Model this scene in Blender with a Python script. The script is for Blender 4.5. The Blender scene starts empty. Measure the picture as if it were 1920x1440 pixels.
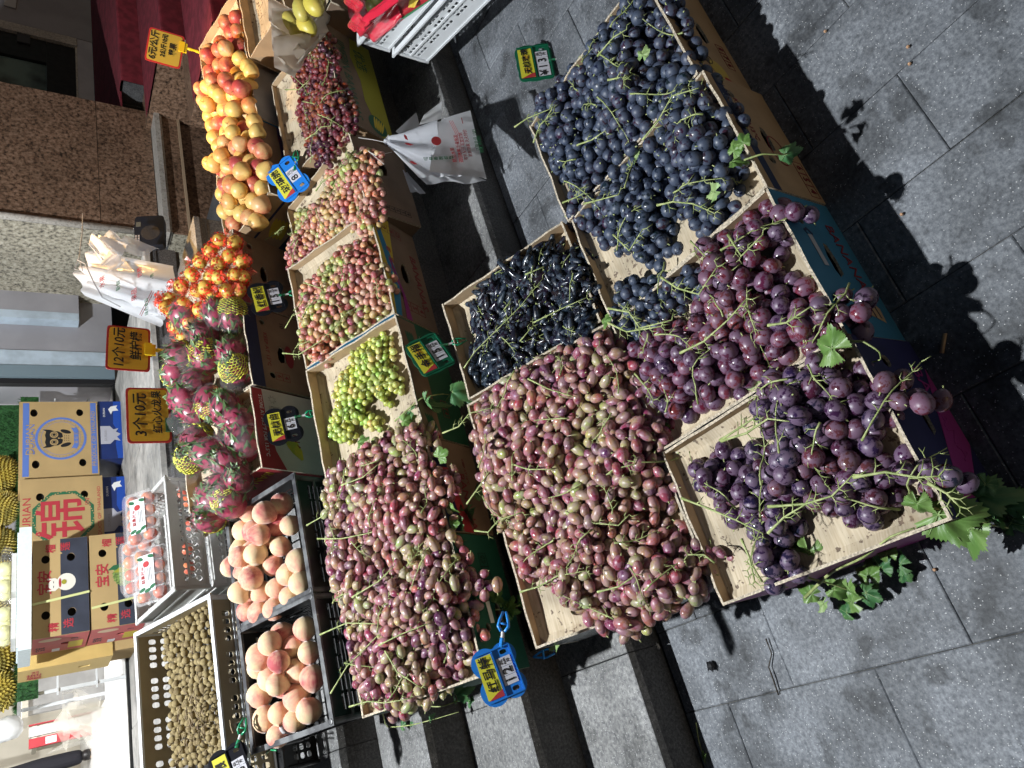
import bpy, bmesh, math, random
import numpy as np
from mathutils import Vector, Matrix, noise as mnoise
from mathutils.geometry import tessellate_polygon
R = math.radians
random.seed(7)
RNG = np.random.default_rng(11)
SC = bpy.context.scene
COL = SC.collection

# ------------------------------------------------------------------ camera
# portrait photograph stored on its side: the camera is rolled 90 degrees and looks down at the steps
FPX, HC = 1331.0, 1.5
def _n(v):
    v = np.array(v, float); return v / np.linalg.norm(v)
_X = _n([76 - 960, -2101 - 720, FPX]); _Z = -_n([2878.5 - 960, 746.8 - 720, FPX])
_X = _n(_X - _Z * (_X @ _Z)); _Y = np.cross(_Z, _X)
M3 = np.array([_X, _Y, _Z])
cam_d = bpy.data.cameras.new('camera'); cam = bpy.data.objects.new('camera', cam_d); COL.objects.link(cam)
mw = Matrix.Identity(4)
for r in range(3):
    mw[r][0], mw[r][1], mw[r][2] = M3[r, 0], -M3[r, 1], -M3[r, 2]
mw[2][3] = HC
cam.matrix_world = mw
cam_d.sensor_width = 36; cam_d.lens = 36 * FPX / 1920; cam_d.clip_start = .05; cam_d.clip_end = 400
SC.camera = cam
# ------------------------------------------------------------------ world, lamps, exposure (a dusk street, lit by the shop's lamps)
w = bpy.data.worlds.new('World'); SC.world = w; w.use_nodes = True
nt = w.node_tree; sk = nt.nodes.new('ShaderNodeTexSky'); sk.sky_type = 'NISHITA'; sk.sun_disc = False
sk.sun_elevation = R(12); sk.sun_rotation = R(200)
nt.links.new(sk.outputs[0], nt.nodes['Background'].inputs[0]); nt.nodes['Background'].inputs[1].default_value = .021
def lamp(name, kind, loc, energy, col, size=.1, aim=None, spot=None, blend=.6):
    d = bpy.data.lights.new(name, kind); d.energy = energy; d.color = col
    if kind in ('POINT', 'SPOT'): d.shadow_soft_size = size
    if kind == 'AREA': d.size = size
    if kind == 'SPOT': d.spot_size = R(spot); d.spot_blend = blend
    o = bpy.data.objects.new(name, d); COL.objects.link(o); o.location = loc
    if aim is not None:
        o.rotation_euler = (Vector(aim) - Vector(loc)).to_track_quat('-Z', 'Y').to_euler()
    return o
LAMP_A = (.30, 2.38, 3.9); LAMP_B = (2.35, 2.95, 3.1); LAMP_C = (1.0, 6.6, 3.1)
lamp('awning_lamp_light', 'POINT', LAMP_A, 960, (.94, .98, 1), .05)
lamp('warm_lamp_light', 'SPOT', LAMP_B, 640, (1, .56, .17), .05, (3.05, 2.70, .72), 46, .85)
lamp('shop_ceiling_light', 'AREA', LAMP_C, 120, (1, .99, .97), .9, (1.0, 6.4, 0))
SC.view_settings.view_transform = 'Standard'; SC.view_settings.look = 'None'
SC.view_settings.exposure = 0; SC.view_settings.gamma = 1; SC.view_settings.use_curve_mapping = False

# ------------------------------------------------------------------ measuring: pixel of the photograph -> point in the place
def _ray(x, y): return M3 @ np.array([x - 960, y - 720, FPX])
def at(x, y, z=None, Y=None, X=None, pl=None):
    r = _ray(x, y)
    if z is not None: t = (z - HC) / r[2]
    elif Y is not None: t = Y / r[1]
    elif X is not None: t = X / r[0]
    else:
        Y0, z0, s = pl; t = (HC - z0 + Y0 * s) / (r[1] * s - r[2])
    return Vector((r[0] * t, r[1] * t, HC + r[2] * t))

# ------------------------------------------------------------------ materials
MATS = {}
def _nd(nt, t, **k):
    n = nt.nodes.new(t)
    for a, v in k.items(): setattr(n, a, v)
    return n
def mat(name, col, rough=.7, var=.0, nscale=8., col2=None, bump=.0, bscale=40., metal=0., spec=.5, trans=0., alpha=1., emit=None, estr=0., coat=0., sss=0., ior=1.45, thr=(.4, .6), det=4., bdist=.002, rvar=0.):
    if name in MATS: return MATS[name]
    m = bpy.data.materials.new(name); m.use_nodes = True; nt = m.node_tree; b = nt.nodes['Principled BSDF']
    L = nt.links.new
    c = (*col, 1)
    b.inputs['Base Color'].default_value = c; b.inputs['Roughness'].default_value = rough
    b.inputs['Metallic'].default_value = metal; b.inputs['Specular IOR Level'].default_value = spec
    b.inputs['Transmission Weight'].default_value = trans; b.inputs['Alpha'].default_value = alpha
    b.inputs['Coat Weight'].default_value = coat; b.inputs['IOR'].default_value = ior
    if sss: b.inputs['Subsurface Weight'].default_value = sss; b.inputs['Subsurface Scale'].default_value = .006
    if emit: b.inputs['Emission Color'].default_value = (*emit, 1); b.inputs['Emission Strength'].default_value = estr
    tc = _nd(nt, 'ShaderNodeTexCoord')
    if var or col2:
        n = _nd(nt, 'ShaderNodeTexNoise'); n.inputs['Scale'].default_value = nscale; n.inputs['Detail'].default_value = det
        L(tc.outputs['Object'], n.inputs['Vector'])
        rp = _nd(nt, 'ShaderNodeValToRGB'); rp.color_ramp.elements[0].position = thr[0]; rp.color_ramp.elements[1].position = thr[1]
        if col2: rp.color_ramp.elements[0].color = c; rp.color_ramp.elements[1].color = (*col2, 1)
        else:
            rp.color_ramp.elements[0].color = (*[max(0, v * (1 - var)) for v in col], 1)
            rp.color_ramp.elements[1].color = (*[min(1, v * (1 + var)) for v in col], 1)
        L(n.outputs[0], rp.inputs[0]); L(rp.outputs[0], b.inputs['Base Color'])
        if rvar:
            mr = _nd(nt, 'ShaderNodeMapRange'); mr.inputs[1].default_value = .35; mr.inputs[2].default_value = .65
            mr.inputs[3].default_value = rough - rvar; mr.inputs[4].default_value = rough + rvar
            L(n.outputs[0], mr.inputs[0]); L(mr.outputs[0], b.inputs['Roughness'])
    if bump:
        n2 = _nd(nt, 'ShaderNodeTexNoise'); n2.inputs['Scale'].default_value = bscale; n2.inputs['Detail'].default_value = 5
        L(tc.outputs['Object'], n2.inputs['Vector'])
        bp = _nd(nt, 'ShaderNodeBump'); bp.inputs['Strength'].default_value = bump; bp.inputs['Distance'].default_value = bdist
        L(n2.outputs[0], bp.inputs['Height']); L(bp.outputs[0], b.inputs['Normal'])
    MATS[name] = m
    return m

def granite(name, base, fleck, dark, sc=55., stain=.5, rough=.75, glint=0., tint=None):
    """speckled stone: crystals, dark mica, soft stains and glints painted as pale flecks"""
    if name in MATS: return MATS[name]
    m = bpy.data.materials.new(name); m.use_nodes = True; nt = m.node_tree; b = nt.nodes['Principled BSDF']; L = nt.links.new
    g = _nd(nt, 'ShaderNodeNewGeometry'); P = g.outputs['Position']
    n1 = _nd(nt, 'ShaderNodeTexNoise'); n1.inputs['Scale'].default_value = sc; n1.inputs['Detail'].default_value = 6; n1.inputs['Roughness'].default_value = .75; L(P, n1.inputs['Vector'])
    r1 = _nd(nt, 'ShaderNodeValToRGB'); e = r1.color_ramp.elements
    e[0].position = .36; e[0].color = (*dark, 1); e[1].position = .64; e[1].color = (*fleck, 1)
    k = e.new(.5); k.color = (*base, 1)
    L(n1.outputs[0], r1.inputs[0])
    n2 = _nd(nt, 'ShaderNodeTexNoise'); n2.inputs['Scale'].default_value = 3.2; n2.inputs['Detail'].default_value = 7; n2.inputs['Roughness'].default_value = .62; L(P, n2.inputs['Vector'])
    r2 = _nd(nt, 'ShaderNodeMapRange'); r2.inputs[1].default_value = .38; r2.inputs[2].default_value = .60; r2.inputs[3].default_value = 1 - stain; r2.inputs[4].default_value = 1.08; L(n2.outputs[0], r2.inputs[0])
    oi = _nd(nt, 'ShaderNodeObjectInfo'); r3 = _nd(nt, 'ShaderNodeMapRange'); r3.inputs[3].default_value = .86; r3.inputs[4].default_value = 1.12; L(oi.outputs['Random'], r3.inputs[0])
    n5 = _nd(nt, 'ShaderNodeTexNoise'); n5.inputs['Scale'].default_value = 9.5; n5.inputs['Detail'].default_value = 5; n5.inputs['Roughness'].default_value = .55; L(P, n5.inputs['Vector'])
    r5 = _nd(nt, 'ShaderNodeMapRange'); r5.inputs[1].default_value = .555; r5.inputs[2].default_value = .64; r5.inputs[3].default_value = 1.; r5.inputs[4].default_value = 1 - stain * .85; L(n5.outputs[0], r5.inputs[0])
    m5 = _nd(nt, 'ShaderNodeMath', operation='MULTIPLY'); L(r2.outputs[0], m5.inputs[0]); L(r5.outputs[0], m5.inputs[1]); r2 = m5
    mm = _nd(nt, 'ShaderNodeMath', operation='MULTIPLY'); L(r2.outputs[0], mm.inputs[0]); L(r3.outputs[0], mm.inputs[1])
    mx = _nd(nt, 'ShaderNodeVectorMath', operation='SCALE'); L(r1.outputs[0], mx.inputs[0]); L(mm.outputs[0], mx.inputs['Scale'])
    out = mx.outputs[0]
    if glint:  # glints go into the base colour as pale flecks
        v = _nd(nt, 'ShaderNodeTexVoronoi'); v.inputs['Scale'].default_value = 330; L(P, v.inputs['Vector'])
        c1 = _nd(nt, 'ShaderNodeSeparateColor'); L(v.outputs['Color'], c1.inputs[0])
        g1 = _nd(nt, 'ShaderNodeMath', operation='GREATER_THAN'); g1.inputs[1].default_value = .95; L(c1.outputs[0], g1.inputs[0])
        g2 = _nd(nt, 'ShaderNodeMath', operation='LESS_THAN'); g2.inputs[1].default_value = .36; L(v.outputs['Distance'], g2.inputs[0])
        g3 = _nd(nt, 'ShaderNodeMath', operation='MULTIPLY'); L(g1.outputs[0], g3.inputs[0]); L(g2.outputs[0], g3.inputs[1])
        mi = _nd(nt, 'ShaderNodeMix', data_type='RGBA'); L(g3.outputs[0], mi.inputs[0]); L(out, mi.inputs[6]); mi.inputs[7].default_value = (glint, glint, glint * 1.02, 1)
        out = mi.outputs[2]
    L(out, b.inputs['Base Color'])
    b.inputs['Roughness'].default_value = rough
    bp = _nd(nt, 'ShaderNodeBump'); bp.inputs['Strength'].default_value = .5; bp.inputs['Distance'].default_value = .0018
    L(n1.outputs[0], bp.inputs['Height']); L(bp.outputs[0], b.inputs['Normal'])
    MATS[name] = m
    return m

def grape_mat(name, bloom, bl=.5, rough=.36, sss=0., spot=.45, coat=.0, streak=False, under=None):
    """skin colour comes from the object colour of each berry; pale bloom with rubbed, darker patches"""
    m = bpy.data.materials.new(name); m.use_nodes = True; nt = m.node_tree; b = nt.nodes['Principled BSDF']; L = nt.links.new
    oi = _nd(nt, 'ShaderNodeObjectInfo'); tc = _nd(nt, 'ShaderNodeTexCoord')
    vm = _nd(nt, 'ShaderNodeVectorMath', operation='ADD'); L(tc.outputs['Object'], vm.inputs[0]); L(oi.outputs['Location'], vm.inputs[1])
    n = _nd(nt, 'ShaderNodeTexNoise'); n.inputs['Scale'].default_value = 75; n.inputs['Detail'].default_value = 3; n.inputs['Roughness'].default_value = .6; L(vm.outputs[0], n.inputs['Vector'])
    rp = _nd(nt, 'ShaderNodeMapRange'); rp.inputs[1].default_value = spot - .03; rp.inputs[2].default_value = spot + .06; rp.inputs[3].default_value = 0; rp.inputs[4].default_value = bl; L(n.outputs[0], rp.inputs[0])
    n3 = _nd(nt, 'ShaderNodeTexNoise'); n3.inputs['Scale'].default_value = 28; L(vm.outputs[0], n3.inputs['Vector'])
    base = oi.outputs['Color']
    if under:
        r4 = _nd(nt, 'ShaderNodeMapRange'); r4.inputs[1].default_value = .42; r4.inputs[2].default_value = .66; r4.inputs[3].default_value = 0; r4.inputs[4].default_value = .8; L(n3.outputs[0], r4.inputs[0])
        mu = _nd(nt, 'ShaderNodeMix', data_type='RGBA'); L(r4.outputs[0], mu.inputs[0]); L(base, mu.inputs[6]); mu.inputs[7].default_value = (*under, 1); base = mu.outputs[2]
    mi = _nd(nt, 'ShaderNodeMix', data_type='RGBA'); L(rp.outputs[0], mi.inputs[0]); L(base, mi.inputs[6]); mi.inputs[7].default_value = (*bloom, 1)
    L(mi.outputs[2], b.inputs['Base Color'])
    r5 = _nd(nt, 'ShaderNodeMapRange'); r5.inputs[1].default_value = 0; r5.inputs[2].default_value = max(bl, .01); r5.inputs[3].default_value = rough - .1; r5.inputs[4].default_value = rough + .14; L(rp.outputs[0], r5.inputs[0])
    L(r5.outputs[0], b.inputs['Roughness'])
    if sss:
        b.inputs['Subsurface Weight'].default_value = sss; b.inputs['Subsurface Scale'].default_value = .006; b.inputs['Subsurface Radius'].default_value = (1, .8, .4)
    b.inputs['Coat Weight'].default_value = coat; b.inputs['Coat Roughness'].default_value = .15
    MATS[name] = m
    return m

def fruit_mat(name, a, b_, c, sc=6., rough=.5, fuzz=0., pos=(.38, .5, .62), speck=None, sss=0., grad=True):
    """three-tone fruit skin, offset per fruit"""
    m = bpy.data.materials.new(name); m.use_nodes = True; nt = m.node_tree; b = nt.nodes['Principled BSDF']; L = nt.links.new
    oi = _nd(nt, 'ShaderNodeObjectInfo'); tc = _nd(nt, 'ShaderNodeTexCoord')
    sv = _nd(nt, 'ShaderNodeVectorMath', operation='SCALE'); L(oi.outputs['Location'], sv.inputs[0]); sv.inputs['Scale'].default_value = 9
    vm = _nd(nt, 'ShaderNodeVectorMath', operation='ADD'); L(tc.outputs['Object'], vm.inputs[0]); L(sv.outputs[0], vm.inputs[1])
    n = _nd(nt, 'ShaderNodeTexNoise'); n.inputs['Scale'].default_value = sc; n.inputs['Detail'].default_value = 3; L(vm.outputs[0], n.inputs['Vector'])
    mp = _nd(nt, 'ShaderNodeMapping'); mp.inputs['Scale'].default_value = (60, 60, 6); L(vm.outputs[0], mp.inputs[0])
    n2 = _nd(nt, 'ShaderNodeTexNoise'); n2.inputs['Scale'].default_value = 2.2; n2.inputs['Detail'].default_value = 4; L(mp.outputs[0], n2.inputs['Vector'])
    ad = _nd(nt, 'ShaderNodeMath', operation='MULTIPLY_ADD'); L(n2.outputs[0], ad.inputs[0]); ad.inputs[1].default_value = .22; L(n.outputs[0], ad.inputs[2])
    sb = _nd(nt, 'ShaderNodeMath', operation='SUBTRACT'); L(ad.outputs[0], sb.inputs[0]); sb.inputs[1].default_value = .11
    rp = _nd(nt, 'ShaderNodeValToRGB'); e = rp.color_ramp.elements; e[0].position = pos[0]; e[0].color = (*a, 1); e[1].position = pos[2]; e[1].color = (*c, 1); k = e.new(pos[1]); k.color = (*b_, 1)
    L(sb.outputs[0], rp.inputs[0]); out = rp.outputs[0]
    if speck:
        v = _nd(nt, 'ShaderNodeTexVoronoi'); v.inputs['Scale'].default_value = speck[1]; L(vm.outputs[0], v.inputs['Vector'])
        g2 = _nd(nt, 'ShaderNodeMath', operation='LESS_THAN'); g2.inputs[1].default_value = speck[2]; L(v.outputs['Distance'], g2.inputs[0])
        mi = _nd(nt, 'ShaderNodeMix', data_type='RGBA'); L(g2.outputs[0], mi.inputs[0]); L(out, mi.inputs[6]); mi.inputs[7].default_value = (*speck[0], 1); out = mi.outputs[2]
    L(out, b.inputs['Base Color']); b.inputs['Roughness'].default_value = rough
    if fuzz: b.inputs['Sheen Weight'].default_value = fuzz; b.inputs['Sheen Roughness'].default_value = .4
    if sss: b.inputs['Subsurface Weight'].default_value = sss; b.inputs['Subsurface Scale'].default_value = .01
    MATS[name] = m
    return m

# ------------------------------------------------------------------ mesh building
def me(name, v, f, m, smooth=False, mi=None):
    d = bpy.data.meshes.new(name); d.from_pydata([tuple(p) for p in v], [], f)
    for x in (m if isinstance(m, (list, tuple)) else [m]): d.materials.append(x)
    if smooth: d.polygons.foreach_set('use_smooth', [True] * len(d.polygons))
    if mi is not None: d.polygons.foreach_set('material_index', mi)
    d.update()
    return d
def ob(name, data, parent=None, loc=None, rot=None, scale=None):
    o = bpy.data.objects.new(name, data); COL.objects.link(o)
    if parent is not None: o.parent = parent
    if loc is not None: o.location = loc
    if rot is not None: o.rotation_euler = rot
    if scale is not None: o.scale = scale if hasattr(scale, '__len__') else (scale,) * 3
    return o
def tag(o, label=None, cat=None, group=None, kind=None):
    if label: o['label'] = label
    if cat: o['category'] = cat
    if group: o['group'] = group
    if kind: o['kind'] = kind
    return o
def thing(name, label, cat, loc=(0, 0, 0), rot=(0, 0, 0), group=None, mtx=None):
    o = ob(name, None, None, loc, rot); o.empty_display_size = .02
    if mtx is not None: o.matrix_world = mtx
    return tag(o, label, cat, group)
class MB:
    def __init__(s): s.v = []; s.f = []; s.mi = []
    def add(s, v, f, k=0):
        n = len(s.v); s.v += [Vector(p) for p in v]; s.f += [tuple(i + n for i in q) for q in f]; s.mi += [k] * len(f); return s
    def box(s, c, d, k=0, rot=None, jit=0.):
        hx, hy, hz = d[0] / 2, d[1] / 2, d[2] / 2
        p = [Vector((x * hx, y * hy, z * hz)) for x in (-1, 1) for y in (-1, 1) for z in (-1, 1)]
        if rot is not None: p = [rot @ q for q in p]
        p = [q + Vector(c) for q in p]
        return s.add(p, [(0, 1, 3, 2), (4, 6, 7, 5), (0, 4, 5, 1), (2, 3, 7, 6), (0, 2, 6, 4), (1, 5, 7, 3)], k)
    def bx(s, x0, x1, y0, y1, z0, z1, k=0):
        return s.box(((x0 + x1) / 2, (y0 + y1) / 2, (z0 + z1) / 2), (x1 - x0, y1 - y0, z1 - z0), k)
    def tube(s, pts, r, n=6, k=0, cap=True):
        pts = [Vector(p) for p in pts]; rr = r if hasattr(r, '__len__') else [r] * len(pts); v = []; up = Vector((0, 0, 1))
        for i, p in enumerate(pts):
            t = (pts[min(i + 1, len(pts) - 1)] - pts[max(i - 1, 0)])
            if t.length < 1e-9: t = Vector((0, 0, 1))
            t.normalize(); a = t.cross(up if abs(t.z) < .95 else Vector((1, 0, 0))).normalized(); b = t.cross(a)
            v += [p + (a * math.cos(2 * math.pi * j / n) + b * math.sin(2 * math.pi * j / n)) * rr[i] for j in range(n)]
        f = [(i * n + j, i * n + (j + 1) % n, (i + 1) * n + (j + 1) % n, (i + 1) * n + j) for i in range(len(pts) - 1) for j in range(n)]
        if cap: f += [tuple(range(n - 1, -1, -1)), tuple((len(pts) - 1) * n + j for j in range(n))]
        return s.add(v, f, k)
    def lathe(s, prof, n=16, c=(0, 0, 0), k=0, wob=None):
        v = []; c = Vector(c)
        for i, (r, z) in enumerate(prof):
            for j in range(n):
                a = 2 * math.pi * j / n; q = r * (wob(a, z) if wob else 1)
                v.append(c + Vector((q * math.cos(a), q * math.sin(a), z)))
        f = [(i * n + j, i * n + (j + 1) % n, (i + 1) * n + (j + 1) % n, (i + 1) * n + j) for i in range(len(prof) - 1) for j in range(n)]
        f += [tuple(range(n - 1, -1, -1)), tuple((len(prof) - 1) * n + j for j in range(n))]
        return s.add(v, f, k)
    def prism(s, outer, holes=(), h=.004, k=0, ks=None, M=None):
        """polygon (x,y) with holes, from z=-h to z=0, mapped by M"""
        loops = [[Vector((p[0], p[1], 0)) for p in outer]] + [[Vector((p[0], p[1], 0)) for p in q] for q in holes]
        tri = tessellate_polygon(loops); flat = [p for l in loops for p in l]; n = len(flat)
        v = flat + [p - Vector((0, 0, h)) for p in flat]
        if M is not None: v = [M @ p for p in v]
        f = []
        for t in tri:
            a, b, c = [flat[i] for i in t]
            if (b - a).cross(c - a).z < 0: t = (t[0], t[2], t[1])
            f.append(tuple(t)); f.append((t[2] + n, t[1] + n, t[0] + n))
        s.add(v, f, k); base = len(s.v) - len(v); o = 0; g = []
        for l in loops:
            m_ = len(l)
            for i in range(m_): g.append((base + o + i, base + o + (i + 1) % m_, base + n + o + (i + 1) % m_, base + n + o + i))
            o += m_
        s.f += g; s.mi += [k if ks is None else ks] * len(g)
        return s
    def mesh(s, name, m, smooth=False): return me(name, s.v, s.f, m, smooth, s.mi)
    def build(s, name, m, parent=None, smooth=False, **kw): return ob(name, s.mesh(name, m, smooth), parent, **kw)
def blob(cx, cy, rx, ry, n=14, sq=2.):
    return [(cx + rx * math.copysign(abs(math.cos(2 * math.pi * i / n)) ** (2 / sq), math.cos(2 * math.pi * i / n)), cy + ry * math.copysign(abs(math.sin(2 * math.pi * i / n)) ** (2 / sq), math.sin(2 * math.pi * i / n))) for i in range(n)]
def frame(o, x, z):
    """matrix with local x along x and local z along z (orthogonalised)"""
    x = Vector(x).normalized(); z = Vector(z); z = (z - x * z.dot(x)).normalized(); y = z.cross(x)
    m = Matrix((x, y, z)).transposed().to_4x4(); m.translation = Vector(o)
    return m
_txt = {}
def text_mesh(s, size, m, bold=0., shear=0., sx=1., align='CENTER'):
    key = (s, size, m.name, bold, shear, sx, align)
    if key in _txt: return _txt[key]
    c = bpy.data.curves.new('t', 'FONT'); c.body = s; c.size = size; c.align_x = align; c.align_y = 'CENTER'; c.offset = bold; c.shear = shear; c.resolution_u = 2; c.extrude = .0003
    o = bpy.data.objects.new('t', c); d = bpy.data.meshes.new_from_object(o); d.name = 'lettering'
    d.materials.clear(); d.materials.append(m)
    if sx != 1.: d.transform(Matrix.Diagonal((sx, 1, 1, 1)))
    bpy.data.objects.remove(o); bpy.data.curves.remove(c)
    _txt[key] = d
    return d
def text(s, size, m, parent, M, name='lettering', **k):
    """M maps the sheet's (x right, y up, z out) into the parent's space"""
    o = ob(name, text_mesh(s, size, m, **k), parent); o.matrix_local = M
    return o
def sheetM(origin, x, up):
    x = Vector(x).normalized(); up = Vector(up); up = (up - x * up.dot(x)).normalized(); z = x.cross(up)
    m = Matrix((x, up, z)).transposed().to_4x4(); m.translation = Vector(origin)
    return m
# ------------------------------------------------------------------ palette
CARD = mat('cardboard', (.40, .27, .155), .85, var=.10, nscale=9, bump=.15, bscale=160)
CARD2 = mat('cardboard_inside', (.50, .36, .22), .85, col2=(.40, .29, .18), nscale=14, bump=.2, bscale=120)
EDGE = mat('corrugated_edge', (.50, .43, .33), .9, var=.3, nscale=190, bump=.8, bscale=420)
CDARK = mat('brown_box_board', (.21, .145, .10), .85, var=.12, nscale=7)
BLACKP = mat('black_plastic', (.012, .013, .014), .38, var=.3, nscale=20, spec=.5)
INK = mat('black_ink', (.010, .010, .012), .6)
REDINK = mat('red_ink', (.42, .035, .04), .6)
DRED = mat('dark_red_ink', (.22, .02, .03), .6)
GREENINK = mat('green_ink', (.02, .12, .05), .6)
WHITEINK = mat('white_ink', (.75, .75, .75), .6)
STEM = mat('stem_green', (.40, .45, .19), .55, col2=(.24, .30, .10), nscale=60)
STEMD = mat('stem_dry', (.30, .22, .09), .7, col2=(.45, .40, .16), nscale=50)
PAVE = granite('paving_granite', (.165, .178, .20), (.26, .275, .295), (.09, .098, .112), 95, .58, .66, .55)
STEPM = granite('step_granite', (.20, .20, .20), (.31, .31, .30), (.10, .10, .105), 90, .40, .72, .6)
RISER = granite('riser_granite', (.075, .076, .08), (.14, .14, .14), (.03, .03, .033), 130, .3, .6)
LAND = granite('landing_stone', (.36, .345, .32), (.44, .42, .40), (.26, .26, .26), 14, .35, .7)
BROWNG = granite('brown_granite', (.21, .125, .08), (.36, .24, .17), (.012, .009, .008), 48, .15, .35)
LITG = granite('lit_side_granite', (.33, .30, .23), (.50, .47, .39), (.03, .028, .025), 42, .12, .4)  # paler for left faces: the shop light they catch is in the colour
TRIMG = granite('trim_stone', (.50, .47, .43), (.58, .55, .50), (.28, .25, .22), 60, .2, .45)

# ------------------------------------------------------------------ setting: ground, paving slabs, steps
STEPS = [(1.585, 0, .137), (1.90, .137, .303), (2.25, .303, .455), (2.615, .455, .603), (3.05, .603, .765), (3.53, .765, .93)]
XL, XR = -2.2, 3.62
o = ob('ground', me('ground', [(-150, -150, -.06), (150, -150, -.06), (150, 150, -.06), (-150, 150, -.06)], [(0, 1, 2, 3)], mat('asphalt', (.05, .05, .052), .9, var=.2, nscale=3)))
tag(o, kind='structure')
pav = ob('pavement', MB().bx(-3.2, 6.8, -3.2, 1.584, -.055, -.005).mesh('pavement', mat('joint_dirt', (.075, .072, .065), .95, var=.4, nscale=30))); tag(pav, kind='structure')
def slab(x0, x1, y0, y1, z1, th, m, parent, name='paving_slab', gap=.0009, ch=.0026):
    x0 += gap; x1 -= gap; y0 += gap; y1 -= gap; dz = random.uniform(-.0016, .0016); z1 += dz
    a = [(x0, y0), (x1, y0), (x1, y1), (x0, y1)]; b = [(x0 + ch, y0 + ch), (x1 - ch, y0 + ch), (x1 - ch, y1 - ch), (x0 + ch, y1 - ch)]
    v = [(p[0], p[1], z1 - th) for p in a] + [(p[0], p[1], z1 - ch * .7) for p in a] + [(p[0], p[1], z1) for p in b]
    f = [(0, 3, 2, 1), (8, 9, 10, 11)] + [(i, (i + 1) % 4, 4 + (i + 1) % 4, 4 + i) for i in range(4)] + [(4 + i, 4 + (i + 1) % 4, 8 + (i + 1) % 4, 8 + i) for i in range(4)]
    return ob(name, me(name, v, f, m), parent)
GX, GY = .2143, .434
for i in range(-9, 26):
    x0 = -.116 + GX * i; yb = (.986 if i % 2 else 1.203) - GY * 7
    for k in range(0, 10):
        y0, y1 = yb + GY * (k - 1), yb + GY * k
        y1 = min(y1, 1.583)
        if y1 - y0 < .03 or y1 < -1.9 or x0 < -1.7 and y1 < .4: continue
        if x0 > 3.3 and y1 < -.6: continue
        slab(x0, x0 + GX, max(y0, -1.9), y1, 0, .03, PAVE, pav)
stairs = ob('stairs', MB().bx(XL, 2.73, 1.60, 5.1, -.05, .10).mesh('stairs', RISER)); tag(stairs, kind='structure')
for n, (y, z0, z1) in enumerate(STEPS):
    XR = (3.62, 3.62, 3.62, 2.85, 2.74, 2.90)[n]
    y2 = STEPS[n + 1][0] if n + 1 < len(STEPS) else 5.12
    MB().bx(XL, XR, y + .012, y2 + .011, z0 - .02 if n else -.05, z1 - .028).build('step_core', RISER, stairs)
    last = n == len(STEPS) - 1
    xs = XL; k = 0
    if n == 2: MB().bx(2.86, 3.66, 2.64, 5.1, -.05, .43).build('step_core', RISER, stairs)
    while xs < XR - .01:
        wd = min((1.21 if last else 1.05) + .17 * ((n * 7 + k) % 3), XR - xs)
        if XR - xs - wd < .3: wd = XR - xs
        slab(xs, xs + wd, y - .012, y2 + (.0 if last else .008), z1, .0275, LAND if last else STEPM, stairs, 'tread_stone', .0015, .003)
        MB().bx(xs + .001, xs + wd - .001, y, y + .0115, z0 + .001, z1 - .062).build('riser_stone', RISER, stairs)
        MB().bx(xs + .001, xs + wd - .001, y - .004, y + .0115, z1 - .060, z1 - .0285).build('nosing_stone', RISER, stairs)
        xs += wd; k += 1
# scuffs of litter on the ground
def litter(name, label, cat, pts, m, r=.003, z=.004):
    p = [at(x, y, z=z) for x, y in pts]; b = MB()
    b.tube([q + Vector((0, 0, random.uniform(0, .004))) for q in p], [r * random.uniform(.6, 1.3) for _ in p], 5)
    return tag(b.build(name, m, None, True), label, cat)
litter('dry_twig', 'thin dry brown twig lying across a paving joint below the stand', 'twig', [(1437, 1197), (1447, 1225), (1443, 1250), (1452, 1275), (1460, 1303)], mat('twig_brown', (.05, .04, .03), .9), .0016)
litter('cigarette_butt', 'tan cigarette butt in the shadow of the front boxes', 'litter', [(1766, 662), (1773, 625)], mat('butt_tan', (.42, .28, .16), .9), .0045, .006)
for (x, y, l) in [(1703, 88, 'pale crumb beside the joint at the top right of the paving'), (1706, 120, 'pale crumb on the joint of two slabs, below another crumb'), (1691, 402, 'reddish crumb at the edge of the long box shadow'), (1548, 59, 'yellow crumb at the joint near the top of the paving'), (1753, 1068, 'orange crumb on the joint left of the vine leaves')]:
    p = at(x, y, z=.003); tag(MB().lathe([(.001, 0), (.004, .001), (.003, .004), (.0005, .005)], 6, p).build('crumb', mat('crumb_tan', (.5, .3, .18), .9)), l, 'litter')
for (x, y, s, l) in [(1335, 1248, .016, 'small black scrap of dead leaf on the paving beside the steps'), (1233, 1213, .017, 'crumpled white scrap in the gutter at the foot of the steps')]:
    p = at(x, y, z=.004); b = MB(); n = 9
    for i in range(3):
        q = [p + Vector((s * random.uniform(-1, 1), s * random.uniform(-1, 1), s * random.uniform(.05, .8))) for _ in range(4)]
        b.add(q, [(0, 1, 2, 3), (3, 2, 1, 0)])
    b.lathe([(.2 * s, 0), (s * .8, s * .2), (s * .5, s * .7), (.1 * s, s * .9)], 7, p)
    tag(b.build('scrap', WHITEINK if 'white' in l else INK), l, 'litter')

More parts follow.
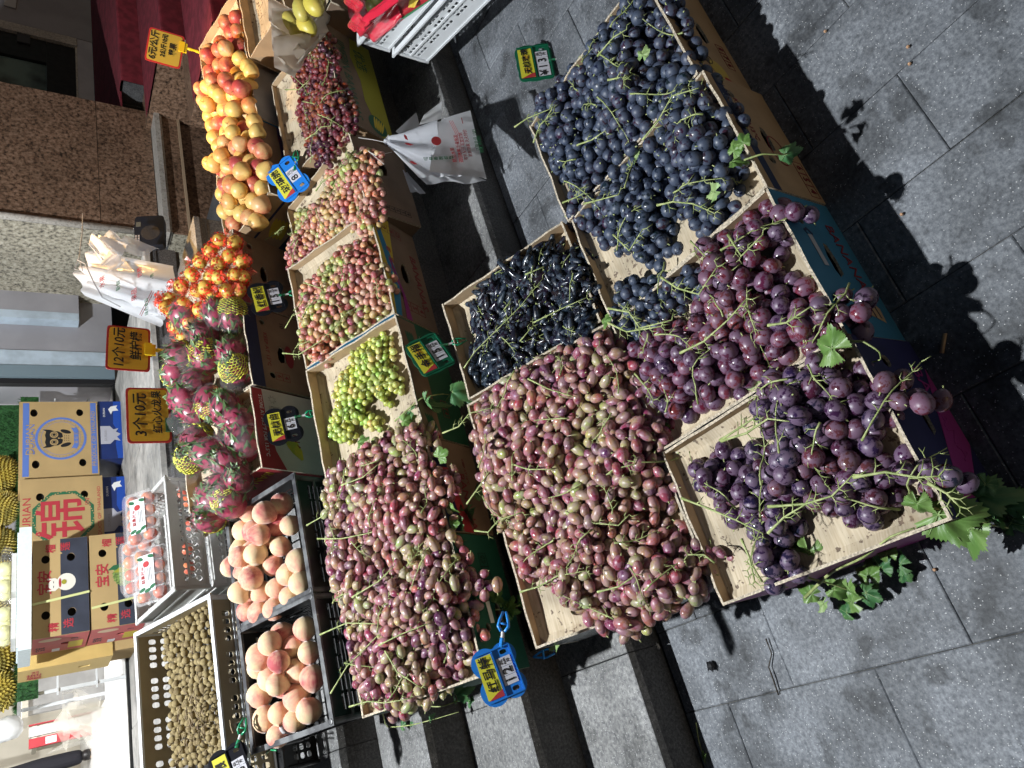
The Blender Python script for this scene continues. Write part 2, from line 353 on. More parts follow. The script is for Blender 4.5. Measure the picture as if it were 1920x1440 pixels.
# ------------------------------------------------------------------ the building behind
# speckled stone column on its wider base
colm = thing('stone_column', 'dark brown speckled granite column with a lighter left side behind the apples', 'column', (3.55, 4.1, 0))
def rel(o): return Vector(o.location)
def addbox(name, parent, m, *b): 
    l = rel(parent); mb = MB(); mb.bx(b[0] - l.x, b[1] - l.x, b[2] - l.y, b[3] - l.y, b[4] - l.z, b[5] - l.z)
    return mb.build(name, m, parent)
addbox('front_panel', colm, BROWNG, 3.625, 4.80, 4.235, 4.26, .71, 1.062)
addbox('front_panel', colm, BROWNG, 3.625, 4.80, 4.235, 4.26, 1.066, 2.6)
addbox('side_panel', colm, LITG, 3.60, 3.624, 4.262, 5.12, .71, 2.6)
addbox('core', colm, RISER, 3.626, 4.79, 4.262, 5.8, .3, 2.58)
MB().tube([(.055, .13, .71), (.055, .13, 2.6)], .024, 10).build('corner_trim', TRIMG, colm, True)
bs = thing('column_base', 'pale capped granite plinth with a groove under the brown column', 'plinth', (3.5, 4.1, 0))
addbox('cap', bs, TRIMG, 3.50, 5.05, 4.075, 4.234, .672, .706)
addbox('cap_lip', bs, TRIMG, 3.515, 5.03, 4.09, 4.234, .655, .671)
addbox('front_panel', bs, BROWNG, 3.53, 5.0, 4.11, 4.26, .548, .654)
addbox('groove_strip', bs, mat('groove_lit_stone', (.45, .33, .22), .5), 3.52, 5.01, 4.10, 4.26, .530, .547)  # orange light along the groove is put into the strip's tan
addbox('lower_panel', bs, BROWNG, 3.66, 5.2, 4.14, 4.30, -.05, .529)
addbox('side_panel', bs, LITG, 3.635, 3.659, 4.15, 4.9, -.05, .53)
addbox('side_panel', bs, LITG, 3.525, 3.529, 4.12, 4.9, .548, .654)
# painted pilaster and shop door frame
GREYP = mat('grey_paint', (.30, .295, .32), .55, var=.08, nscale=3)
BLUEP = mat('pale_blue_paint', (.42, .50, .58), .5, var=.12, nscale=9)
TEAL = mat('teal_frame', (.17, .23, .27), .4)
pil = thing('painted_pilaster', 'grey painted pilaster with pale blue edges left of the granite column', 'pilaster', (3.3, 5.1, .93))
addbox('upper_panel', pil, GREYP, 3.44, 3.60, 5.02, 5.11, 1.15, 2.7)
addbox('upper_edge', pil, BLUEP, 3.375, 3.439, 5.02, 5.11, 1.15, 2.7)
addbox('lower_panel', pil, GREYP, 3.16, 3.64, 5.112, 5.14, .931, 2.7)
addbox('bevel_strip', pil, BLUEP, 3.035, 3.159, 5.10, 5.14, .931, 2.7)
addbox('frame_post', pil, TEAL, 2.94, 3.034, 5.09, 5.16, .931, 2.7)
addbox('seal_strip', pil, INK, 2.90, 2.939, 5.11, 5.16, .931, 2.7)
# carpeted stairs to the next door
REDC = mat('red_carpet', (.20, .022, .035), .95, var=.22, nscale=16, bump=.6, bscale=300)
rc = ob('carpet_stairs', MB().bx(4.97, 9.6, 4.36, 6.0, -.05, .886).mesh('carpet_stairs', RISER)); tag(rc, kind='structure')
CS = [(4.135, 5.86, .90, 4.97), (3.387, 4.135, .75, 4.62), (2.78, 3.387, .60, 4.02), (2.2, 2.78, .45, 3.66), (1.62, 2.2, .30, 3.62)]
b = MB()
for (y0, y1, z, xl) in CS:
    n = 12; q = []
    pr = [(y1, z), (y0 + .012, z), (y0 + .003, z - .004), (y0, z - .014), (y0 + .004, z - .15)]
    for i, (y, zz) in enumerate(pr):
        for k in range(n + 1):
            x = xl + (9.6 - xl) * k / n; w_ = .004 * math.sin(k * 2.1 + i * .3 + z * 40) if 0 < i < 4 else 0; q.append((x, y + w_, zz + .0015 * math.sin(k * 3.3 + i)))
    b.add(q, [(i * (n + 1) + j, (i + 1) * (n + 1) + j, (i + 1) * (n + 1) + j + 1, i * (n + 1) + j + 1) for i in range(len(pr) - 1) for j in range(n)])
b.bx(4.805, 4.969, 4.24, 5.86, .888, .9)
tag(b.build('red_carpet', REDC), 'dark red carpet laid down the neighbouring stairs behind the apples', 'carpet')
for (y0, y1, z, xl) in CS[1:]: ob('step_core', MB().bx(xl + .01, 9.6, y0 + .01, min(y1 + .2, 4.34) if xl > 4 else y1, -.05, z - .012).mesh('c', BROWNG), rc)
ob('step_core', MB().bx(4.98, 9.6, 4.15, 4.355, -.05, .88).mesh('c', RISER), rc)
ob('step_core', MB().bx(3.66, 4.96, 4.31, 4.36, -.05, .44).mesh('c', RISER), rc)
fac = ob('far_wall', MB().bx(7.55, 10.5, 5.87, 6.1, .9, 3.2).mesh('far_wall', GREYP)); tag(fac, kind='structure')
MARB = mat('pale_marble', (.50, .50, .56), .35, col2=(.42, .42, .48), nscale=5)
addm = thing('glass_door', 'dark framed glass door above the red carpet stairs', 'door', (7.0, 5.9, .9))
addbox('sill_stone', addm, MARB, 4.85, 7.55, 5.88, 5.98, .901, 1.04)
addbox('door_rail', addm, BLACKP, 4.82, 7.42, 5.90, 5.96, 1.06, 1.31)
addbox('bottom_trim', addm, TRIMG, 4.82, 7.50, 5.89, 5.93, 1.041, 1.058)
addbox('jamb', addm, TRIMG, 7.43, 7.548, 5.87, 5.95, 1.045, 3.0)
addbox('stile', addm, BLACKP, 7.10, 7.42, 5.90, 5.96, 1.312, 3.0)
addbox('glass', addm, mat('door_glass', (.13, .20, .20), .12, col2=(.03, .04, .05), nscale=2.2, spec=.7), 4.82, 7.09, 5.93, 5.95, 1.312, 3.0)
addbox('hinge', addm, mat('hinge_metal', (.05, .05, .055), .4), 7.30, 7.44, 5.88, 5.895, 1.45, 1.56)
tag(MB().box((7.9, 5.855, 1.62), (.28, .01, .10), rot=Matrix.Rotation(R(3), 3, 'Y')).build('paper_notice', mat('grey_paper', (.5, .5, .5), .8)), 'pale paper notice stuck high on the far grey wall', 'notice')
# shop interior
FLOORW = mat('shop_floor', (.80, .79, .77), .35, var=.06, nscale=5)
sf = ob('shop_floor', MB().bx(-1.5, 2.93, 5.165, 9.5, .86, .936).mesh('shop_floor', FLOORW)); tag(sf, kind='structure')
tag(MB().bx(-1.5, 2.93, 5.122, 5.164, .9, .945).build('door_track', BLACKP), 'black metal door track across the shop threshold', 'door track')
WALLC = mat('shop_wall_cream', (.62, .57, .47), .6, var=.06, nscale=3)
tag(ob('shop_back_wall', MB().bx(-1.5, 4.0, 9.4, 9.5, .9, 3.3).mesh('w', WALLC)), kind='structure')
tag(ob('shop_side_wall', MB().bx(2.95, 3.1, 5.17, 9.4, .9, 3.3).mesh('w', GREYP)), kind='structure')
cnt = thing('shop_counter', 'grey fronted shop counter with cream board top behind the yellow box', 'counter', (1.0, 6.6, .936))
addbox('front_board', cnt, mat('counter_grey', (.33, .32, .31), .5, var=.1), .98, 2.6, 6.6, 6.65, .937, 1.42)
addbox('top_board', cnt, WALLC, .96, 2.6, 6.55, 7.1, 1.421, 1.46)
addbox('end_board', cnt, WALLC, .98, 1.02, 6.66, 7.1, .937, 1.42)
chest = thing('cream_cabinet', 'cream cabinet with a panel shaded as a recess at the left of the shop', 'cabinet', (1.3, 8.5, .936))
addbox('body', chest, WALLC, .98, 1.6, 8.35, 8.9, .937, 1.33)
addbox('lid', chest, mat('cream_lid', (.72, .68, .58), .45), .96, 1.62, 8.33, 8.92, 1.331, 1.37)
addbox('shaded_panel', chest, mat('cream_recess_shade', (.50, .45, .36), .5), 1.05, 1.5, 8.34, 8.349, 1.0, 1.25)  # panel stands proud; the shade of a recess is in its darker cream
# awning lamps that light the stand (above the frame)
def bulb(loc, name, label, col, e):
    t = thing(name, label, 'lamp', loc)
    x, y, z = 0, 0, 0
    MB().lathe([(.004, -.052), (.024, -.047), (.036, -.03), (.039, -.01), (.03, .012), (.016, .03), (.015, .05)], 16).build('glass_bulb', mat('bulb_' + name, (1, 1, 1), .4, emit=col, estr=e), t, True)
    MB().lathe([(.018, .051), (.02, .09), (.008, .10)], 12).build('socket', BLACKP, t, True)
    MB().tube([(0, 0, .1), (0, 0, .5)], .004, 6).build('cable', BLACKP, t)
    t.location.z += .14
bulb(LAMP_A, 'hanging_bulb', 'white hanging bulb above the middle of the fruit stand', (1, .98, .95), 8)
bulb(LAMP_B, 'hanging_bulb_warm', 'warm hanging bulb above the apples', (1, .7, .35), 8)
# ------------------------------------------------------------------ cardboard trays (banana boxes) and their print
def tiltM(x0, Y, z, s, h, yaw=0.):
    t = math.atan(s); zz = Vector((0, -math.sin(t), math.cos(t)))
    m = frame(Vector((x0, Y, z)) - zz * h, (math.cos(yaw), math.sin(yaw), 0), zz)
    return m
FR = lambda h=0: sheetM((0, 0, h), (1, 0, 0), (0, 0, 1))
def printed(parent, M, poly, m, name='printed_patch', off=.0007, holes=()):
    b = MB(); b.prism([p for p in poly], holes, .0005, M=M @ Matrix.Translation((0, 0, off)))
    return b.build(name, m, parent)
def handhole(cx, cy, w=.075, h=.024): return [(cx - w / 2, cy + h * .25), (cx - w * .3, cy + h * .5), (cx + w * .12, cy + h * .5), (cx + w / 2, cy + h * .1), (cx + w * .45, cy - h * .3), (cx, cy - h * .5), (cx - w * .38, cy - h * .38)]
def tray(label, x0, x1, Y, z, s, depth=.5, h=.235, drop=.036, board=CARD, inner=CARD2, side=None, holes=(), group='cardboard boxes used as fruit trays', yaw=0., wave=.0025, floorm=None, sideholes=()):
    t = thing('cardboard_box', label, 'box', group=group, mtx=tiltM(x0, Y, z, s, h, yaw))
    W = x1 - x0; D = depth; T = .006
    def wall(name, L, O, xd, mm, hs=()):
        n = max(6, int(L / .04)); ph = random.random() * 6
        top = [(L * i / n, h + wave * math.sin(i * 1.7 + ph) + random.uniform(-.0012, .0012)) for i in range(n, -1, -1)]
        b = MB(); b.prism([(0, 0), (L, 0)] + top, hs, T, k=0, ks=1, M=sheetM(O, xd, (0, 0, 1)))
        # inner faces take the plain board colour
        for i, q in enumerate(b.f):
            if b.mi[i] == 0 and len(q) == 3 and i % 2 == 1: b.mi[i] = 2
        return b.build(name, [mm, EDGE, inner], t)
    sd = side or board
    wall('front_panel', W, (0, 0, 0), (1, 0, 0), board, holes)
    wall('back_panel', W, (W, D, 0), (-1, 0, 0), board)
    wall('side_panel', D - 2 * T - .001, (0, D - T - .0005, 0), (0, -1, 0), sd, sideholes)
    wall('side_panel', D - 2 * T - .001, (W, T + .0005, 0), (0, 1, 0), sd)
    b = MB(); n = 7; z0 = h - drop
    # sagging false floor with a fold near its border
    xs = [T + .001] + [T + .02 + (W - 2 * T - .04) * i / (n - 1) for i in range(n)] + [W - T - .001]; ys = [T + .001] + [T + .02 + (D - 2 * T - .04) * i / (n - 1) for i in range(n)] + [D - T - .001]
    v = []; m_ = len(xs)
    for j, y in enumerate(ys):
        for i, x in enumerate(xs):
            e = i in (0, m_ - 1) or j in (0, m_ - 1)
            v.append((x, y, z0 + (.010 if e else -.004 * math.sin(3.1 * i / m_) * math.sin(3.1 * j / m_) + random.uniform(-.0015, .0015))))
    b.add(v, [(j * m_ + i, j * m_ + i + 1, (j + 1) * m_ + i + 1, (j + 1) * m_ + i) for j in range(m_ - 1) for i in range(m_ - 1)])
    b.build('tray_floor', floorm or FLOORC, t)
    MB().bx(T, W - T, T, D - T, .002, .008).build('bottom_panel', inner, t)
    t['dim'] = (W, D, h)
    return t
def floor_mat():
    m = bpy.data.materials.new('tray_floor_card'); m.use_nodes = True; nt = m.node_tree; b = nt.nodes['Principled BSDF']; L = nt.links.new
    tc = _nd(nt, 'ShaderNodeTexCoord'); mp = _nd(nt, 'ShaderNodeMapping'); mp.inputs['Scale'].default_value = (9, 130, 9); mp.inputs['Rotation'].default_value = (0, 0, .35); L(tc.outputs['Object'], mp.inputs[0])
    n = _nd(nt, 'ShaderNodeTexNoise'); n.inputs['Scale'].default_value = 1.6; n.inputs['Detail'].default_value = 6; L(mp.outputs[0], n.inputs['Vector'])
    rp = _nd(nt, 'ShaderNodeValToRGB'); e = rp.color_ramp.elements; e[0].position = .35; e[0].color = (.46, .37, .25, 1); e[1].position = .62; e[1].color = (.58, .49, .355, 1); L(n.outputs[0], rp.inputs[0])
    n2 = _nd(nt, 'ShaderNodeTexNoise'); n2.inputs['Scale'].default_value = 7; n2.inputs['Detail'].default_value = 5; L(tc.outputs['Object'], n2.inputs['Vector'])
    r2 = _nd(nt, 'ShaderNodeMapRange'); r2.inputs[1].default_value = .36; r2.inputs[2].default_value = .55; r2.inputs[3].default_value = .72; r2.inputs[4].default_value = 1.05; L(n2.outputs[0], r2.inputs[0])
    mx = _nd(nt, 'ShaderNodeVectorMath', operation='SCALE'); L(rp.outputs[0], mx.inputs[0]); L(r2.outputs[0], mx.inputs['Scale'])
    oi = _nd(nt, 'ShaderNodeObjectInfo'); va = _nd(nt, 'ShaderNodeVectorMath', operation='ADD'); L(tc.outputs['Object'], va.inputs[0]); L(oi.outputs['Location'], va.inputs[1])
    n3 = _nd(nt, 'ShaderNodeTexNoise'); n3.inputs['Scale'].default_value = 70; n3.inputs['Detail'].default_value = 4; L(va.outputs[0], n3.inputs['Vector'])
    n6 = _nd(nt, 'ShaderNodeTexNoise'); n6.inputs['Scale'].default_value = 10; n6.inputs['Detail'].default_value = 3; L(va.outputs[0], n6.inputs['Vector'])
    a6 = _nd(nt, 'ShaderNodeMath', operation='MULTIPLY_ADD'); L(n6.outputs[0], a6.inputs[0]); a6.inputs[1].default_value = .55; L(n3.outputs[0], a6.inputs[2])
    g3 = _nd(nt, 'ShaderNodeMapRange'); g3.inputs[1].default_value = .90; g3.inputs[2].default_value = .94; g3.inputs[3].default_value = 0; g3.inputs[4].default_value = .85; L(a6.outputs[0], g3.inputs[0])
    md = _nd(nt, 'ShaderNodeMix', data_type='RGBA'); L(g3.outputs[0], md.inputs[0]); L(mx.outputs[0], md.inputs[6]); md.inputs[7].default_value = (.09, .055, .04, 1)
    g7 = _nd(nt, 'ShaderNodeMapRange'); g7.inputs[1].default_value = .60; g7.inputs[2].default_value = .70; g7.inputs[3].default_value = 0; g7.inputs[4].default_value = .45; L(n6.outputs[0], g7.inputs[0])
    me7 = _nd(nt, 'ShaderNodeMix', data_type='RGBA'); L(g7.outputs[0], me7.inputs[0]); L(md.outputs[2], me7.inputs[6]); me7.inputs[7].default_value = (.30, .19, .10, 1); L(me7.outputs[2], b.inputs['Base Color']); b.inputs['Roughness'].default_value = .8
    bp = _nd(nt, 'ShaderNodeBump'); bp.inputs['Strength'].default_value = .35; bp.inputs['Distance'].default_value = .002; L(n.outputs[0], bp.inputs['Height']); L(bp.outputs[0], b.inputs['Normal'])
    return m
FLOORC = floor_mat()
U180 = Matrix.Rotation(math.pi, 4, 'Z')
def ftext(t, s, size, m, x, z, flip=True, rot=0., **k):
    M = FR() @ Matrix.Translation((x, z, .0012)) @ Matrix.Rotation(rot, 4, 'Z')
    if flip: M = M @ U180
    return text(s, size, m, t, M, **k)
def grid_marks(t, s, x, z, c=.032, m=REDINK, horiz=True, flip=True, rot=0.):
    for i, ch in enumerate(s):
        M0 = FR() @ Matrix.Translation((x, z, .0008)) @ Matrix.Rotation(rot, 4, 'Z') @ Matrix.Translation(((i * c) if horiz else 0, 0 if horiz else i * c, 0))
        o = .0012
        printed(t, M0, [(-c / 2, -c / 2), (c / 2, -c / 2), (c / 2, c / 2), (-c / 2, c / 2)], m, 'printed_frame', 0., [[(-c / 2 + o, -c / 2 + o), (c / 2 - o, -c / 2 + o), (c / 2 - o, c / 2 - o), (-c / 2 + o, c / 2 - o)]])
        text(ch, c * .85, m, t, M0 @ Matrix.Translation((0, 0, .0004)) @ (U180 if flip else Matrix()))
NAVY = mat('navy_print', (.012, .02, .07), .6, var=.15); BLUEB = mat('blue_box_board', (.035, .17, .30), .6, var=.12, nscale=5)
DKBLUE = mat('dark_blue_purple_board', (.02, .022, .09), .55, var=.2, nscale=4); PURP = mat('magenta_print', (.28, .03, .20), .55)
GREENB = mat('dark_green_board', (.010, .085, .058), .6, var=.15, nscale=5); GREENB2 = mat('green_print', (.02, .10, .055), .6)
YEL = mat('yellow_print', (.62, .48, .05), .6); SKY = mat('blue_print', (.03, .22, .42), .6); REDB = mat('red_board', (.40, .035, .045), .6, var=.1)
WHITEB = mat('white_board', (.55, .53, .50), .6, var=.06); PAPER = mat('white_paper', (.70, .70, .72), .7); LIME = mat('olive_print', (.32, .30, .03), .6)
def ell(cx, cy, rx, ry, n=20, a0=0.): return [(cx + rx * math.cos(2 * math.pi * i / n) * math.cos(a0) - ry * math.sin(2 * math.pi * i / n) * math.sin(a0), cy + rx * math.cos(2 * math.pi * i / n) * math.sin(a0) + ry * math.sin(2 * math.pi * i / n) * math.cos(a0)) for i in range(n)]
def rect(x0, x1, y0, y1): return [(x0, y0), (x1, y0), (x1, y1), (x0, y1)]
def hole(x, z, r=.014): return ell(x, z, r, r, 12)
PB = MB  # alias
# ---- row 1, on the paving
R1 = dict(Y=.585, z=.225, s=0.0)
T_C = tray('dark blue and magenta box of plum grapes, front left corner', .088, .452, .58, .232, 0.03, .52, board=DKBLUE, side=PURP, holes=[hole(.06, .16), handhole(.19, .12), hole(.31, .15)])
printed(T_C, FR(), [(.13, .005), (.30, .005), (.22, .05), (.10, .12), (.03, .16), (.03, .10)], PURP); ftext(T_C, 'BANANA', .05, PURP, .2, .05)
T_B = tray('bright blue fruit box holding reddish purple grapes in the front row', .457, .818, .585, .225, 0.03, .52, board=BLUEB, side=NAVY, holes=[hole(.29, .17, .012), handhole(.19, .125, .09, .03), hole(.09, .165, .01)])
printed(T_B, FR(), rect(.17, .25, .158, .174), mat('tape_grey', (.42, .42, .46), .5), 'tape_strip', .0012)
ftext(T_B, 'BANANAS', .042, DRED, .2, .06)
printed(T_B, FR(), [(.055, .10), (.085, .125), (.095, .10), (.10, .075), (.075, .045), (.04, .05), (.05, .08)], CARD, 'printed_figure', .001)
for dz in (.06, .08, .10): printed(T_B, FR(), [(.05, dz), (.09, dz + .003), (.09, dz + .006), (.05, dz + .003)], NAVY, 'printed_line', .0018)
printed(T_B, FR(), [(.235, .165), (.262, .18), (.27, .165), (.255, .15)], NAVY, 'printed_figure', .001, [[(.24, .165), (.258, .174), (.262, .165), (.252, .156)]])
T_A = tray('cardboard box printed KEEP AT 13 C, black grapes in front row', .823, 1.178, .585, .218, 0.02, .53, board=CARD, holes=[hole(.30, .17, .012), handhole(.17, .12, .08, .03), hole(.10, .15, .012)])
printed(T_A, FR(), rect(0, .35, .185, .212), NAVY); grid_marks(T_A, '456', .03, .045, .036, DRED, horiz=True)
ftext(T_A, 'KEEP AT 13°C', .022, DRED, .22, .165)
printed(T_A, FR(), ell(.14, .10, .046, .030, 24), DRED, 'printed_ring', .001, [ell(.14, .10, .043, .027, 24)])
ftext(T_A, '|||| 890456', .026, NAVY, .29, .19)
T_A2 = tray('cardboard box printed BANANAS with yellow duck, right end of front row', 1.183, 1.56, .60, .218, 0.02, .53, board=CARD, holes=[handhole(.20, .105, .085, .03), handhole(.09, .15, .05, .016), hole(.30, .19, .01)])
ftext(T_A2, 'BANANAS', .05, INK, .17, .185, sx=.9); grid_marks(T_A2, '678', .10, .055, .03, DRED)
printed(T_A2, FR(), ell(.055, .125, .035, .026, 14, .4), mat('duck_yellow', (.55, .40, .08), .6), 'printed_duck', .001); printed(T_A2, FR(), ell(.02, .105, .018, .010, 10, .9), REDINK, 'printed_duck_tail', .0014)
printed(T_A2, FR(), ell(.085, .15, .018, .016, 14), INK, 'printed_ring', .0014, [ell(.085, .15, .0155, .0135, 14)])

# ---- row 2
T_R2a = tray('silver sided cardboard box of oval grapes, left end of second row', .137, .455, 1.115, .235, .40, .50, h=.21, board=CARD, side=mat('foil', (.40, .42, .42), .25, col2=(.08, .09, .09), nscale=60, metal=.6, bump=1, bscale=90))
T_R2b = tray('cardboard box of oval red grapes in the middle of the second row', .46, .838, 1.115, .235, .40, .50, h=.21)
T_F = tray('cardboard box of black finger shaped grapes at the right of the second row', .850, 1.190, 1.135, .240, .40, .47, h=.21, drop=.05)
# ---- row 3
P3 = (1.70, .51, .5)
T_R3a = tray('dark green printed box with oval red grapes at the left end of the third row', .115, .50, 1.70, .51, .5, .43, board=GREENB, side=GREENB, holes=[hole(.25, .18, .016), handhole(.15, .09, .075, .034), hole(.12, .16, .011)])
grid_marks(T_R3a, '78', .05, .10, .028, INK, horiz=False, flip=False); printed(T_R3a, FR(), rect(.13, .19, .125, .145), PAPER, 'paper_label', .0012)
grid_marks(T_R3a, '↑♲', .27, .10, .04, INK, flip=False)
T_R3b = tray('cardboard box with blue corner print under oval grapes, third row', .506, .80, 1.70, .51, .5, .43, board=CDARK, holes=[hole(.06, .13, .014), hole(.22, .19, .012)])
printed(T_R3b, FR(), rect(0.001, .29, .165, .23), NAVY); printed(T_R3b, FR(), [(.0, .11), (.20, .16), (.20, .19), (0, .155)], REDB, off=.0012); ftext(T_R3b, 'BANANA', .045, DRED, .10, .10); ftext(T_R3b, 'KEEP AT 13°C', .014, DRED, .20, .07)
T_G = tray('dark green box printed with bananas and holding green grapes', .806, 1.232, 1.70, .51, .5, .41, board=GREENB2, drop=.05, holes=[hole(.32, .175, .015), hole(.16, .16, .013)])
printed(T_G, FR(), [(.0, .145), (.42, .145), (.42, .232), (0, .232)], CDARK)
for cx, a in ((.27, .3), (.05, .4), (.35, .2)):
    for k in range(4): printed(T_G, FR(), ell(cx, .185 + .010 * (k - 1.5), .028, .0052, 12, a), GREENB2, 'printed_banana', .0014)
ftext(T_G, '王牌', .042, mat('pale_print', (.30, .33, .27), .6), .36, .10, flip=False, rot=R(90)); ftext(T_G, '香蕉', .042, MATS['pale_print'], .36, .06, flip=False, rot=R(90)); grid_marks(T_G, '46', .10, .09, .03, DRED)
T_P1 = tray('box printed BANANAS 6 5 4 in yellow, blue and magenta, holding pink grapes', 1.238, 1.668, 1.70, .51, .5, .41, board=CDARK, side=SKY, holes=[hole(.35, .185, .015), handhole(.21, .115, .09, .042), hole(.10, .16, .015)])
printed(T_P1, FR(), [(.001, .205), (.43, .14), (.43, .233), (.001, .233)], YEL); printed(T_P1, FR(), [(.001, .20), (.17, .165), (.36, .20), (.43, .165), (.43, .195), (.36, .225), (.17, .205), (.001, .228)], SKY, off=.0012)
printed(T_P1, FR(), [(.001, .145), (.10, .15), (.24, .185), (.24, .195), (.10, .165), (.001, .175)], PURP, off=.0016)
ftext(T_P1, 'BANANAS', .045, DRED, .20, .045, sx=1.15, shear=.1); grid_marks(T_P1, '456', .065, .075, .038, DRED, horiz=False)
grid_marks(T_P1, '♲↑↑', .385, .105, .036, DRED, horiz=False)
for i, ch in enumerate('优鲜果香'): ftext(T_P1, ch, .028, REDINK, .15 + .045 * i, .185, flip=True)
T_P2 = tray('plain brown box with a paper sticker and a hand hole, holding pink grapes', 1.675, 2.05, 1.70, .515, .22, .47, board=CDARK, holes=[handhole(.24, .12, .085, .05), hole(.12, .14, .016), hole(.27, .2, .013)])
printed(T_P2, FR() @ Matrix.Translation((.21, .18, .0012)) @ Matrix.Rotation(.5, 4, 'Z'), rect(-.026, .026, -.018, .018), PAPER, 'paper_label'); grid_marks(T_P2, '45678', .04, .05, .024, INK, horiz=False)
printed(T_P2, FR(), rect(.13, .30, .212, .216), DRED, 'printed_line')
T_RG = tray('box printed JIMEPIN BANANAS with green oval badge and small dark grapes', 2.108, 2.66, 1.70, .515, .30, .38, board=CDARK, side=CARD, drop=.03, holes=[hole(.38, .19, .016), hole(.15, .19, .016)])
printed(T_RG, FR(), rect(0, .55, .215, .233), GREENB2); printed(T_RG, FR(), [(.001, .0), (.55, .0), (.55, .10), (.42, .125), (.30, .10), (.18, .105), (.001, .06)], LIME)
ftext(T_RG, 'JIMEPIN BANANAS', .056, GREENB2, .27, .165, sx=.98, shear=.15)
printed(T_RG, FR(), ell(.06, .07, .052, .042, 28, .3), GREENB2, 'printed_badge', .0014)
for k in range(5): printed(T_RG, FR(), ell(.055 + .004 * k, .06 + .009 * (k - 1.5), .036, .0045, 12, -.35 + .05 * k), YEL, 'printed_banana', .002)
ftext(T_RG, '优选', .062, GREENB2, .43, .075, flip=True)
# ---- row 4
P4 = (2.25, .825, .42)
T_D1 = tray('red and white box printed STORE AT 56.3F with a banana picture, holding dragon fruit', .962, 1.275, 2.25, .83, .42, .42, h=.27, board=WHITEB, side=REDB, drop=.05)
printed(T_D1, FR(), [(0.001, .268), (.001, .165), (.07, .20), (.20, .222), (.31, .226), (.31, .268)], REDB); ftext(T_D1, 'STORE AT 56.3°F FOR 13.5°C', .0205, WHITEINK, .165, .237, sx=.93)
ftext(T_D1, 'BANANAS', .040, DRED, .165, .105, sx=1.12)
BANY = mat('banana_yellow', (.62, .50, .04), .5, col2=(.35, .38, .05), nscale=20)
for a, dx in ((0, 0), (.18, .012)): printed(T_D1, FR(), [(.14 - dx, .150), (.128 - dx, .156), (.105 - dx, .148), (.07, .118 + dx), (.045, .095), (.05, .085), (.085, .085 + dx * .5), (.115, .10 + dx), (.135, .125)], BANY, 'printed_banana', .001 + .0006 * (dx > 0))
for i, ch in enumerate(('FP', 'CL')): grid_marks(T_D1, [ch], .235, .165 + .026 * i, .024, mat('grey_ink', (.2, .2, .2), .6))
printed(T_D1, FR(), [(.275 + .018 * (1 if k % 2 else .5) * math.cos(k * math.pi / 8), .185 + .018 * (1 if k % 2 else .5) * math.sin(k * math.pi / 8)) for k in range(16)], MATS['grey_ink'], 'printed_star', .001, [[(.275 + .016 * (1 if k % 2 else .5) * math.cos(k * math.pi / 8), .185 + .016 * (1 if k % 2 else .5) * math.sin(k * math.pi / 8)) for k in range(16)]])
text('BANANAS', .05, YEL, T_D1, sheetM((0, .14, .215), (0, -1, 0), (0, 0, 1)) @ Matrix.Translation((0, 0, .0012)) @ U180)
T_D2 = tray('dark brown box printed KEEP AT 13 C with 6 5 4, holding wrapped dragon fruit', 1.283, 1.635, 2.25, .82, .42, .42, h=.27, board=CDARK, side=mat('printed_side', (.16, .13, .14), .6, col2=(.30, .10, .03), nscale=6), drop=.05, holes=[handhole(.16, .12, .075, .036), hole(.06, .175, .013), hole(.29, .19, .011)])
printed(T_D2, FR(), rect(0, .35, .215, .268), NAVY); grid_marks(T_D2, '46', .06, .115, .032, DRED, horiz=False); ftext(T_D2, 'KEEP AT 13°C', .022, DRED, .17, .185, sx=1.1); ftext(T_D2, '10', .028, INK, .30, .10)
printed(T_D2, FR(), ell(.16, .085, .05, .02, 20), DRED, 'printed_badge')
T_L = tray('reddish brown box with 5 4 printed on it, holding wrapped lemons', 1.643, 1.99, 2.25, .815, .42, .42, h=.27, board=CDARK, drop=.045, holes=[hole(.29, .20, .014), handhole(.17, .15, .08, .034)])
printed(T_L, FR(), rect(0, .345, .235, .268), DRED); grid_marks(T_L, '45', .245, .21, .03, DRED, horiz=True)
T_AP1 = tray('box with yellow banana and blue stripes, left under the apples', 2.06, 2.46, 2.09, .70, .25, .38, board=CDARK, side=CARD, drop=.04, holes=[])
printed(T_AP1, FR(), rect(0, .40, .12, .15), mat('purple_print', (.06, .03, .10), .6)); printed(T_AP1, FR(), rect(0.0, .40, .0, .10), MATS['purple_print']); grid_marks(T_AP1, 'G2', .33, .11, .03, DRED, horiz=False)
LSM = sheetM((0, .38, 0), (0, -1, 0), (0, 0, 1))
printed(T_AP1, LSM, rect(.02, .37, .155, .165), NAVY); printed(T_AP1, LSM, rect(.02, .37, .0, .04), NAVY)
for k in range(4): printed(T_AP1, LSM, ell(.20, .10 + .016 * (k - 1.5), .062, .011, 14, .25), YEL, 'printed_banana', .0012 + .0003 * k)
GREYB = mat('grey_blue_board', (.20, .20, .21), .6, var=.12, nscale=6)
T_AP2 = tray('grey box with an orange logo and round hole, in the middle under the apples', 2.465, 2.86, 2.08, .70, .25, .38, board=GREYB, side=SKY, drop=.04, holes=[handhole(.22, .07, .08, .04)])
ORNG = mat('orange_print', (.55, .28, .10), .6)
printed(T_AP2, FR(), ell(.13, .115, .016, .013, 16), ORNG, 'printed_disc', .001); printed(T_AP2, FR(), [(.03, .02), (.03, .05), (.06, .075), (.10, .05), (.10, .02)], ORNG, 'printed_house', .001, [rect(.045, .06, .025, .04), rect(.07, .085, .025, .04)])

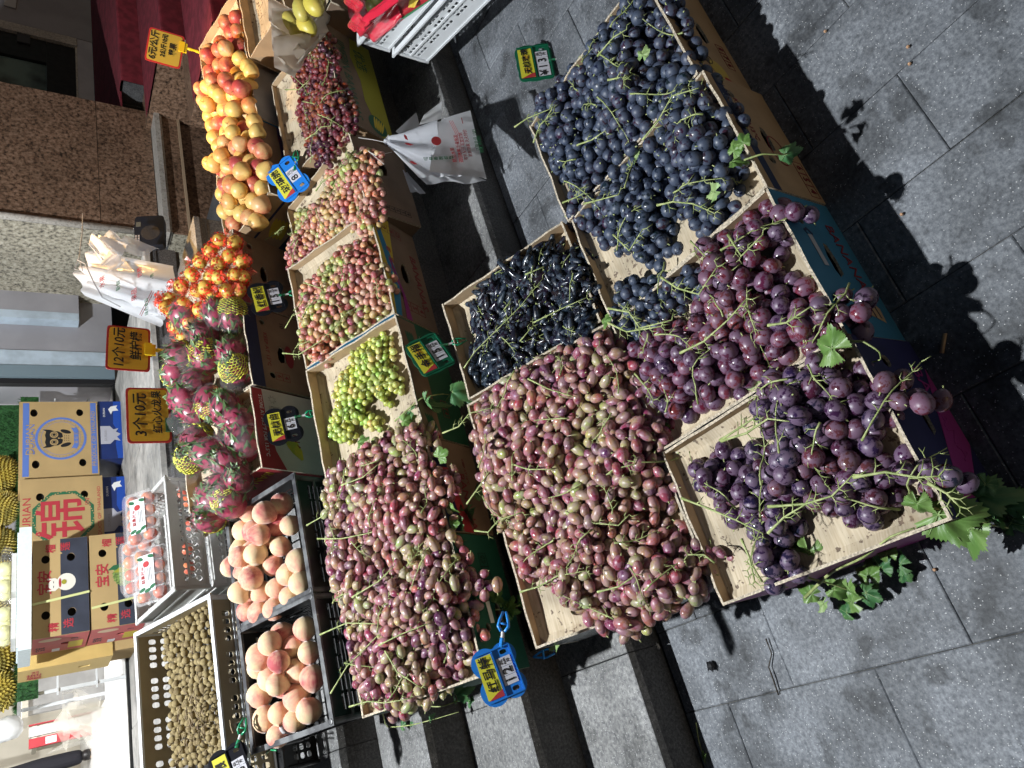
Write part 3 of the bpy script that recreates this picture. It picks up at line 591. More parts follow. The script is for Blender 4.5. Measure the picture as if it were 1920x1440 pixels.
T_AP3 = tray('cardboard and red printed box under the right end of the apples', 2.865, 3.30, 2.08, .70, .25, .38, board=CARD, drop=.04, holes=[hole(.30, .17, .013), hole(.10, .13, .013)])
printed(T_AP3, FR(), rect(0, .43, .0, .10), REDB); printed(T_AP3, FR(), [(.001, .1), (.13, .1), (.09, .14), (.001, .14)], REDB, off=.0012); grid_marks(T_AP3, 'EC', .05, .17, .03, DRED)
# plain pear box with a cloth, and a box behind the small dark grapes
T_PE = tray('cardboard box lined with a white cloth, holding yellow mangoes', 2.78, 3.25, 1.76, .63, .25, .30, h=.22, drop=.05)
T_UND = tray('closed cardboard box under the red bag at the right of the small grape box', 2.68, 3.1, 1.62, .50, .1, .45, h=.2, board=CDARK, drop=.004, holes=[])

# stones and crates that prop the boxes up, seen only as dark shapes in the gaps
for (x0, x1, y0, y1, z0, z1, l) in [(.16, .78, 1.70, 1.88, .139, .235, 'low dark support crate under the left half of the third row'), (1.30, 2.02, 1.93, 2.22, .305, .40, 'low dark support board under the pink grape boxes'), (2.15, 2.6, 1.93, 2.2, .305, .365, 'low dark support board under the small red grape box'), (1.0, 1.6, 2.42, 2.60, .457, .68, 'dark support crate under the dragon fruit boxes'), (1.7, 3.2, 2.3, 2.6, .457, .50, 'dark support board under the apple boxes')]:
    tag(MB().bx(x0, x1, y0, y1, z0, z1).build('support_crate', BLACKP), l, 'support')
# ------------------------------------------------------------------ fruit piles: settle balls into a heap over an outline
def inside(px, py, poly):
    c = np.zeros(px.shape, bool); n = len(poly)
    for i in range(n):
        x1, y1 = poly[i]; x2, y2 = poly[(i + 1) % n]
        if y1 == y2: continue
        k = ((y1 > py) != (y2 > py)) & (px < (x2 - x1) * (py - y1) / (y2 - y1) + x1); c ^= k
    return c
def edist(px, py, poly):
    d = np.full(px.shape, 9.)
    n = len(poly)
    for i in range(n):
        a = np.array(poly[i]); b = np.array(poly[(i + 1) % n]); ab = b - a; l = ab @ ab + 1e-12
        t = np.clip(((px - a[0]) * ab[0] + (py - a[1]) * ab[1]) / l, 0, 1)
        d = np.minimum(d, np.hypot(px - a[0] - t * ab[0], py - a[1] - t * ab[1]))
    return d
class Heap:
    def __init__(s, M, pxpoly, pl, floor, H, lam=.045, r=.015, layers=2., kz=.90, bumps=.018, seed=1, maxn=900, cell=.34):
        s.M = M; Mi = M.inverted(); s.r = r
        poly = [Mi @ at(x, y, pl=pl) for x, y in pxpoly]; s.poly = [(p.x, p.y) for p in poly]
        xs = [p[0] for p in s.poly]; ys = [p[1] for p in s.poly]; g = r * cell; s.g = g; s.x0 = min(xs); s.y0 = min(ys)
        gx = np.arange(s.x0, max(xs) + g, g); gy = np.arange(s.y0, max(ys) + g, g); s.X, s.Y = np.meshgrid(gx, gy, indexing='ij')
        m = inside(s.X, s.Y, s.poly); d = edist(s.X, s.Y, s.poly); m &= d > r * .25
        rng = np.random.default_rng(seed); nz = np.zeros(s.X.shape)
        for _ in range(10):
            fx, fy, p1 = rng.uniform(-28, 28), rng.uniform(-28, 28), rng.uniform(0, 6.3); nz += np.sin(s.X * fx + s.Y * fy + p1)
        top = floor + H * (.30 + .70 * (1 - np.exp(-d / lam))) + bumps * nz / 2.4 * (1 - np.exp(-d / .03)); s.top = top
        L = np.maximum(floor + r, top - (2 * layers) * r * .82); s.floor = floor
        noise_ = rng.uniform(0, .35 * r, L.shape); s.pos = []
        w_ = int(2 * r / g) + 1
        cost0 = -top + noise_
        cost0[~m] = 9
        for _ in range(maxn):
            c = L + cost0; k = np.argmin(c); i, j = np.unravel_index(k, c.shape)
            if c[i, j] > -.30 * r: break
            x, y, z = s.X[i, j], s.Y[i, j], L[i, j]; s.pos.append((x, y, z))
            a, b, e, f = max(0, i - w_), i + w_ + 1, max(0, j - w_), j + w_ + 1
            dx = s.X[a:b, e:f] - x; dy = s.Y[a:b, e:f] - y; q = (2 * r * kz) ** 2 - dx * dx - dy * dy
            L[a:b, e:f] = np.where(q > 0, np.maximum(L[a:b, e:f], z + np.sqrt(np.maximum(q, 0))), L[a:b, e:f])
        s.L = L; s.pos = np.array(s.pos); s.m = m
    def surf(s, x, y):
        i = int(round((x - s.x0) / s.g)); j = int(round((y - s.y0) / s.g))
        if 0 <= i < s.L.shape[0] and 0 <= j < s.L.shape[1] and s.m[i, j]: return s.L[i, j] - s.r
        return s.floor
def kmeans(P, k, rng):
    c = P[rng.choice(len(P), k, replace=False)].copy()
    for _ in range(14):
        a = np.argmin(((P[:, None, :2] - c[None, :, :2]) ** 2).sum(2), 1)
        for i in range(k):
            if (a == i).any(): c[i] = P[a == i].mean(0)
    return a, c
ORD = ['first', 'second', 'third', 'fourth', 'fifth', 'sixth', 'seventh', 'eighth', 'ninth']
# berry meshes
def berry(name, r, asp, m, tip=.0, n=14, k=9, lob=0.):
    pr = []
    for i in range(k + 1):
        a = math.pi * i / k; q = math.sin(a) * r; z = -math.cos(a) * r * asp
        pr.append((max(q, .0002) * (1 + .05 * math.cos(a)), z))
    b = MB(); b.lathe(pr, n)
    b.tube([(0, 0, r * asp * .96), (.0004, 0, r * asp * 1.05), (.001, 0, r * asp * 1.05 + .005)], [.0022, .0016, .0011], 5, k=1)
    return b.mesh(name, [m, STEM], True)
def finger(name, r, L, m, bend=.3):
    pts = []; rr = []
    for i in range(9):
        t = i / 8; pts.append((math.sin(t * 2.4) * bend * r * 1.6, math.cos(t * 2) * bend * r * .5, (t - .5) * L)); rr.append(r * (.30 + .74 * math.sin(math.pi * min(1, .12 + t * .84)) ** .55) * (1 - .12 * math.sin(t * 9)))
    rr[0] = r * .3; rr[-1] = r * .5
    b = MB(); b.tube(pts, rr, 9); b.tube([pts[0], (pts[0][0] - .002, 0, -L / 2 - .006)], [.0016, .0011], 4, k=1)
    return b.mesh(name, [m, STEM], True)
G_BLK = grape_mat('black_grape_skin', (.068, .088, .138), .85, .34, spot=.42)
G_PUR = grape_mat('plum_grape_skin', (.215, .145, .225), .60, .28, spot=.45)
G_RED = grape_mat('red_grape_skin', (.40, .24, .32), .42, .24, spot=.46, under=(.44, .36, .19), sss=.12)
G_PNK = grape_mat('pink_grape_skin', (.60, .44, .38), .35, .28, spot=.48, sss=.25)
G_GRN = grape_mat('green_grape_skin', (.60, .68, .36), .30, .25, spot=.5, sss=.3)
G_RGL = grape_mat('small_red_grape_skin', (.30, .16, .20), .35, .22, spot=.5)
G_FIN = grape_mat('finger_grape_skin', (.045, .070, .105), .55, .34, spot=.50)
def jit(c, a=.15): return tuple(max(.002, min(1, v * random.uniform(1 - a, 1 + a))) for v in c)
def bunches(hp, k, mats_, meshes, pal, cat, desc, where, group, size=(.86, 1.1), mode='round', lean=.55, seed=3, stemk=1., patch=.6, pmain=None, stem_mat=None):
    rng = np.random.default_rng(seed); P = hp.pos
    if len(P) < k: return []
    a, c = kmeans(P, k, rng)
    # naming by rows from the front, then from the left
    idx = sorted(range(k), key=lambda i: c[i][1]); nr = max(1, round(math.sqrt(k * .8))); rows = [idx[int(len(idx) * i / nr):int(len(idx) * (i + 1) / nr)] for i in range(nr)]
    out = []
    for ri, row in enumerate(rows):
        row.sort(key=lambda i: c[i][0])
        for ci, i in enumerate(row):
            Q = P[a == i]
            if len(Q) == 0: continue
            rw = 'front line' if ri == 0 else ('rear line' if ri == nr - 1 else ORD[ri] + ' line from front')
            pos = f'{rw}, {ORD[ci]} from left' if len(row) > 1 else rw
            cen = hp.M @ Vector((c[i][0], c[i][1], hp.floor))
            t = thing(cat, f'{desc} {where}, {pos}', 'grapes', cen, group=group)
            fav = random.choice(pal if pmain is None else pmain); mi = 0
            for (x, y, z) in Q:
                col = jit(fav if random.random() < patch else random.choice(pal), .22)
                o = bpy.data.objects.new('grape', random.choice(meshes)); COL.objects.link(o); o.parent = t
                p = hp.M @ Vector((x + random.gauss(0, .0008), y + random.gauss(0, .0008), z)); o.location = p - cen
                if mode == 'round': o.rotation_euler = (random.uniform(0, 6.28), random.uniform(0, 6.28), random.uniform(0, 6.28))
                elif mode == 'oval':
                    o.rotation_euler = (R(90) + random.gauss(0, lean * .6), 0, random.uniform(0, 6.28))
                else:
                    o.rotation_euler = (R(90) + random.gauss(0, .35), random.uniform(0, 6.28), rng.normal(0, .9) + (i * 1.3))
                s = random.uniform(*size); o.scale = (s, s, s); o.color = (*col, 1)
            if random.random() < .25 and mode != 'finger' and len(Q) < 1: pass
            # stalk: a bent rachis over the berries with short side branches
            b = MB(); th = random.uniform(0, 6.28); L = random.uniform(.045, .085) * stemk; cx, cy = c[i][0], c[i][1]; pts = []; n = 9
            bend = random.uniform(-1.2, 1.2); x, y = cx - math.cos(th) * L, cy - math.sin(th) * L
            for q in range(n):
                f = q / (n - 1); an = th + bend * (f - .5)
                zz = hp.surf(x, y)
                if zz <= hp.floor + .002: zz = hp.floor + hp.r
                pts.append(Vector((x, y, zz + .004 + (.016 * (1 - f) ** 2) - .012 * f ** 3))); x += math.cos(an) * 2 * L / (n - 1); y += math.sin(an) * 2 * L / (n - 1)
            for q in range(1, n - 1): pts[q].z = (pts[q - 1].z + pts[q].z * 2 + pts[q + 1].z) / 4
            k0 = .0020 * (hp.r / .016) ** .5
            if random.random() < .35: L *= .6
            b.tube(pts, [k0 * (1.25 if q == 0 else 1 - .6 * q / n) for q in range(n)], 6)
            for q in range(1, n):
                for sd in (-1, 1):
                    if random.random() < .55: continue
                    an = th + bend * (q / n - .5) + sd * random.uniform(.6, 1.2); l = random.uniform(.014, .034) * (1.1 - q / n * .4) * stemk; p = pts[q]
                    e1 = p + Vector((math.cos(an) * l * .5, math.sin(an) * l * .5, .002)); e2 = p + Vector((math.cos(an + .3) * l, math.sin(an + .3) * l, -.007))
                    b.tube([p, e1, e2], [k0 * .55, k0 * .42, k0 * .34], 5)
                    for _ in range(1): 
                        an2 = an + random.uniform(-1, 1); b.tube([e1, e1 + Vector((math.cos(an2) * .010, math.sin(an2) * .010, -.005))], [k0 * .34, k0 * .3], 4)
            b.v = [hp.M @ p - cen for p in b.v]
            b.build('grape_stem', stem_mat or STEM, t, True); out.append((t, cen))
    return out
def bigstem(bl, hp_pl, px, lift=.012, r=.0034, br=6, seed=0):
    r *= .74; lift -= .006
    """a long pale stalk traced over a heap, given to the nearest bunch"""
    rr = random.Random(seed + px[0][0]); pts = [at(x, y, pl=(hp_pl[0], hp_pl[1] + lift, hp_pl[2])) for x, y in px]
    P = []
    for i in range(len(pts) - 1):
        for k in range(3): P.append(pts[i].lerp(pts[i + 1], k / 3))
    P.append(pts[-1]); n = len(P); b = MB(); b.tube(P, [r * (1.3 if i == 0 else 1.05 - .6 * i / n) for i in range(n)], 7)
    for q in range(2, n):
        d = (P[q] - P[q - 1]); 
        if d.length < 1e-6: continue
        an = math.atan2(d.y, d.x)
        for sd in (-1, 1):
            if rr.random() < .5: continue
            a2 = an + sd * rr.uniform(.6, 1.2); l = rr.uniform(.014, .030); e1 = P[q] + Vector((math.cos(a2) * l * .5, math.sin(a2) * l * .5, .002)); e2 = P[q] + Vector((math.cos(a2 + .35) * l, math.sin(a2 + .35) * l, -.006))
            b.tube([P[q], e1, e2], [r * .55, r * .42, r * .3], 5)
            b.tube([e1, e1 + Vector((math.cos(a2 - .8) * .011, math.sin(a2 - .8) * .011, -.004))], [r * .3, r * .25], 4)
    t, cen = min(bl, key=lambda q: (q[1] - pts[len(pts) // 2]).length)
    b.v = [p - cen for p in b.v]; b.build('long_stem', STEM, t, True)

BLK = [(.012, .017, .036), (.016, .016, .034), (.035, .016, .03), (.012, .02, .03)]
PL_A = (.585, .238, .02)
M_blk = [berry('black_grape', .0178, 1.03, G_BLK), berry('black_grape_long', .0168, 1.14, G_BLK)]
hA = Heap(T_A.matrix_world, [(1140, 20), (1165, -30), (1260, -40), (1262, 10), (1276, 60), (1305, 115), (1328, 172), (1354, 192), (1380, 222), (1388, 262), (1380, 310), (1370, 350), (1350, 380), (1380, 405), (1335, 432), (1300, 447), (1275, 425), (1252, 400), (1245, 460), (1212, 500), (1190, 500), (1160, 482), (1115, 468), (1080, 445), (1042, 420), (1038, 375), (1046, 345), (1022, 340), (1002, 290), (985, 240), (978, 178), (1015, 152), (1045, 120), (1082, 85), (1108, 50)], PL_A, .178, .092, r=.0166, layers=2.1, seed=2, maxn=840, kz=.90)
bA = bunches(hA, 15, None, M_blk, BLK, 'grape_bunch', 'bunch of blue black grapes', 'in front boxes', 'bunches of round black grapes', seed=5)
for s_ in [[(965, 238), (988, 222), (1030, 205)], [(1000, 268), (1012, 235), (1038, 210)], [(1120, 105), (1150, 70), (1175, 55)], [(1082, 272), (1110, 262), (1135, 245)], [(1205, 262), (1235, 225), (1260, 180), (1310, 165)], [(1232, 385), (1262, 378), (1300, 382), (1340, 400)], [(1095, 382), (1130, 373), (1160, 365)], [(1150, 440), (1180, 470), (1205, 430)], [(1140, 150), (1165, 145), (1172, 150)], [(1055, 380), (1080, 370), (1095, 362)]]: bigstem(bA, PL_A, s_, .055 if s_[0][0] > 1050 else .02, .0032)
PL_B = (.585, .250, .02)
PUR = [(.13, .022, .035), (.085, .02, .045), (.055, .02, .05), (.16, .035, .045), (.04, .018, .045)]
M_pur = [berry('plum_grape', .0200, 1.08, G_PUR), berry('plum_grape_long', .0190, 1.18, G_PUR)]
hB = Heap(T_B.matrix_world, [(1380, 395), (1410, 368), (1460, 360), (1500, 385), (1478, 412), (1455, 470), (1470, 515), (1500, 545), (1550, 540), (1602, 540), (1618, 575), (1592, 620), (1540, 655), (1480, 662), (1440, 690), (1395, 712), (1350, 762), (1310, 768), (1262, 795), (1205, 765), (1180, 700), (1162, 650), (1200, 610), (1262, 580), (1295, 530), (1300, 450)], PL_B, .184, .100, r=.0182, layers=2., seed=4, maxn=460, kz=.92)
bB = bunches(hB, 9, None, M_pur, PUR, 'grape_bunch', 'bunch of reddish grapes', 'on bright blue box', 'bunches of big purple grapes', seed=2, pmain=[PUR[0], PUR[0], PUR[1], PUR[3]])
for s_ in [[(1240, 520), (1270, 540), (1310, 552), (1345, 500)], [(1140, 578), (1180, 585), (1200, 615), (1260, 600)], [(1275, 662), (1320, 640), (1365, 600), (1400, 560)], [(1140, 605), (1175, 622), (1240, 612)], [(1440, 610), (1475, 605), (1520, 575)], [(1365, 440), (1390, 480), (1430, 440)]]: bigstem(bB, PL_B, s_, .065, .0036)
PL_C = (.58, .262, .03)
PUR2 = [(.045, .016, .045), (.028, .016, .05), (.07, .018, .04), (.022, .018, .045), (.12, .035, .045)]
hC = Heap(T_C.matrix_world, [(1420, 690), (1460, 668), (1510, 655), (1560, 665), (1610, 690), (1670, 695), (1720, 725), (1768, 742), (1750, 770), (1700, 785), (1655, 800), (1640, 850), (1700, 838), (1745, 850), (1800, 880), (1798, 920), (1750, 932), (1700, 925), (1650, 960), (1600, 1000), (1562, 1002), (1535, 965), (1500, 955), (1498, 1012), (1462, 1030), (1482, 1088), (1428, 1112), (1400, 1060), (1365, 1000), (1320, 962), (1280, 912), (1268, 868), (1315, 838), (1360, 842), (1392, 835), (1378, 790), (1392, 735)], PL_C, .192, .102, r=.0186, layers=2., seed=6, maxn=520, kz=.92)
bC = bunches(hC, 11, None, M_pur, PUR2, 'grape_bunch', 'bunch of plum grapes', 'on corner box', 'bunches of big purple grapes', seed=9)
for s_ in [[(1350, 826), (1390, 800), (1420, 780)], [(1352, 827), (1400, 812), (1440, 785), (1480, 790)], [(1278, 934), (1320, 950), (1380, 975), (1430, 1000)], [(1440, 950), (1510, 945), (1560, 930), (1600, 890)], [(1600, 895), (1660, 885), (1720, 895), (1760, 893)], [(1440, 1000), (1470, 970), (1520, 940)], [(1740, 905), (1775, 925), (1800, 950)], [(1390, 1010), (1405, 1045), (1415, 1090)]]: bigstem(bC, PL_C, s_, .075, .0036)
# small black bunch between the rows
hS = Heap(T_B.matrix_world, [(1128, 548), (1155, 515), (1225, 505), (1275, 488), (1312, 505), (1300, 545), (1262, 575), (1225, 605), (1190, 625), (1155, 645), (1132, 605)], PL_B, .188, .09, r=.0150, layers=2., seed=8, maxn=130)
bunches(hS, 2, None, M_blk, BLK, 'grape_bunch', 'loose black bunch', 'beside finger grapes', 'loose round black bunches', seed=3, size=(.8, .95))
# finger grapes
PL_F = (1.135, .25, .40)
FIN = [(.007, .010, .018), (.010, .010, .018), (.014, .009, .016)]
M_fin = [finger('finger_grape', .0100, .066, G_FIN, .4), finger('finger_grape_bent', .0096, .072, G_FIN, .9), finger('finger_grape_short', .0102, .056, G_FIN, .3)]
hF = Heap(T_F.matrix_world, [(852, 575), (872, 545), (912, 508), (950, 475), (995, 452), (1030, 432), (1060, 430), (1090, 450), (1105, 500), (1120, 550), (1135, 600), (1132, 650), (1040, 655), (960, 705), (905, 742), (885, 715), (870, 690), (872, 620)], PL_F, .166, .068, r=.0112, layers=2., seed=9, maxn=560, kz=.84)
bF = bunches(hF, 12, None, M_fin, FIN, 'grape_bunch', 'bunch of finger grapes', 'in its box', 'bunches of finger grapes', seed=4, mode='finger', stemk=.8, size=(.9, 1.15))
for s_ in [[(870, 690), (890, 660), (930, 620), (975, 575), (1018, 522)], [(1000, 605), (1050, 580), (1100, 558)], [(975, 640), (1000, 610)], [(985, 515), (1020, 500)]]: bigstem(bF, PL_F, s_, .03, .0026)
# oval red grapes, second row (two boxes) and third row (two boxes)
RED = [(.33, .05, .085), (.22, .035, .075), (.38, .16, .12), (.38, .36, .15), (.11, .025, .07), (.38, .09, .10), (.26, .05, .09), (.32, .10, .11)]
M_red = [berry('oval_grape', .0138, 1.58, G_RED), berry('oval_grape_short', .0145, 1.40, G_RED), berry('oval_grape_long', .0132, 1.80, G_RED)]
PL_2 = (1.115, .26, .40)
h2 = Heap(T_R2b.matrix_world, [(1085, 622), (1140, 612), (1190, 650), (1205, 700), (1215, 760), (1252, 785), (1262, 840), (1250, 860), (1275, 930), (1245, 965), (1290, 1005), (1340, 1012), (1368, 1045), (1345, 1062), (1320, 1125), (1250, 1165), (1170, 1212), (1110, 1190), (1065, 1150), (1000, 1090), (970, 1090), (942, 1020), (915, 960), (882, 890), (868, 820), (888, 742), (945, 698), (1025, 650)], PL_2, .172, .118, lam=.035, r=.0160, layers=2.2, seed=12, maxn=900, kz=.86)
b2 = bunches(h2, 17, None, M_red, RED, 'grape_bunch', 'bunch of oval grapes', 'in second display row', 'bunches of oval red grapes', seed=7, mode='oval', size=(.84, 1.12), patch=.4)
for s_ in [[(830, 812), (860, 800), (880, 775), (920, 765)], [(890, 995), (915, 998), (935, 975), (980, 960)], [(960, 870), (990, 880), (1040, 880)], [(1060, 960), (1105, 980), (1160, 985), (1180, 965)], [(975, 1110), (1010, 1100), (1045, 1080), (1100, 1070)], [(1120, 1110), (1160, 1100), (1205, 1070), (1260, 1060)], [(875, 945), (900, 910), (920, 880)], [(990, 710), (1030, 730), (1080, 745)], [(1120, 905), (1150, 880), (1190, 870)], [(1190, 700), (1215, 730), (1225, 750)], [(1340, 1055), (1320, 1040), (1290, 1040)]]: bigstem(b2, PL_2, s_, .06 if s_[0][0] > 900 else .035, .0032)
PL_3 = (1.70, .535, .5)
h3 = Heap(T_R3a.matrix_world, [(682, 826), (735, 790), (780, 776), (800, 800), (812, 860), (850, 885), (848, 920), (830, 950), (850, 1010), (870, 1050), (920, 1090), (915, 1110), (880, 1130), (895, 1190), (880, 1240), (850, 1275), (820, 1310), (770, 1335), (745, 1352), (695, 1345), (655, 1305), (635, 1240), (625, 1180), (608, 1100), (595, 1020), (592, 940), (604, 880), (640, 850)], PL_3, .195, .113, lam=.035, r=.0160, layers=2.2, seed=14, maxn=760, kz=.86)
b3 = bunches(h3, 14, None, M_red, RED, 'grape_bunch', 'bunch of oval grapes', 'beside black crates', 'bunches of oval red grapes', seed=8, mode='oval', size=(.84, 1.12), patch=.4)
for s_ in [[(575, 985), (605, 968), (620, 945)], [(595, 1010), (640, 1010), (690, 1000), (720, 990)], [(600, 1190), (650, 1168), (720, 1170), (790, 1160)], [(620, 1300), (650, 1250), (700, 1200), (720, 1180)], [(655, 1325), (690, 1315), (720, 1318), (770, 1310)], [(710, 1210), (750, 1190), (800, 1170)], [(722, 1220), (745, 1260), (790, 1290)], [(640, 910), (680, 895), (710, 870)], [(765, 1130), (775, 1090), (800, 1030)], [(660, 1120), (710, 1090), (740, 1060)]]: bigstem(b3, PL_3, s_, .06 if s_[0][0] > 620 else .03, .0030)
# green grapes
M_grn = [berry('green_grape', .0110, 1.1, G_GRN), berry('green_grape_round', .0112, 1.02, G_GRN)]
GRN = [(.44, .50, .10), (.54, .56, .14), (.36, .44, .09), (.60, .58, .20)]
PL_G = (1.70, .51, .5)
hG = Heap(T_G.matrix_world, [(645, 655), (672, 632), (700, 618), (722, 625), (728, 655), (728, 680), (748, 710), (742, 735), (715, 735), (722, 755), (718, 762), (705, 760), (690, 740), (672, 760), (705, 785), (700, 805), (685, 805), (650, 790), (655, 815), (640, 828), (600, 822), (597, 800), (612, 770), (612, 730), (625, 690), (645, 675)], PL_G, .186, .06, lam=.03, r=.0108, layers=2.2, seed=15, maxn=460, kz=.9, bumps=.006)
bunches(hG, 4, None, M_grn, GRN, 'grape_bunch', 'bunch of green grapes', 'in half empty tray', 'bunches of green grapes', seed=9, stemk=.6)
# pink grapes in two boxes
M_pnk = [berry('pink_grape', .0124, 1.08, G_PNK), berry('pink_grape_long', .0118, 1.26, G_PNK)]
PNK = [(.52, .19, .12), (.42, .13, .11), (.55, .36, .16), (.40, .42, .13), (.36, .11, .12), (.55, .26, .18)]
PL_P = (1.70, .53, .5)
hP1 = Heap(T_P1.matrix_world, [(545, 570), (552, 535), (595, 490), (635, 452), (690, 432), (702, 470), (722, 505), (735, 535), (715, 570), (700, 590), (675, 610), (640, 640), (620, 645), (600, 685), (565, 680), (553, 650), (555, 610)], PL_P, .195, .09, lam=.035, r=.0122, layers=2.1, seed=16, maxn=520, kz=.88)
bP1 = bunches(hP1, 8, None, M_pnk, PNK, 'grape_bunch', 'bunch of pink grapes', 'in BANANAS 654 box', 'bunches of pink grapes', seed=10, patch=.5)
PL_P2 = (1.70, .535, .22)
hP2 = Heap(T_P2.matrix_world, [(520, 460), (525, 420), (545, 385), (570, 385), (590, 345), (600, 310), (640, 295), (650, 270), (685, 265), (700, 285), (695, 310), (700, 360), (705, 400), (690, 435), (650, 450), (620, 455), (600, 480), (565, 525), (530, 520), (520, 490)], PL_P2, .195, .09, lam=.035, r=.0122, layers=2.1, seed=17, maxn=560, kz=.88)
bP2 = bunches(hP2, 8, None, M_pnk, PNK, 'grape_bunch', 'bunch of pink grapes', 'in plain brown box', 'bunches of pink grapes', seed=11, patch=.5)
for s_ in [[(497, 450), (515, 440), (530, 425)], [(592, 358), (605, 340), (630, 325), (650, 290)], [(545, 460), (555, 445)]]: bigstem(bP2, PL_P2, s_, .04, .003)
for s_ in [[(535, 615), (548, 592), (575, 580)], [(530, 662), (560, 665), (600, 640), (620, 620)], [(570, 530), (600, 540), (640, 580)]]: bigstem(bP1, PL_P, s_, .035, .003)
# small dark red grapes
M_rgl = [berry('small_red_grape', .0128, 1.05, G_RGL), berry('small_red_grape_b', .0120, 1.12, G_RGL)]
RGL = [(.15, .014, .016), (.09, .014, .02), (.045, .012, .026), (.22, .05, .02)]
PL_R = (1.70, .545, .30)
hR = Heap(T_RG.matrix_world, [(590, 62), (600, 45), (612, 60), (618, 95), (620, 120), (632, 150), (652, 180), (655, 215), (648, 245), (625, 270), (600, 308), (575, 305), (560, 285), (552, 260), (538, 205), (545, 170), (540, 150), (532, 110), (530, 90), (555, 70)], PL_R, .208, .08, lam=.035, r=.0122, layers=2., seed=18, maxn=480, kz=.9)
bR = bunches(hR, 8, None, M_rgl, RGL, 'grape_bunch', 'bunch of dark red grapes', 'beside cream cloth', 'bunches of small dark red grapes', seed=12)
for s_ in [[(535, 168), (560, 168), (580, 150)], [(572, 262), (590, 250), (602, 238), (620, 236)], [(568, 190), (590, 195)]]: bigstem(bR, PL_R, s_, .035, .003)
# ------------------------------------------------------------------ plastic crates
def lattice_wall(b, O, xd, W, H, style, k=0, th=.003):
    """one openwork side: O corner, xd along, z up; style 'slot','square','hex','bars'"""
    M = sheetM(O, xd, (0, 0, 1)); z0 = .012; holes = []
    if style == 'slot':      # rounded vertical windows in groups
        n = max(2, int(W / .03)); rows = 3; cw = (W - .03) / n; ch = (H - .05) / rows
        for i in range(n):
            if i % 5 == 4: continue
            for r in range(rows): holes.append(blob(.015 + cw * (i + .5), .02 + ch * (r + .5), cw * .36, ch * .33, 8, 3))
    elif style == 'square':
        n = max(2, int(W / .026)); cw = (W - .03) / n
        for i in range(n):
            if i % 4 == 3: continue
            for r in range(3): holes.append(rect(.015 + cw * i + cw * .16, .015 + cw * i + cw * .84, H * .34 + r * H * .13, H * .34 + r * H * .13 + H * .085))
            for r in range(1): holes.append(rect(.015 + cw * i + cw * .16, .015 + cw * i + cw * .84, H * .76, H * .86))
    elif style == 'bars':    # dense horizontal slits with a hand hole
        cols = 6; cw = (W - .04) / cols
        for i in range(cols):
            for r in range(7):
                zz = .022 + r * (H - .06) / 7
                if i in (2, 3) and r in (4, 5): continue
                holes.append(rect(.02 + cw * i + .004, .02 + cw * (i + 1) - .004, zz, zz + (H - .06) / 7 * .55))
        zz = .022 + 4 * (H - .06) / 7; holes.append(blob(W / 2, zz + (H - .06) / 7 * .85, cw * .85, .014, 12, 4))
    elif style == 'hex':
        s = .026; rws = int((H - .05) / (s * .87)); cs = int((W - .03) / s)
        for r in range(rws):
            for i in range(cs - (r % 2)):
                cx = .022 + s * (i + .5 + .5 * (r % 2)); cz = .035 + s * .87 * (r + .5) - .01
                holes.append([(cx + s * .44 * math.cos(a), cz + s * .44 * math.sin(a)) for a in [math.pi / 6 + math.pi / 3 * q for q in range(6)]])
    elif style == 'solid': holes = []
    b.prism(rect(0, W, 0, H), holes, th, k=k, M=M)
def crate(label, mtx, W, D, H, m, styles=('slot',) * 4, rim=None, group='plastic crates', rimw=.012, inner=None):
    t = thing('plastic_crate', label, 'crate', group=group, mtx=mtx)
    for nm, O, xd, L, st in (('front_side', (0, 0, 0), (1, 0, 0), W, styles[0]), ('back_side', (W, D, 0), (-1, 0, 0), W, styles[1]), ('left_side', (0, D - .0035, 0), (0, -1, 0), D - .007, styles[2]), ('right_side', (W, .0035, 0), (0, 1, 0), D - .007, styles[3])):
        b = MB(); lattice_wall(b, O, xd, L, H - .002, st); b.build(nm, inner or m, t)
    b = MB(); q = rimw
    b.bx(-q, W + q, -q, .004, H, H + .007); b.bx(-q, W + q, D - .004, D + q, H, H + .007); b.bx(-q, .004, .0041, D - .0041, H, H + .007); b.bx(W - .004, W + q, .0041, D - .0041, H, H + .007)
    for z in (H * .55, .004): 
        b.bx(-.005, W + .005, -.005, -.0005, z, z + .008); b.bx(-.005, W + .005, D + .0005, D + .005, z, z + .008); b.bx(-.005, -.0005, 0, D, z, z + .008); b.bx(W + .0005, W + .005, 0, D, z, z + .008)
    for x in (-.004, W - .004):
        for y in (-.004, D - .004): b.lathe([(.009, .0), (.009, H), (.009, H + .009), (.005, H + .0095)], 10, (x + .004, y + .004, 0))
    b.build('rim', rim or m, t)
    b = MB(); n = 9
    for i in range(n + 1): b.bx(W * i / n - .002 + (.004 if i == 0 else 0) - (.004 if i == n else 0), W * i / n + .002 + (.004 if i == 0 else 0) - (.004 if i == n else 0), .004, D - .004, .001, .006)
    for i in range(6): b.bx(.004, W - .004, D * (i + .5) / 6 - .008, D * (i + .5) / 6 + .008, .0061, .009)
    b.build('base_grid', inner or m, t)
    return t
DPL = mat('dark_crate_plastic', (.014, .015, .016), .32, var=.3, nscale=12); DRIM = mat('worn_crate_rim', (.14, .145, .15), .35, col2=(.04, .04, .045), nscale=18)
WPL = mat('white_crate_plastic', (.66, .68, .70), .35, var=.05); OPL = mat('clear_crate_plastic', (.62, .62, .60), .3, trans=.25, ior=1.3, var=.05)
K1 = crate('black plastic crate of peaches, the left one of the pair', tiltM(.132, 2.145, .77, .40, .185), .355, .36, .178, DPL, ('bars', 'bars', 'bars', 'bars'), DRIM)
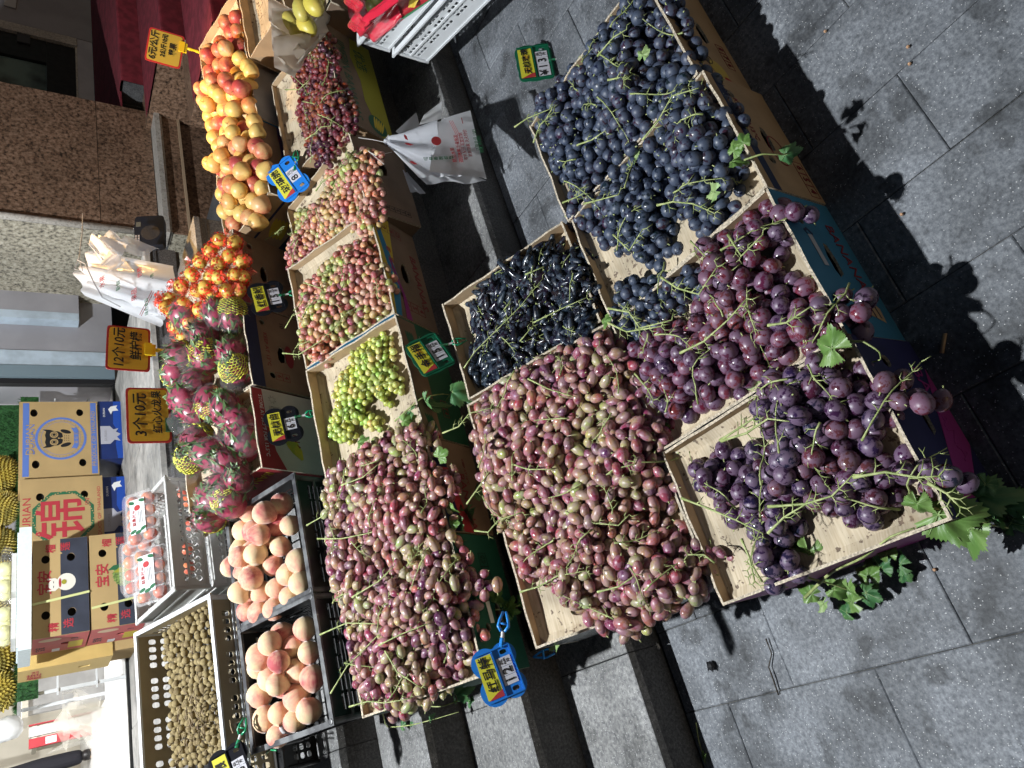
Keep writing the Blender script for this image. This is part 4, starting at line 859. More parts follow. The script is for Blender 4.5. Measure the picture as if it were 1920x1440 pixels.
K2 = crate('black plastic crate of peaches, the right one next to the red banana box', tiltM(.507, 2.145, .77, .40, .185), .370, .36, .178, DPL, ('bars', 'bars', 'bars', 'bars'), DRIM)
KT = mat('tan_crate_plastic', (.33, .27, .17), .5, var=.1)
K3 = crate('white rimmed crate of longans in front of the shop door', tiltM(.06, 2.67, .95, .44, .20), .60, .45, .192, mat('grey_crate', (.30, .31, .33), .4), ('slot', 'slot', 'slot', 'slot'), WPL, inner=KT)
K3b = crate('empty dark crate under the longan crate', tiltM(.06, 2.76, .745, .30, .14), .60, .42, .132, DPL, ('slot', 'slot', 'slot', 'slot'))
K4 = crate('translucent lattice crate with fruit packs, upper of its stack', tiltM(.74, 2.80, 1.035, .25, .135, .06), .44, .34, .128, OPL, ('hex', 'hex', 'solid', 'hex'))
K5 = crate('translucent lattice crate, lower of its stack', tiltM(.745, 2.86, .885, .25, .13, .06), .44, .34, .122, OPL, ('hex', 'hex', 'solid', 'hex'))
# two white crates at the right, turned towards the street
def whitecrate(P0, A, U, L, D, H, label):
    return crate(label, frame(P0, A, U), L, D, H, WPL, ('square', 'square', 'square', 'square'), rimw=.018)
AX = at(920, 0, z=.145) - at(803, 116, z=.145); AX.z = 0
K6 = whitecrate(at(803, 116, z=.147), AX, (-.02, -.05, .15), .62, .36, .145, 'white ventilated plastic crate, lower of the two at the right edge')
P_ = at(731, 94, z=.30); K7 = whitecrate(P_, AX, (-.02, -.05, .15), .62, .36, .125, 'white ventilated plastic crate with a red bag liner, upper of the two')


# ------------------------------------------------------------------ round fruit
def fruit_mesh(name, r, m, asp=.95, dimple=.25, groove=0., stem=True, n=20, k=14, wob=.03, smat=None):
    b = MB(); pr = []
    for i in range(k + 1):
        a = math.pi * i / k; q = math.sin(a) * r; z = -math.cos(a) * r * asp
        c = math.cos(a)
        if c < -.72: z += r * dimple * ((-c - .72) / .28) ** 1.4 * 1.0 if dimple else 0
        if c > .72: z -= r * dimple * .0
        pr.append((max(q, .0003), z))
    # stalk end is the +z end
    for i, (q, z) in enumerate(pr):
        c = -math.cos(math.pi * i / k) * -1
    pr = [(q, -z) for q, z in pr][::-1]
    ph = random.random() * 6
    b.lathe(pr, n, wob=lambda a, z: 1 + wob * math.sin(2 * a + ph) - groove * math.exp(-((a - 3.14) / .22) ** 2))
    if stem:
        top = pr[-1][1]; b.tube([(0, 0, top - .002), (.001, 0, top + .006), (.004, .001, top + .013)], [.0016, .0013, .0016], 5, k=1)
    return b.mesh(name, [m, smat or STEMD], True)
APM = fruit_mat('apple_skin', (.68, .48, .15), (.68, .38, .12), (.58, .13, .06), 8, .42, pos=(.44, .58, .74), speck=((.72, .60, .30), 260, .10))
APM2 = fruit_mat('red_apple_skin', (.64, .38, .17), (.56, .17, .09), (.42, .06, .06), 8, .42, pos=(.36, .47, .60), speck=((.68, .50, .30), 260, .10))
PEM = fruit_mat('peach_skin', (.74, .57, .34), (.72, .37, .26), (.46, .08, .09), 11, .75, .5, pos=(.40, .53, .68))
LOM = fruit_mat('longan_skin', (.22, .165, .07), (.29, .225, .105), (.16, .115, .05), 40, .8, .1, pos=(.4, .5, .6))
def fruitset(hp, name, label, group, meshes, cat, where_fn=None, size=(.9, 1.1), upr=.9, cap=None, col=None):
    out = []
    for (x, y, z) in hp.pos:
        p = hp.M @ Vector((x, y, z))
        lb = where_fn(p) if where_fn else label
        o = ob(name, random.choice(meshes), None, p, (random.gauss(0, upr), random.gauss(0, upr), random.uniform(0, 6.28)), random.uniform(*size))
        tag(o, lb, cat, group); out.append(o)
    return out
PE = [fruit_mesh('peach', .038, PEM, .93, .22, .10, False), fruit_mesh('peach_b', .0365, PEM, .98, .18, .08, False)]
hk1 = Heap(K1.matrix_world, [(462, 1235), (470, 1205), (498, 1160), (540, 1140), (578, 1140), (588, 1200), (598, 1260), (604, 1310), (606, 1342), (560, 1388), (505, 1410), (462, 1395), (455, 1300)], (2.145, .77, .4), .125, .085, lam=.05, r=.0355, layers=1.4, seed=21, maxn=70, kz=.90)
fruitset(hk1, 'peach', 'ripe peach with red blush in the left black crate', 'peaches in the left black crate', PE, 'peach', upr=1.2)
hk2 = Heap(K2.matrix_world, [(405, 1065), (415, 1010), (440, 960), (490, 925), (530, 918), (538, 960), (548, 1010), (560, 1060), (570, 1104), (530, 1148), (490, 1185), (450, 1195), (430, 1150)], (2.145, .78, .4), .125, .10, lam=.05, r=.0355, layers=1.4, seed=22, maxn=70, kz=.90)
fruitset(hk2, 'peach', 'ripe peach with red blush in the right black crate', 'peaches in the right black crate', PE, 'peach', upr=1.2)
AP = [fruit_mesh('apple', .0365, APM, .90, .30, 0, True, wob=.02), fruit_mesh('apple_b', .038, APM, .86, .34, 0, True, wob=.03), fruit_mesh('apple_c', .036, APM2, .90, .30, 0, True, wob=.02)]
haP = Heap(T_AP2.matrix_world, [(405, 10), (432, 8), (446, 60), (462, 130), (474, 200), (484, 260), (492, 330), (484, 385), (462, 432), (415, 425), (390, 395), (392, 340), (366, 320), (380, 240), (362, 190), (372, 110), (392, 50)], (2.08, .75, .25), .205, .13, lam=.06, r=.0350, layers=1.7, seed=23, maxn=110, kz=.92)
def apl(p): return 'rosy apple in the red ended part of the heap at the far right' if p.x > 2.87 else ('yellow orange apple in the warm lit middle of the apple heap' if p.x > 2.46 else 'yellow orange apple in the left part of the apple heap')
for o in fruitset(haP, 'apple', '', 'x', AP, 'apple', apl, upr=.9):
    x = o.location.x; o['group'] = 'apples, right end of the heap' if x > 2.87 else ('apples, middle of the heap' if x > 2.46 else 'apples, left of the heap')
    if x > 2.9: o.data = AP[2]
LG = [fruit_mesh('longan', .0125, LOM, .96, 0, 0, False, 12, 8, .02)]
hl = Heap(K3.matrix_world, [(285, 1190), (320, 1150), (385, 1125), (392, 1150), (402, 1240), (412, 1330), (422, 1400), (425, 1445), (300, 1445), (295, 1380), (300, 1300), (288, 1240)], (2.67, .93, .44), .128, .05, lam=.04, r=.0122, layers=1.2, seed=24, maxn=340, kz=.92, bumps=.005)
fruitset(hl, 'longan', 'round brown longan in the white rimmed crate', 'loose longans in the crate', LG, 'longan', size=(.9, 1.12))
b = MB(); c0 = at(372, 1352, pl=(2.67, .96, .44)); rr = random.Random(5)
for _ in range(70):
    p = c0 + Vector((rr.gauss(0, .06), rr.gauss(0, .05), 0)); p.z = .955 + (p.y - 2.67) * .44 + rr.uniform(.0, .03); a = rr.uniform(0, 6.28); l = rr.uniform(.012, .045)
    q = p + Vector((math.cos(a) * l, math.sin(a) * l, rr.uniform(-.012, .016))); b.tube([p, (p + q) / 2 + Vector((rr.gauss(0, .003), rr.gauss(0, .003), .002)), q], [.0021, .0017, .0012], 4)
tag(b.build('longan_twigs', mat('twig_tan', (.10, .065, .04), .8, col2=(.30, .23, .13), nscale=60)), 'tangle of thin dry brown twigs lying on the longans', 'twigs', kind='stuff')

def relabel(objs, stem_, nrow, group):
    """each fruit told apart by its line from the front and its place from the left"""
    objs = sorted(objs, key=lambda o: o.matrix_world.translation.y); nrow = max(1, nrow); k = -(-len(objs) // nrow)
    for r_ in range(nrow):
        row = sorted(objs[r_ * k:(r_ + 1) * k], key=lambda o: o.matrix_world.translation.x)
        for i, o in enumerate(row):
            rw = 'front line' if r_ == 0 else ('rear line' if r_ == nrow - 1 else ORD[r_] + ' line from front')
            o['label'] = f'{stem_}, {rw}, {ORD[i] if i < 9 else "last"} from left'; o['group'] = group
def world_things(cat, test=lambda o: True): return [o for o in COL.objects if o.get('category') == cat and test(o)]
bpy.context.view_layer.update()
for side, x0, x1 in (('left', 0, .5), ('right', .5, 1.2)): relabel(world_things('peach', lambda o: x0 < o.location.x <= x1), f'ripe blushed peach in {side} black crate', 5, f'peaches in the {side} black crate')
for side, x0, x1 in (('left', 0, 2.46), ('middle', 2.46, 2.87), ('right', 2.87, 9)): relabel(world_things('apple', lambda o: x0 < o.location.x <= x1), f'apple in {side} third of heap', 5, f'apples in the {side} third of the heap')
# dragon fruit, each bagged: magenta body with green tipped scales
DFM = fruit_mat('dragon_skin', (.26, .015, .05), (.34, .03, .08), (.16, .012, .035), 12, .35, pos=(.4, .5, .6))
DGS = mat('dragon_scale', (.25, .02, .06), .35, col2=(.09, .16, .06), nscale=14, thr=(.44, .50)); DGT = mat('dragon_tip', (.10, .20, .075), .45, col2=(.20, .28, .12), nscale=30)
FILM = mat('clear_film', (.92, .92, .95), .06, alpha=.05, spec=1., bump=.9, bscale=55, bdist=.006)
FOAM = mat('yellow_foam_net', (.62, .62, .06), .7)
def dragon_parts(r):
    body = MB(); pr = [(max(.0003, math.sin(math.pi * i / 12) * r), -math.cos(math.pi * i / 12) * r * 1.2) for i in range(13)]; body.lathe(pr, 18)
    sc = MB(); rr = random.Random(int(r * 1e5))
    for ring in range(6):
        t = -.75 + ring * .32; a0 = math.acos(max(-1, min(1, -t)))
        for k in range(6):
            an = 2 * math.pi * (k + .5 * (ring % 2)) / 6 + rr.uniform(-.15, .15); q = math.sqrt(max(.05, 1 - t * t)) * r; z = t * r * 1.2
            P = Vector((math.cos(an) * q, math.sin(an) * q, z)); nrm = Vector((P.x, P.y, P.z / 1.44)).normalized(); up = (Vector((0, 0, 1)) - nrm * nrm.z).normalized(); sd = nrm.cross(up); l = r * rr.uniform(.48, .68); wd = r * .25
            A, B_ = P + sd * wd + nrm * .0005, P - sd * wd + nrm * .0005; C_ = P + up * l * .55 + sd * wd * .7 + nrm * r * .05; D_ = P + up * l * .55 - sd * wd * .7 + nrm * r * .05; T_ = P + up * l + nrm * r * .17; E_ = P + up * l * .4 + nrm * r * .09
            sc.add([A, E_, B_, C_, D_, T_], [(0, 1, 3), (1, 2, 4), (1, 4, 5, 3)], 0)
            if rr.random() < .8: sc.add([C_ + nrm * .0006, D_ + nrm * .0006, T_ + up * r * .12 + nrm * .002], [(0, 1, 2)], 1)
    for k in range(7):
        an = k * .9; P = Vector((math.cos(an) * r * .2, math.sin(an) * r * .2, r * 1.12)); sc.add([P + Vector((-.006, 0, 0)), P + Vector((.006, 0, 0)), P + Vector((math.cos(an) * r * .35, math.sin(an) * r * .35, r * .45))], [(0, 1, 2)], 1)
    return body.mesh('fruit_body', DFM, True), sc.mesh('scales', [DGS, DGT])
def film_mesh(r, seed, stretch=1.25, m=None, name='plastic_wrap', tail=True, amp=.10):
    bm = bmesh.new(); bmesh.ops.create_icosphere(bm, subdivisions=4, radius=1); d = bpy.data.meshes.new(name)
    off = Vector((seed * 3.7, seed, 0))
    for v in bm.verts:
        n_ = mnoise.noise(v.co * 2.2 + off) * amp + mnoise.noise(v.co * 6 + off) * amp * .5
        p = v.co.copy(); s = r * (1.13 + n_)
        if tail and p.x > .72: s *= 1 + (p.x - .72) * 2.6; p.y *= 1 + (p.x - .72) * 1.5
        v.co = Vector((p.x * s, p.y * s, p.z * s * stretch))
    bm.to_mesh(d); bm.free(); d.materials.append(m or FILM); d.polygons.foreach_set('use_smooth', [True] * len(d.polygons)); return d
def net_mesh(r, zc0, zc1, asp=1.2, n=12, rows=7):
    b = MB()
    for k in range(n):
        for dr in (1, -1):
            pts = []
            for i in range(rows * 2 + 1):
                t = zc0 + (zc1 - zc0) * i / (rows * 2); q = math.sqrt(max(.02, 1 - t * t)) * r * 1.05; an = 2 * math.pi * (k + dr * .5 * (.5 - .5 * math.cos(math.pi * i))) / n
                pts.append((math.cos(an) * q, math.sin(an) * q, t * r * asp * 1.03))
            b.tube(pts, .0022, 5)
    return b.mesh('foam_net', FOAM, True)
DPR = [dragon_parts(.040), dragon_parts(.044)]; FLM = [film_mesh(.042, i) for i in range(3)]; NET = [net_mesh(.043, -.95, -.05), net_mesh(.043, .0, .9)]
dpos = [(345, 590, .10), (405, 590, .07), (435, 590, .03), (385, 630, .08), (432, 628, .02), (340, 665, .10), (388, 668, .08), (435, 665, .03), (330, 700, .09), (372, 712, .09), (445, 695, .02), (412, 710, .06),
        (345, 745, .12), (395, 755, .08), (440, 738, .04), (362, 770, .10), (425, 770, .05), (370, 822, .08), (420, 808, .06), (448, 790, .03), (455, 832, .02), (362, 860, .06), (398, 850, .07), (432, 870, .05), (420, 905, .06), (385, 895, .05), (448, 900, .04), (398, 935, .05), (430, 940, .05), (395, 968, .045), (380, 925, .04), (455, 862, .03)]
PLD = (2.25, .80, .42)
for i, (x, y, h) in enumerate([q for j_, q in enumerate(dpos) if j_ not in (4, 11, 14, 18, 25, 30, 31)]):
    p = at(x, y, pl=(PLD[0], PLD[1] + h, PLD[2]))
    right = y < 722
    t = thing('dragon_fruit', ('film wrapped dragon fruit with green scales in the dark brown box' if right else 'film wrapped magenta dragon fruit in the red and white box'), 'dragon fruit', p, (random.gauss(.4, .7), random.gauss(0, .8), random.uniform(0, 6.28)), group='dragon fruit, dark brown box' if right else 'dragon fruit, red and white box')
    s = random.uniform(1.18, 1.36); t.scale = (s, s, s); k = random.randrange(2)
    ob('fruit_body', DPR[k][0], t); ob('scales', DPR[k][1], t); ob('plastic_wrap', random.choice(FLM), t, rot=(0, 0, random.uniform(0, 6)))
    if i in (2, 4, 5, 7, 9, 11, 14, 17, 20, 23, 24): ob('foam_net', NET[i % 2], t)
bpy.context.view_layer.update()
relabel(world_things('dragon fruit', lambda o: o['group'].endswith('brown box')), 'wrapped dragon fruit in dark brown box', 3, 'dragon fruit, dark brown box')
relabel(world_things('dragon fruit', lambda o: o['group'].endswith('white box')), 'wrapped dragon fruit in red white box', 4, 'dragon fruit, red and white box')
# lemons in red dotted wraps
LEM = fruit_mat('lemon_skin', (.66, .50, .10), (.70, .48, .09), (.66, .38, .06), 12, .45, pos=(.4, .5, .6))
WRP = bpy.data.materials.new('red_dotted_film'); WRP.use_nodes = True
_n2 = WRP.node_tree; _b = _n2.nodes['Principled BSDF']; tc = _nd(_n2, 'ShaderNodeTexCoord'); vo = _nd(_n2, 'ShaderNodeTexVoronoi'); vo.inputs['Scale'].default_value = 68; _n2.links.new(tc.outputs['Object'], vo.inputs['Vector'])
lt = _nd(_n2, 'ShaderNodeMapRange'); lt.inputs[1].default_value = .40; lt.inputs[2].default_value = .34; lt.inputs[3].default_value = .05; lt.inputs[4].default_value = .85; _n2.links.new(vo.outputs['Distance'], lt.inputs[0]); _n2.links.new(lt.outputs[0], _b.inputs['Alpha'])
_b.inputs['Base Color'].default_value = (.78, .06, .03, 1); _b.inputs['Roughness'].default_value = .12
nz = _nd(_n2, 'ShaderNodeTexNoise'); nz.inputs['Scale'].default_value = 60; bp = _nd(_n2, 'ShaderNodeBump'); bp.inputs['Strength'].default_value = .9; bp.inputs['Distance'].default_value = .006
_n2.links.new(tc.outputs['Object'], nz.inputs['Vector']); _n2.links.new(nz.outputs[0], bp.inputs['Height']); _n2.links.new(bp.outputs[0], _b.inputs['Normal'])
WRAP = [film_mesh(.0285, 10 + i, 1.12, WRP, amp=.22) for i in range(4)]
def crumple(seed, s_=1):
    rr = random.Random(seed); b = MB()
    for s in (s_,):
        for k in range(9):
            a = 2 * math.pi * k / 9; P = Vector((s * .030, 0, 0)); q = .016 + rr.uniform(-.004, .010); e = Vector((s * (.042 + rr.uniform(0, .014)), math.cos(a) * q, math.sin(a) * q)); a2 = a + .8; e2 = Vector((s * (.040 + rr.uniform(0, .012)), math.cos(a2) * q * .9, math.sin(a2) * q * .9))
            b.add([P + Vector((0, math.cos(a) * .004, math.sin(a) * .004)), e, e2], [(0, 1, 2)])
    return b.mesh('wrap_end', mat('red_film_end', (.72, .12, .08), .12, alpha=.55, spec=.9))
CRU = [crumple(i, 1 if i % 2 else -1) for i in range(4)]; LEMS = fruit_mesh('lemon', .027, LEM, 1.12, 0, 0, False)
lpos = [(412, 450, .08), (440, 455, .04), (395, 470, .09), (430, 480, .06), (452, 490, .02), (410, 495, .08), (375, 490, .09), (440, 515, .05), (395, 520, .09), (360, 515, .10), (425, 545, .07), (448, 545, .03), (370, 545, .10), (340, 535, .11), (402, 560, .07), (430, 575, .05), (345, 570, .12), (312, 575, .12), (375, 580, .09), (325, 585, .12), (392, 600, .07), (355, 605, .09), (330, 612, .08), (345, 632, .07), (395, 625, .06), (318, 560, .1), (455, 520, .02), (385, 540, .10), (410, 520, .08)]
for i, (x, y, h) in enumerate(lpos):
    p = at(x, y, pl=(2.25, .80 + h, .42)); sp = y > 590
    t = thing('wrapped_lemon', 'yellow lemon in red dotted film spilling behind the dragon fruit' if sp else 'yellow lemon in crinkled red dotted film in the lemon box', 'lemon', p, (random.uniform(0, 6), random.uniform(0, 6), random.uniform(0, 6)), group='wrapped lemons behind the dragon fruit' if sp else 'wrapped lemons in their box')
    ob('lemon_body', LEMS, t); ob('plastic_wrap', random.choice(WRAP), t); ob('wrap_end', CRU[0], t); ob('wrap_end', CRU[1], t)
bpy.context.view_layer.update(); relabel(world_things('lemon'), 'lemon in red dotted film', 5, 'wrapped lemons')
for o in world_things('longan'):
    l = K3.matrix_world.inverted() @ o.location; a = 'left' if l.x < .2 else ('middle' if l.x < .4 else 'right'); c_ = 'front' if l.y < .2 else 'rear'
    o['label'] = f'round brown longan in the {c_} {a} part of the white rimmed crate'; o['group'] = f'longans, {c_} {a} part of the crate'
# mangoes in the cloth lined box
MGM = fruit_mat('mango_skin', (.60, .50, .08), (.62, .48, .10), (.50, .44, .10), 8, .42, pos=(.4, .5, .6))
MG = fruit_mesh('mango', .033, MGM, 1.45, 0, 0, False, wob=.05)
for i, (x, y, h) in enumerate([(545, 42, .05), (565, 18, .08), (588, 10, .08), (575, 48, .04), (558, 62, .03), (592, -8, .07)]):
    tag(ob('mango', MG, None, at(x, y, pl=(1.76, .60 + h, .25)), (random.uniform(.9, 1.5), .3, random.uniform(1.2, 2.2)), (1, 1, 1)), ['yellow mango nearest the left of the cloth lined box', 'long yellow mango lying at the top of the cloth lined box', 'yellow mango at the right edge of the cloth, under a leafless stem end', 'small yellow mango between the two upper ones', 'yellow mango lowest in the cloth, nearest the grapes', 'yellow mango cut by the picture edge'][i], 'mango')
# durians on their turf covered shelf
DUM = mat('durian_skin', (.40, .31, .05), .6, col2=(.20, .17, .04), nscale=12); DUT = mat('durian_spike_tip', (.46, .36, .07), .6)
def durian_mesh(r, seed):
    b = MB(); rr = random.Random(seed); pr = [(max(.001, math.sin(math.pi * i / 12) * r), -math.cos(math.pi * i / 12) * r * 1.2) for i in range(13)]; b.lathe(pr, 18); N = 520
    for i in range(N):
        t = 1 - 2 * (i + .5) / N; a = i * 2.39996; q = math.sqrt(1 - t * t); P = Vector((math.cos(a) * q * r, math.sin(a) * q * r, t * r * 1.2)); n_ = P.normalized(); u = n_.orthogonal().normalized(); w_ = n_.cross(u); s = r * .085; T_ = P + n_ * r * .17 + Vector((rr.gauss(0, 1), rr.gauss(0, 1), rr.gauss(0, 1))) * r * .012
        q4 = [P + u * s, P + w_ * s, P - u * s, P - w_ * s, T_]; b.add(q4, [(0, 1, 4), (1, 2, 4), (2, 3, 4), (3, 0, 4)], i % 3 == 0 and 1 or 0)
    return b.mesh('durian', [DUM, DUT])
DU = [durian_mesh(.115, 1), durian_mesh(.105, 2)]
for (x, z, y, l) in [(2.30, 1.625, 5.30, 'spiky durian right of the owl box, nearest the turf panel'), (2.06, 1.60, 5.27, 'spiky durian directly behind the owl box'), (1.83, 1.61, 5.30, 'spiky durian behind the box with the red character'), (1.60, 1.60, 5.25, 'spiky durian behind the joint of the two kraft boxes'), (1.37, 1.62, 5.28, 'spiky durian behind the right flesh pack'), (1.15, 1.60, 5.25, 'spiky durian behind the left flesh pack'), (.95, 1.61, 5.28, 'spiky durian at the left end of the turf shelf')]:
    tag(ob('durian', random.choice(DU), None, (x, y, z), (random.uniform(-1, 1), random.uniform(-1, 1), random.uniform(0, 6))), l, 'durian')
sh = thing('display_shelf', 'white wire shelf with green artificial turf under the durians', 'shelf', (.85, 5.18, .94))
MB().bx(0, 1.98, 0, .55, .53, .55).build('shelf_board', WPL, sh)
b = MB()
for x in (.02, .7, 1.4, 1.94):
    for y in (.03, .5): b.bx(x, x + .02, y, y + .02, 0, .529)
for z in (.15, .35): b.bx(0, 1.98, .02, .03, z, z + .01)
b.build('shelf_frame', WPL, sh)
GRA = mat('artificial_turf', (.012, .055, .014), .7, col2=(.03, .12, .03), nscale=60)
b = MB(); rr = random.Random(3)
for i in range(9000):
    if i % 3: x, y, z = rr.uniform(0, 1.98), rr.uniform(.0, .55), .552
    else: x, y, z = rr.uniform(0, 1.98), -.004, rr.uniform(.45, .55)
    l = rr.uniform(.012, .03); dx, dy = rr.gauss(0, .008), rr.gauss(-.004, .008) - (.012 if i % 3 == 0 else 0); p = Vector((x, y, z)); b.add([p + Vector((-.0015, 0, 0)), p + Vector((.0015, 0, 0)), p + Vector((dx, dy, l if i % 3 else rr.uniform(-.004, .012)))], [(0, 1, 2)])
b.bx(0, 1.98, 0.001, .55, .5502, .552); b.bx(0, 1.98, -.003, -.0005, .45, .552)
t = b.build('artificial_turf', GRA, sh); t['kind'] = 'stuff'
b = MB(); 
for i in range(2600):
    x, z = rr.uniform(2.15, 2.93), rr.uniform(1.5, 1.9); b.add([(x - .002, 5.5, z), (x + .002, 5.5, z), (x + rr.gauss(0, .008), 5.48, z + rr.uniform(.0, .025))], [(0, 1, 2)])
b.bx(2.15, 2.94, 5.501, 5.51, 1.45, 1.9)
tag(b.build('turf_backdrop', GRA), 'dark green artificial turf panel in the shop doorway', 'turf', kind='stuff')
# ------------------------------------------------------------------ durian boxes and other closed cartons
def carton(label, x0, x1, y0, y1, z0, z1, m, mside=None, mtop=None, rz=0., group='durian cartons', holes=None, shole=None):
    W, D, H = x1 - x0, y1 - y0, z1 - z0
    t = thing('carton', label, 'carton', (x0, y0, z0), (0, 0, rz), group)
    b = MB(); b.prism(rect(0, W, 0, H), holes or (), .006, M=FR()); b.build('front_panel', m, t)
    b = MB(); b.prism(rect(.0065, D - .0065, 0, H), shole or (), .006, M=sheetM((0, D, 0), (0, -1, 0), (0, 0, 1))); b.build('side_panel', mside or m, t)
    MB().bx(W - .006, W, .0065, D - .0065, 0, H).build('side_panel', mside or m, t)
    MB().bx(0, W, D - .006, D, 0, H).build('back_panel', m, t)
    b = MB(); b.bx(.0062, W - .0062, .0065, D / 2 - .001, H - .008, H - .003); b.bx(.0062, W - .0062, D / 2 + .001, D - .0065, H - .008, H - .003); b.bx(.0062, W - .0062, .0065, D - .0065, .001, .006)
    b.build('top_flaps', mtop or m, t)
    MB().bx(.03, W - .03, .03, D - .03, .01, H - .02).build('inside_shade_block', mat('dark_inside', (.01, .009, .008), .9), t)  # near-black block stands in for the shade inside the closed carton
    return t
KRAFT = mat('kraft_board', (.42, .29, .13), .8, var=.06, nscale=5, bump=.15, bscale=90)
OWLB = mat('owl_blue', (.10, .18, .50), .6); ROYAL = mat('royal_blue_box', (.012, .028, .13), .45, var=.1); ROYAL2 = mat('bright_blue_print', (.015, .07, .38), .45)
ink = mat('durian_red', (.42, .035, .05), .6)
BY = 4.85
def fl(t, s, size, m, x, z, off=.0012, rot=0., **k): return text(s, size, m, t, FR() @ Matrix.Translation((x, z, off)) @ Matrix.Rotation(rot, 4, 'Z'), **k)
ow = carton('kraft durian carton with a black owl in a blue ring', 2.075, 2.615, BY, BY + .4, 1.072, 1.50, KRAFT, holes=[ell(.46, .35, .028, .020), ell(.46, .10, .027, .020), ell(.10, .34, .028, .020), ell(.10, .09, .027, .020)])
printed(ow, FR(), rect(.02, .53, .375, .408), OWLB, 'printed_band'); printed(ow, FR(), rect(.02, .53, .008, .040), OWLB, 'printed_band')
fl(ow, 'DURIAN', .052, KRAFT, .27, .372, .0024, sx=1.1); fl(ow, 'DURIAN', .052, OWLB, .272, .362, .0018, sx=1.1)
fl(ow, 'PRODUCT OF THAILAND', .033, KRAFT, .27, .024, .0018, sx=1.05)
printed(ow, FR(), ell(.275, .205, .150, .140, 48), OWLB, 'printed_ring', .001, [ell(.275, .205, .136, .126, 48)])
printed(ow, FR(), ell(.275, .205, .118, .108, 48), OWLB, 'printed_ring', .001, [ell(.275, .205, .1165, .1065, 48)])
for i, ch in enumerate('PREMIUM DURIAN TIMES PREMIUM DURIAN TIMES'):
    a = math.pi * 1.02 - i * .153; text(ch, .013, MATS['grey_ink'], ow, FR() @ Matrix.Translation((.275 + .127 * math.cos(a), .205 + .117 * math.sin(a), .001)) @ Matrix.Rotation(a - math.pi / 2, 4, 'Z')) if ch != ' ' else None
# owl: head, brows, eyes, wings, chest marks
printed(ow, FR(), [(.21, .305), (.225, .285), (.25, .292), (.275, .287), (.30, .292), (.325, .285), (.34, .305), (.337, .265), (.325, .24), (.325, .222), (.31, .20), (.285, .195), (.275, .21), (.265, .195), (.24, .20), (.225, .222), (.225, .24), (.213, .265)], INK, 'owl_head', .0012)
for sx in (-1, 1):
    printed(ow, FR(), ell(.275 + sx * .026, .243, .0225, .0225, 20), KRAFT, 'owl_eye', .0018); printed(ow, FR(), ell(.275 + sx * .026, .243, .016, .016, 18), INK, 'owl_pupil', .0024, [ell(.275 + sx * .026, .243, .0135, .0135, 18)])
    printed(ow, FR(), ell(.275 + sx * .026, .243, .009, .009, 14), INK, 'owl_pupil', .0024); printed(ow, FR(), ell(.275 + sx * .047, .180, .013, .030, 16, -sx * .35), INK, 'owl_wing', .0014)
printed(ow, FR(), [(.27, .222), (.28, .222), (.275, .205)], KRAFT, 'owl_beak', .003)
for r_ in range(3):
    for c_ in range(4): printed(ow, FR(), [(.255 + c_ * .012, .188 - r_ * .011), (.261 + c_ * .012, .188 - r_ * .011), (.258 + c_ * .012, .182 - r_ * .011)], INK, 'owl_feather')
printed(ow, FR(), [(.20, .150), (.235, .135), (.315, .135), (.35, .150), (.345, .138), (.352, .120), (.32, .110), (.23, .110), (.198, .120), (.205, .138)], OWLB, 'printed_ribbon', .0014)
for i, ch in enumerate('猫山王'): fl(ow, ch, .02, KRAFT, .245 + .03 * i, .122, .002)
jn = carton('kraft durian carton with a red character in a green octagon', 1.565, 2.065, BY - .03, BY + .37, 1.060, 1.49, KRAFT, holes=[ell(.38, .33, .026, .021), ell(.38, .10, .026, .021)])
oct_ = lambda r1, r2: [(.235 + r1 * math.cos(math.pi / 8 + k * math.pi / 4), .21 + r2 * math.sin(math.pi / 8 + k * math.pi / 4)) for k in range(8)]
GRI = mat('octagon_green', (.02, .13, .06), .6)
printed(jn, FR(), oct_(.185, .172), GRI, 'printed_octagon', .001, [oct_(.165, .152)])
for k in range(64):
    a = 2 * math.pi * k / 64; r_ = 1 / max(abs(math.cos((a % (math.pi / 4)) - math.pi / 8)), .1) * math.cos(math.pi / 8); px_ = (.235 + .175 * r_ * math.cos(a), .21 + .162 * r_ * math.sin(a)); printed(jn, FR(), [(px_[0] - .005, px_[1] - .004), (px_[0] + .005, px_[1] - .004), (px_[0], px_[1] + .005)], KRAFT, 'printed_triangle', .0018)
fl(jn, '锦', .27, ink, .235, .205, .0014, bold=.0025); fl(jn, 'DURIAN', .058, ink, .25, .395, sx=1.2); fl(jn, 'JIN', .036, ink, .33, .085); fl(jn, 'PRODUCT OF THAILAND', .026, ink, .235, .022, sx=1.3)
for i, (x0, x1) in enumerate([(2.20, 2.625), (1.58, 2.07)]):
    t = carton('dark blue carton with a white bird, under the owl box' if i == 0 else 'dark blue carton with a white bird, under the box with the red character', x0, x1, BY + .015, BY + .4, .931, 1.055 + .01 * (1 - i), ROYAL)
    W = x1 - x0; printed(t, FR(), [(.001, .0), (W - .001, 0), (W - .001, .045), (W * .6, .05), (W * .45, .02), (W * .25, .04), (.001, .03)], ROYAL2, 'printed_wave')
    printed(t, FR(), [(W - .06, .075), (W - .04, .06), (W - .03, .02), (W - .05, .028), (W - .07, .015), (W - .075, .05), (W - .10, .06)], WHITEINK, 'printed_bird', .0014)
    printed(t, FR(), [(W * .25, .125), (W * .25, .07), (W * .32, .045), (W * .30, .01), (W * .37, .03), (W * .42, .008), (W * .46, .035), (W * .52, .02), (W * .5, .05), (W * .56, .07), (W * .56, .125)], mat('pale_grey_print', (.42, .42, .48), .6), 'printed_crown', .0014)
    fl(t, 'DURIAN', .018, WHITEINK, W * .8, .10)
    fl(t, 'DURIAN', .022, GREYP, W * .4, .095, .002)
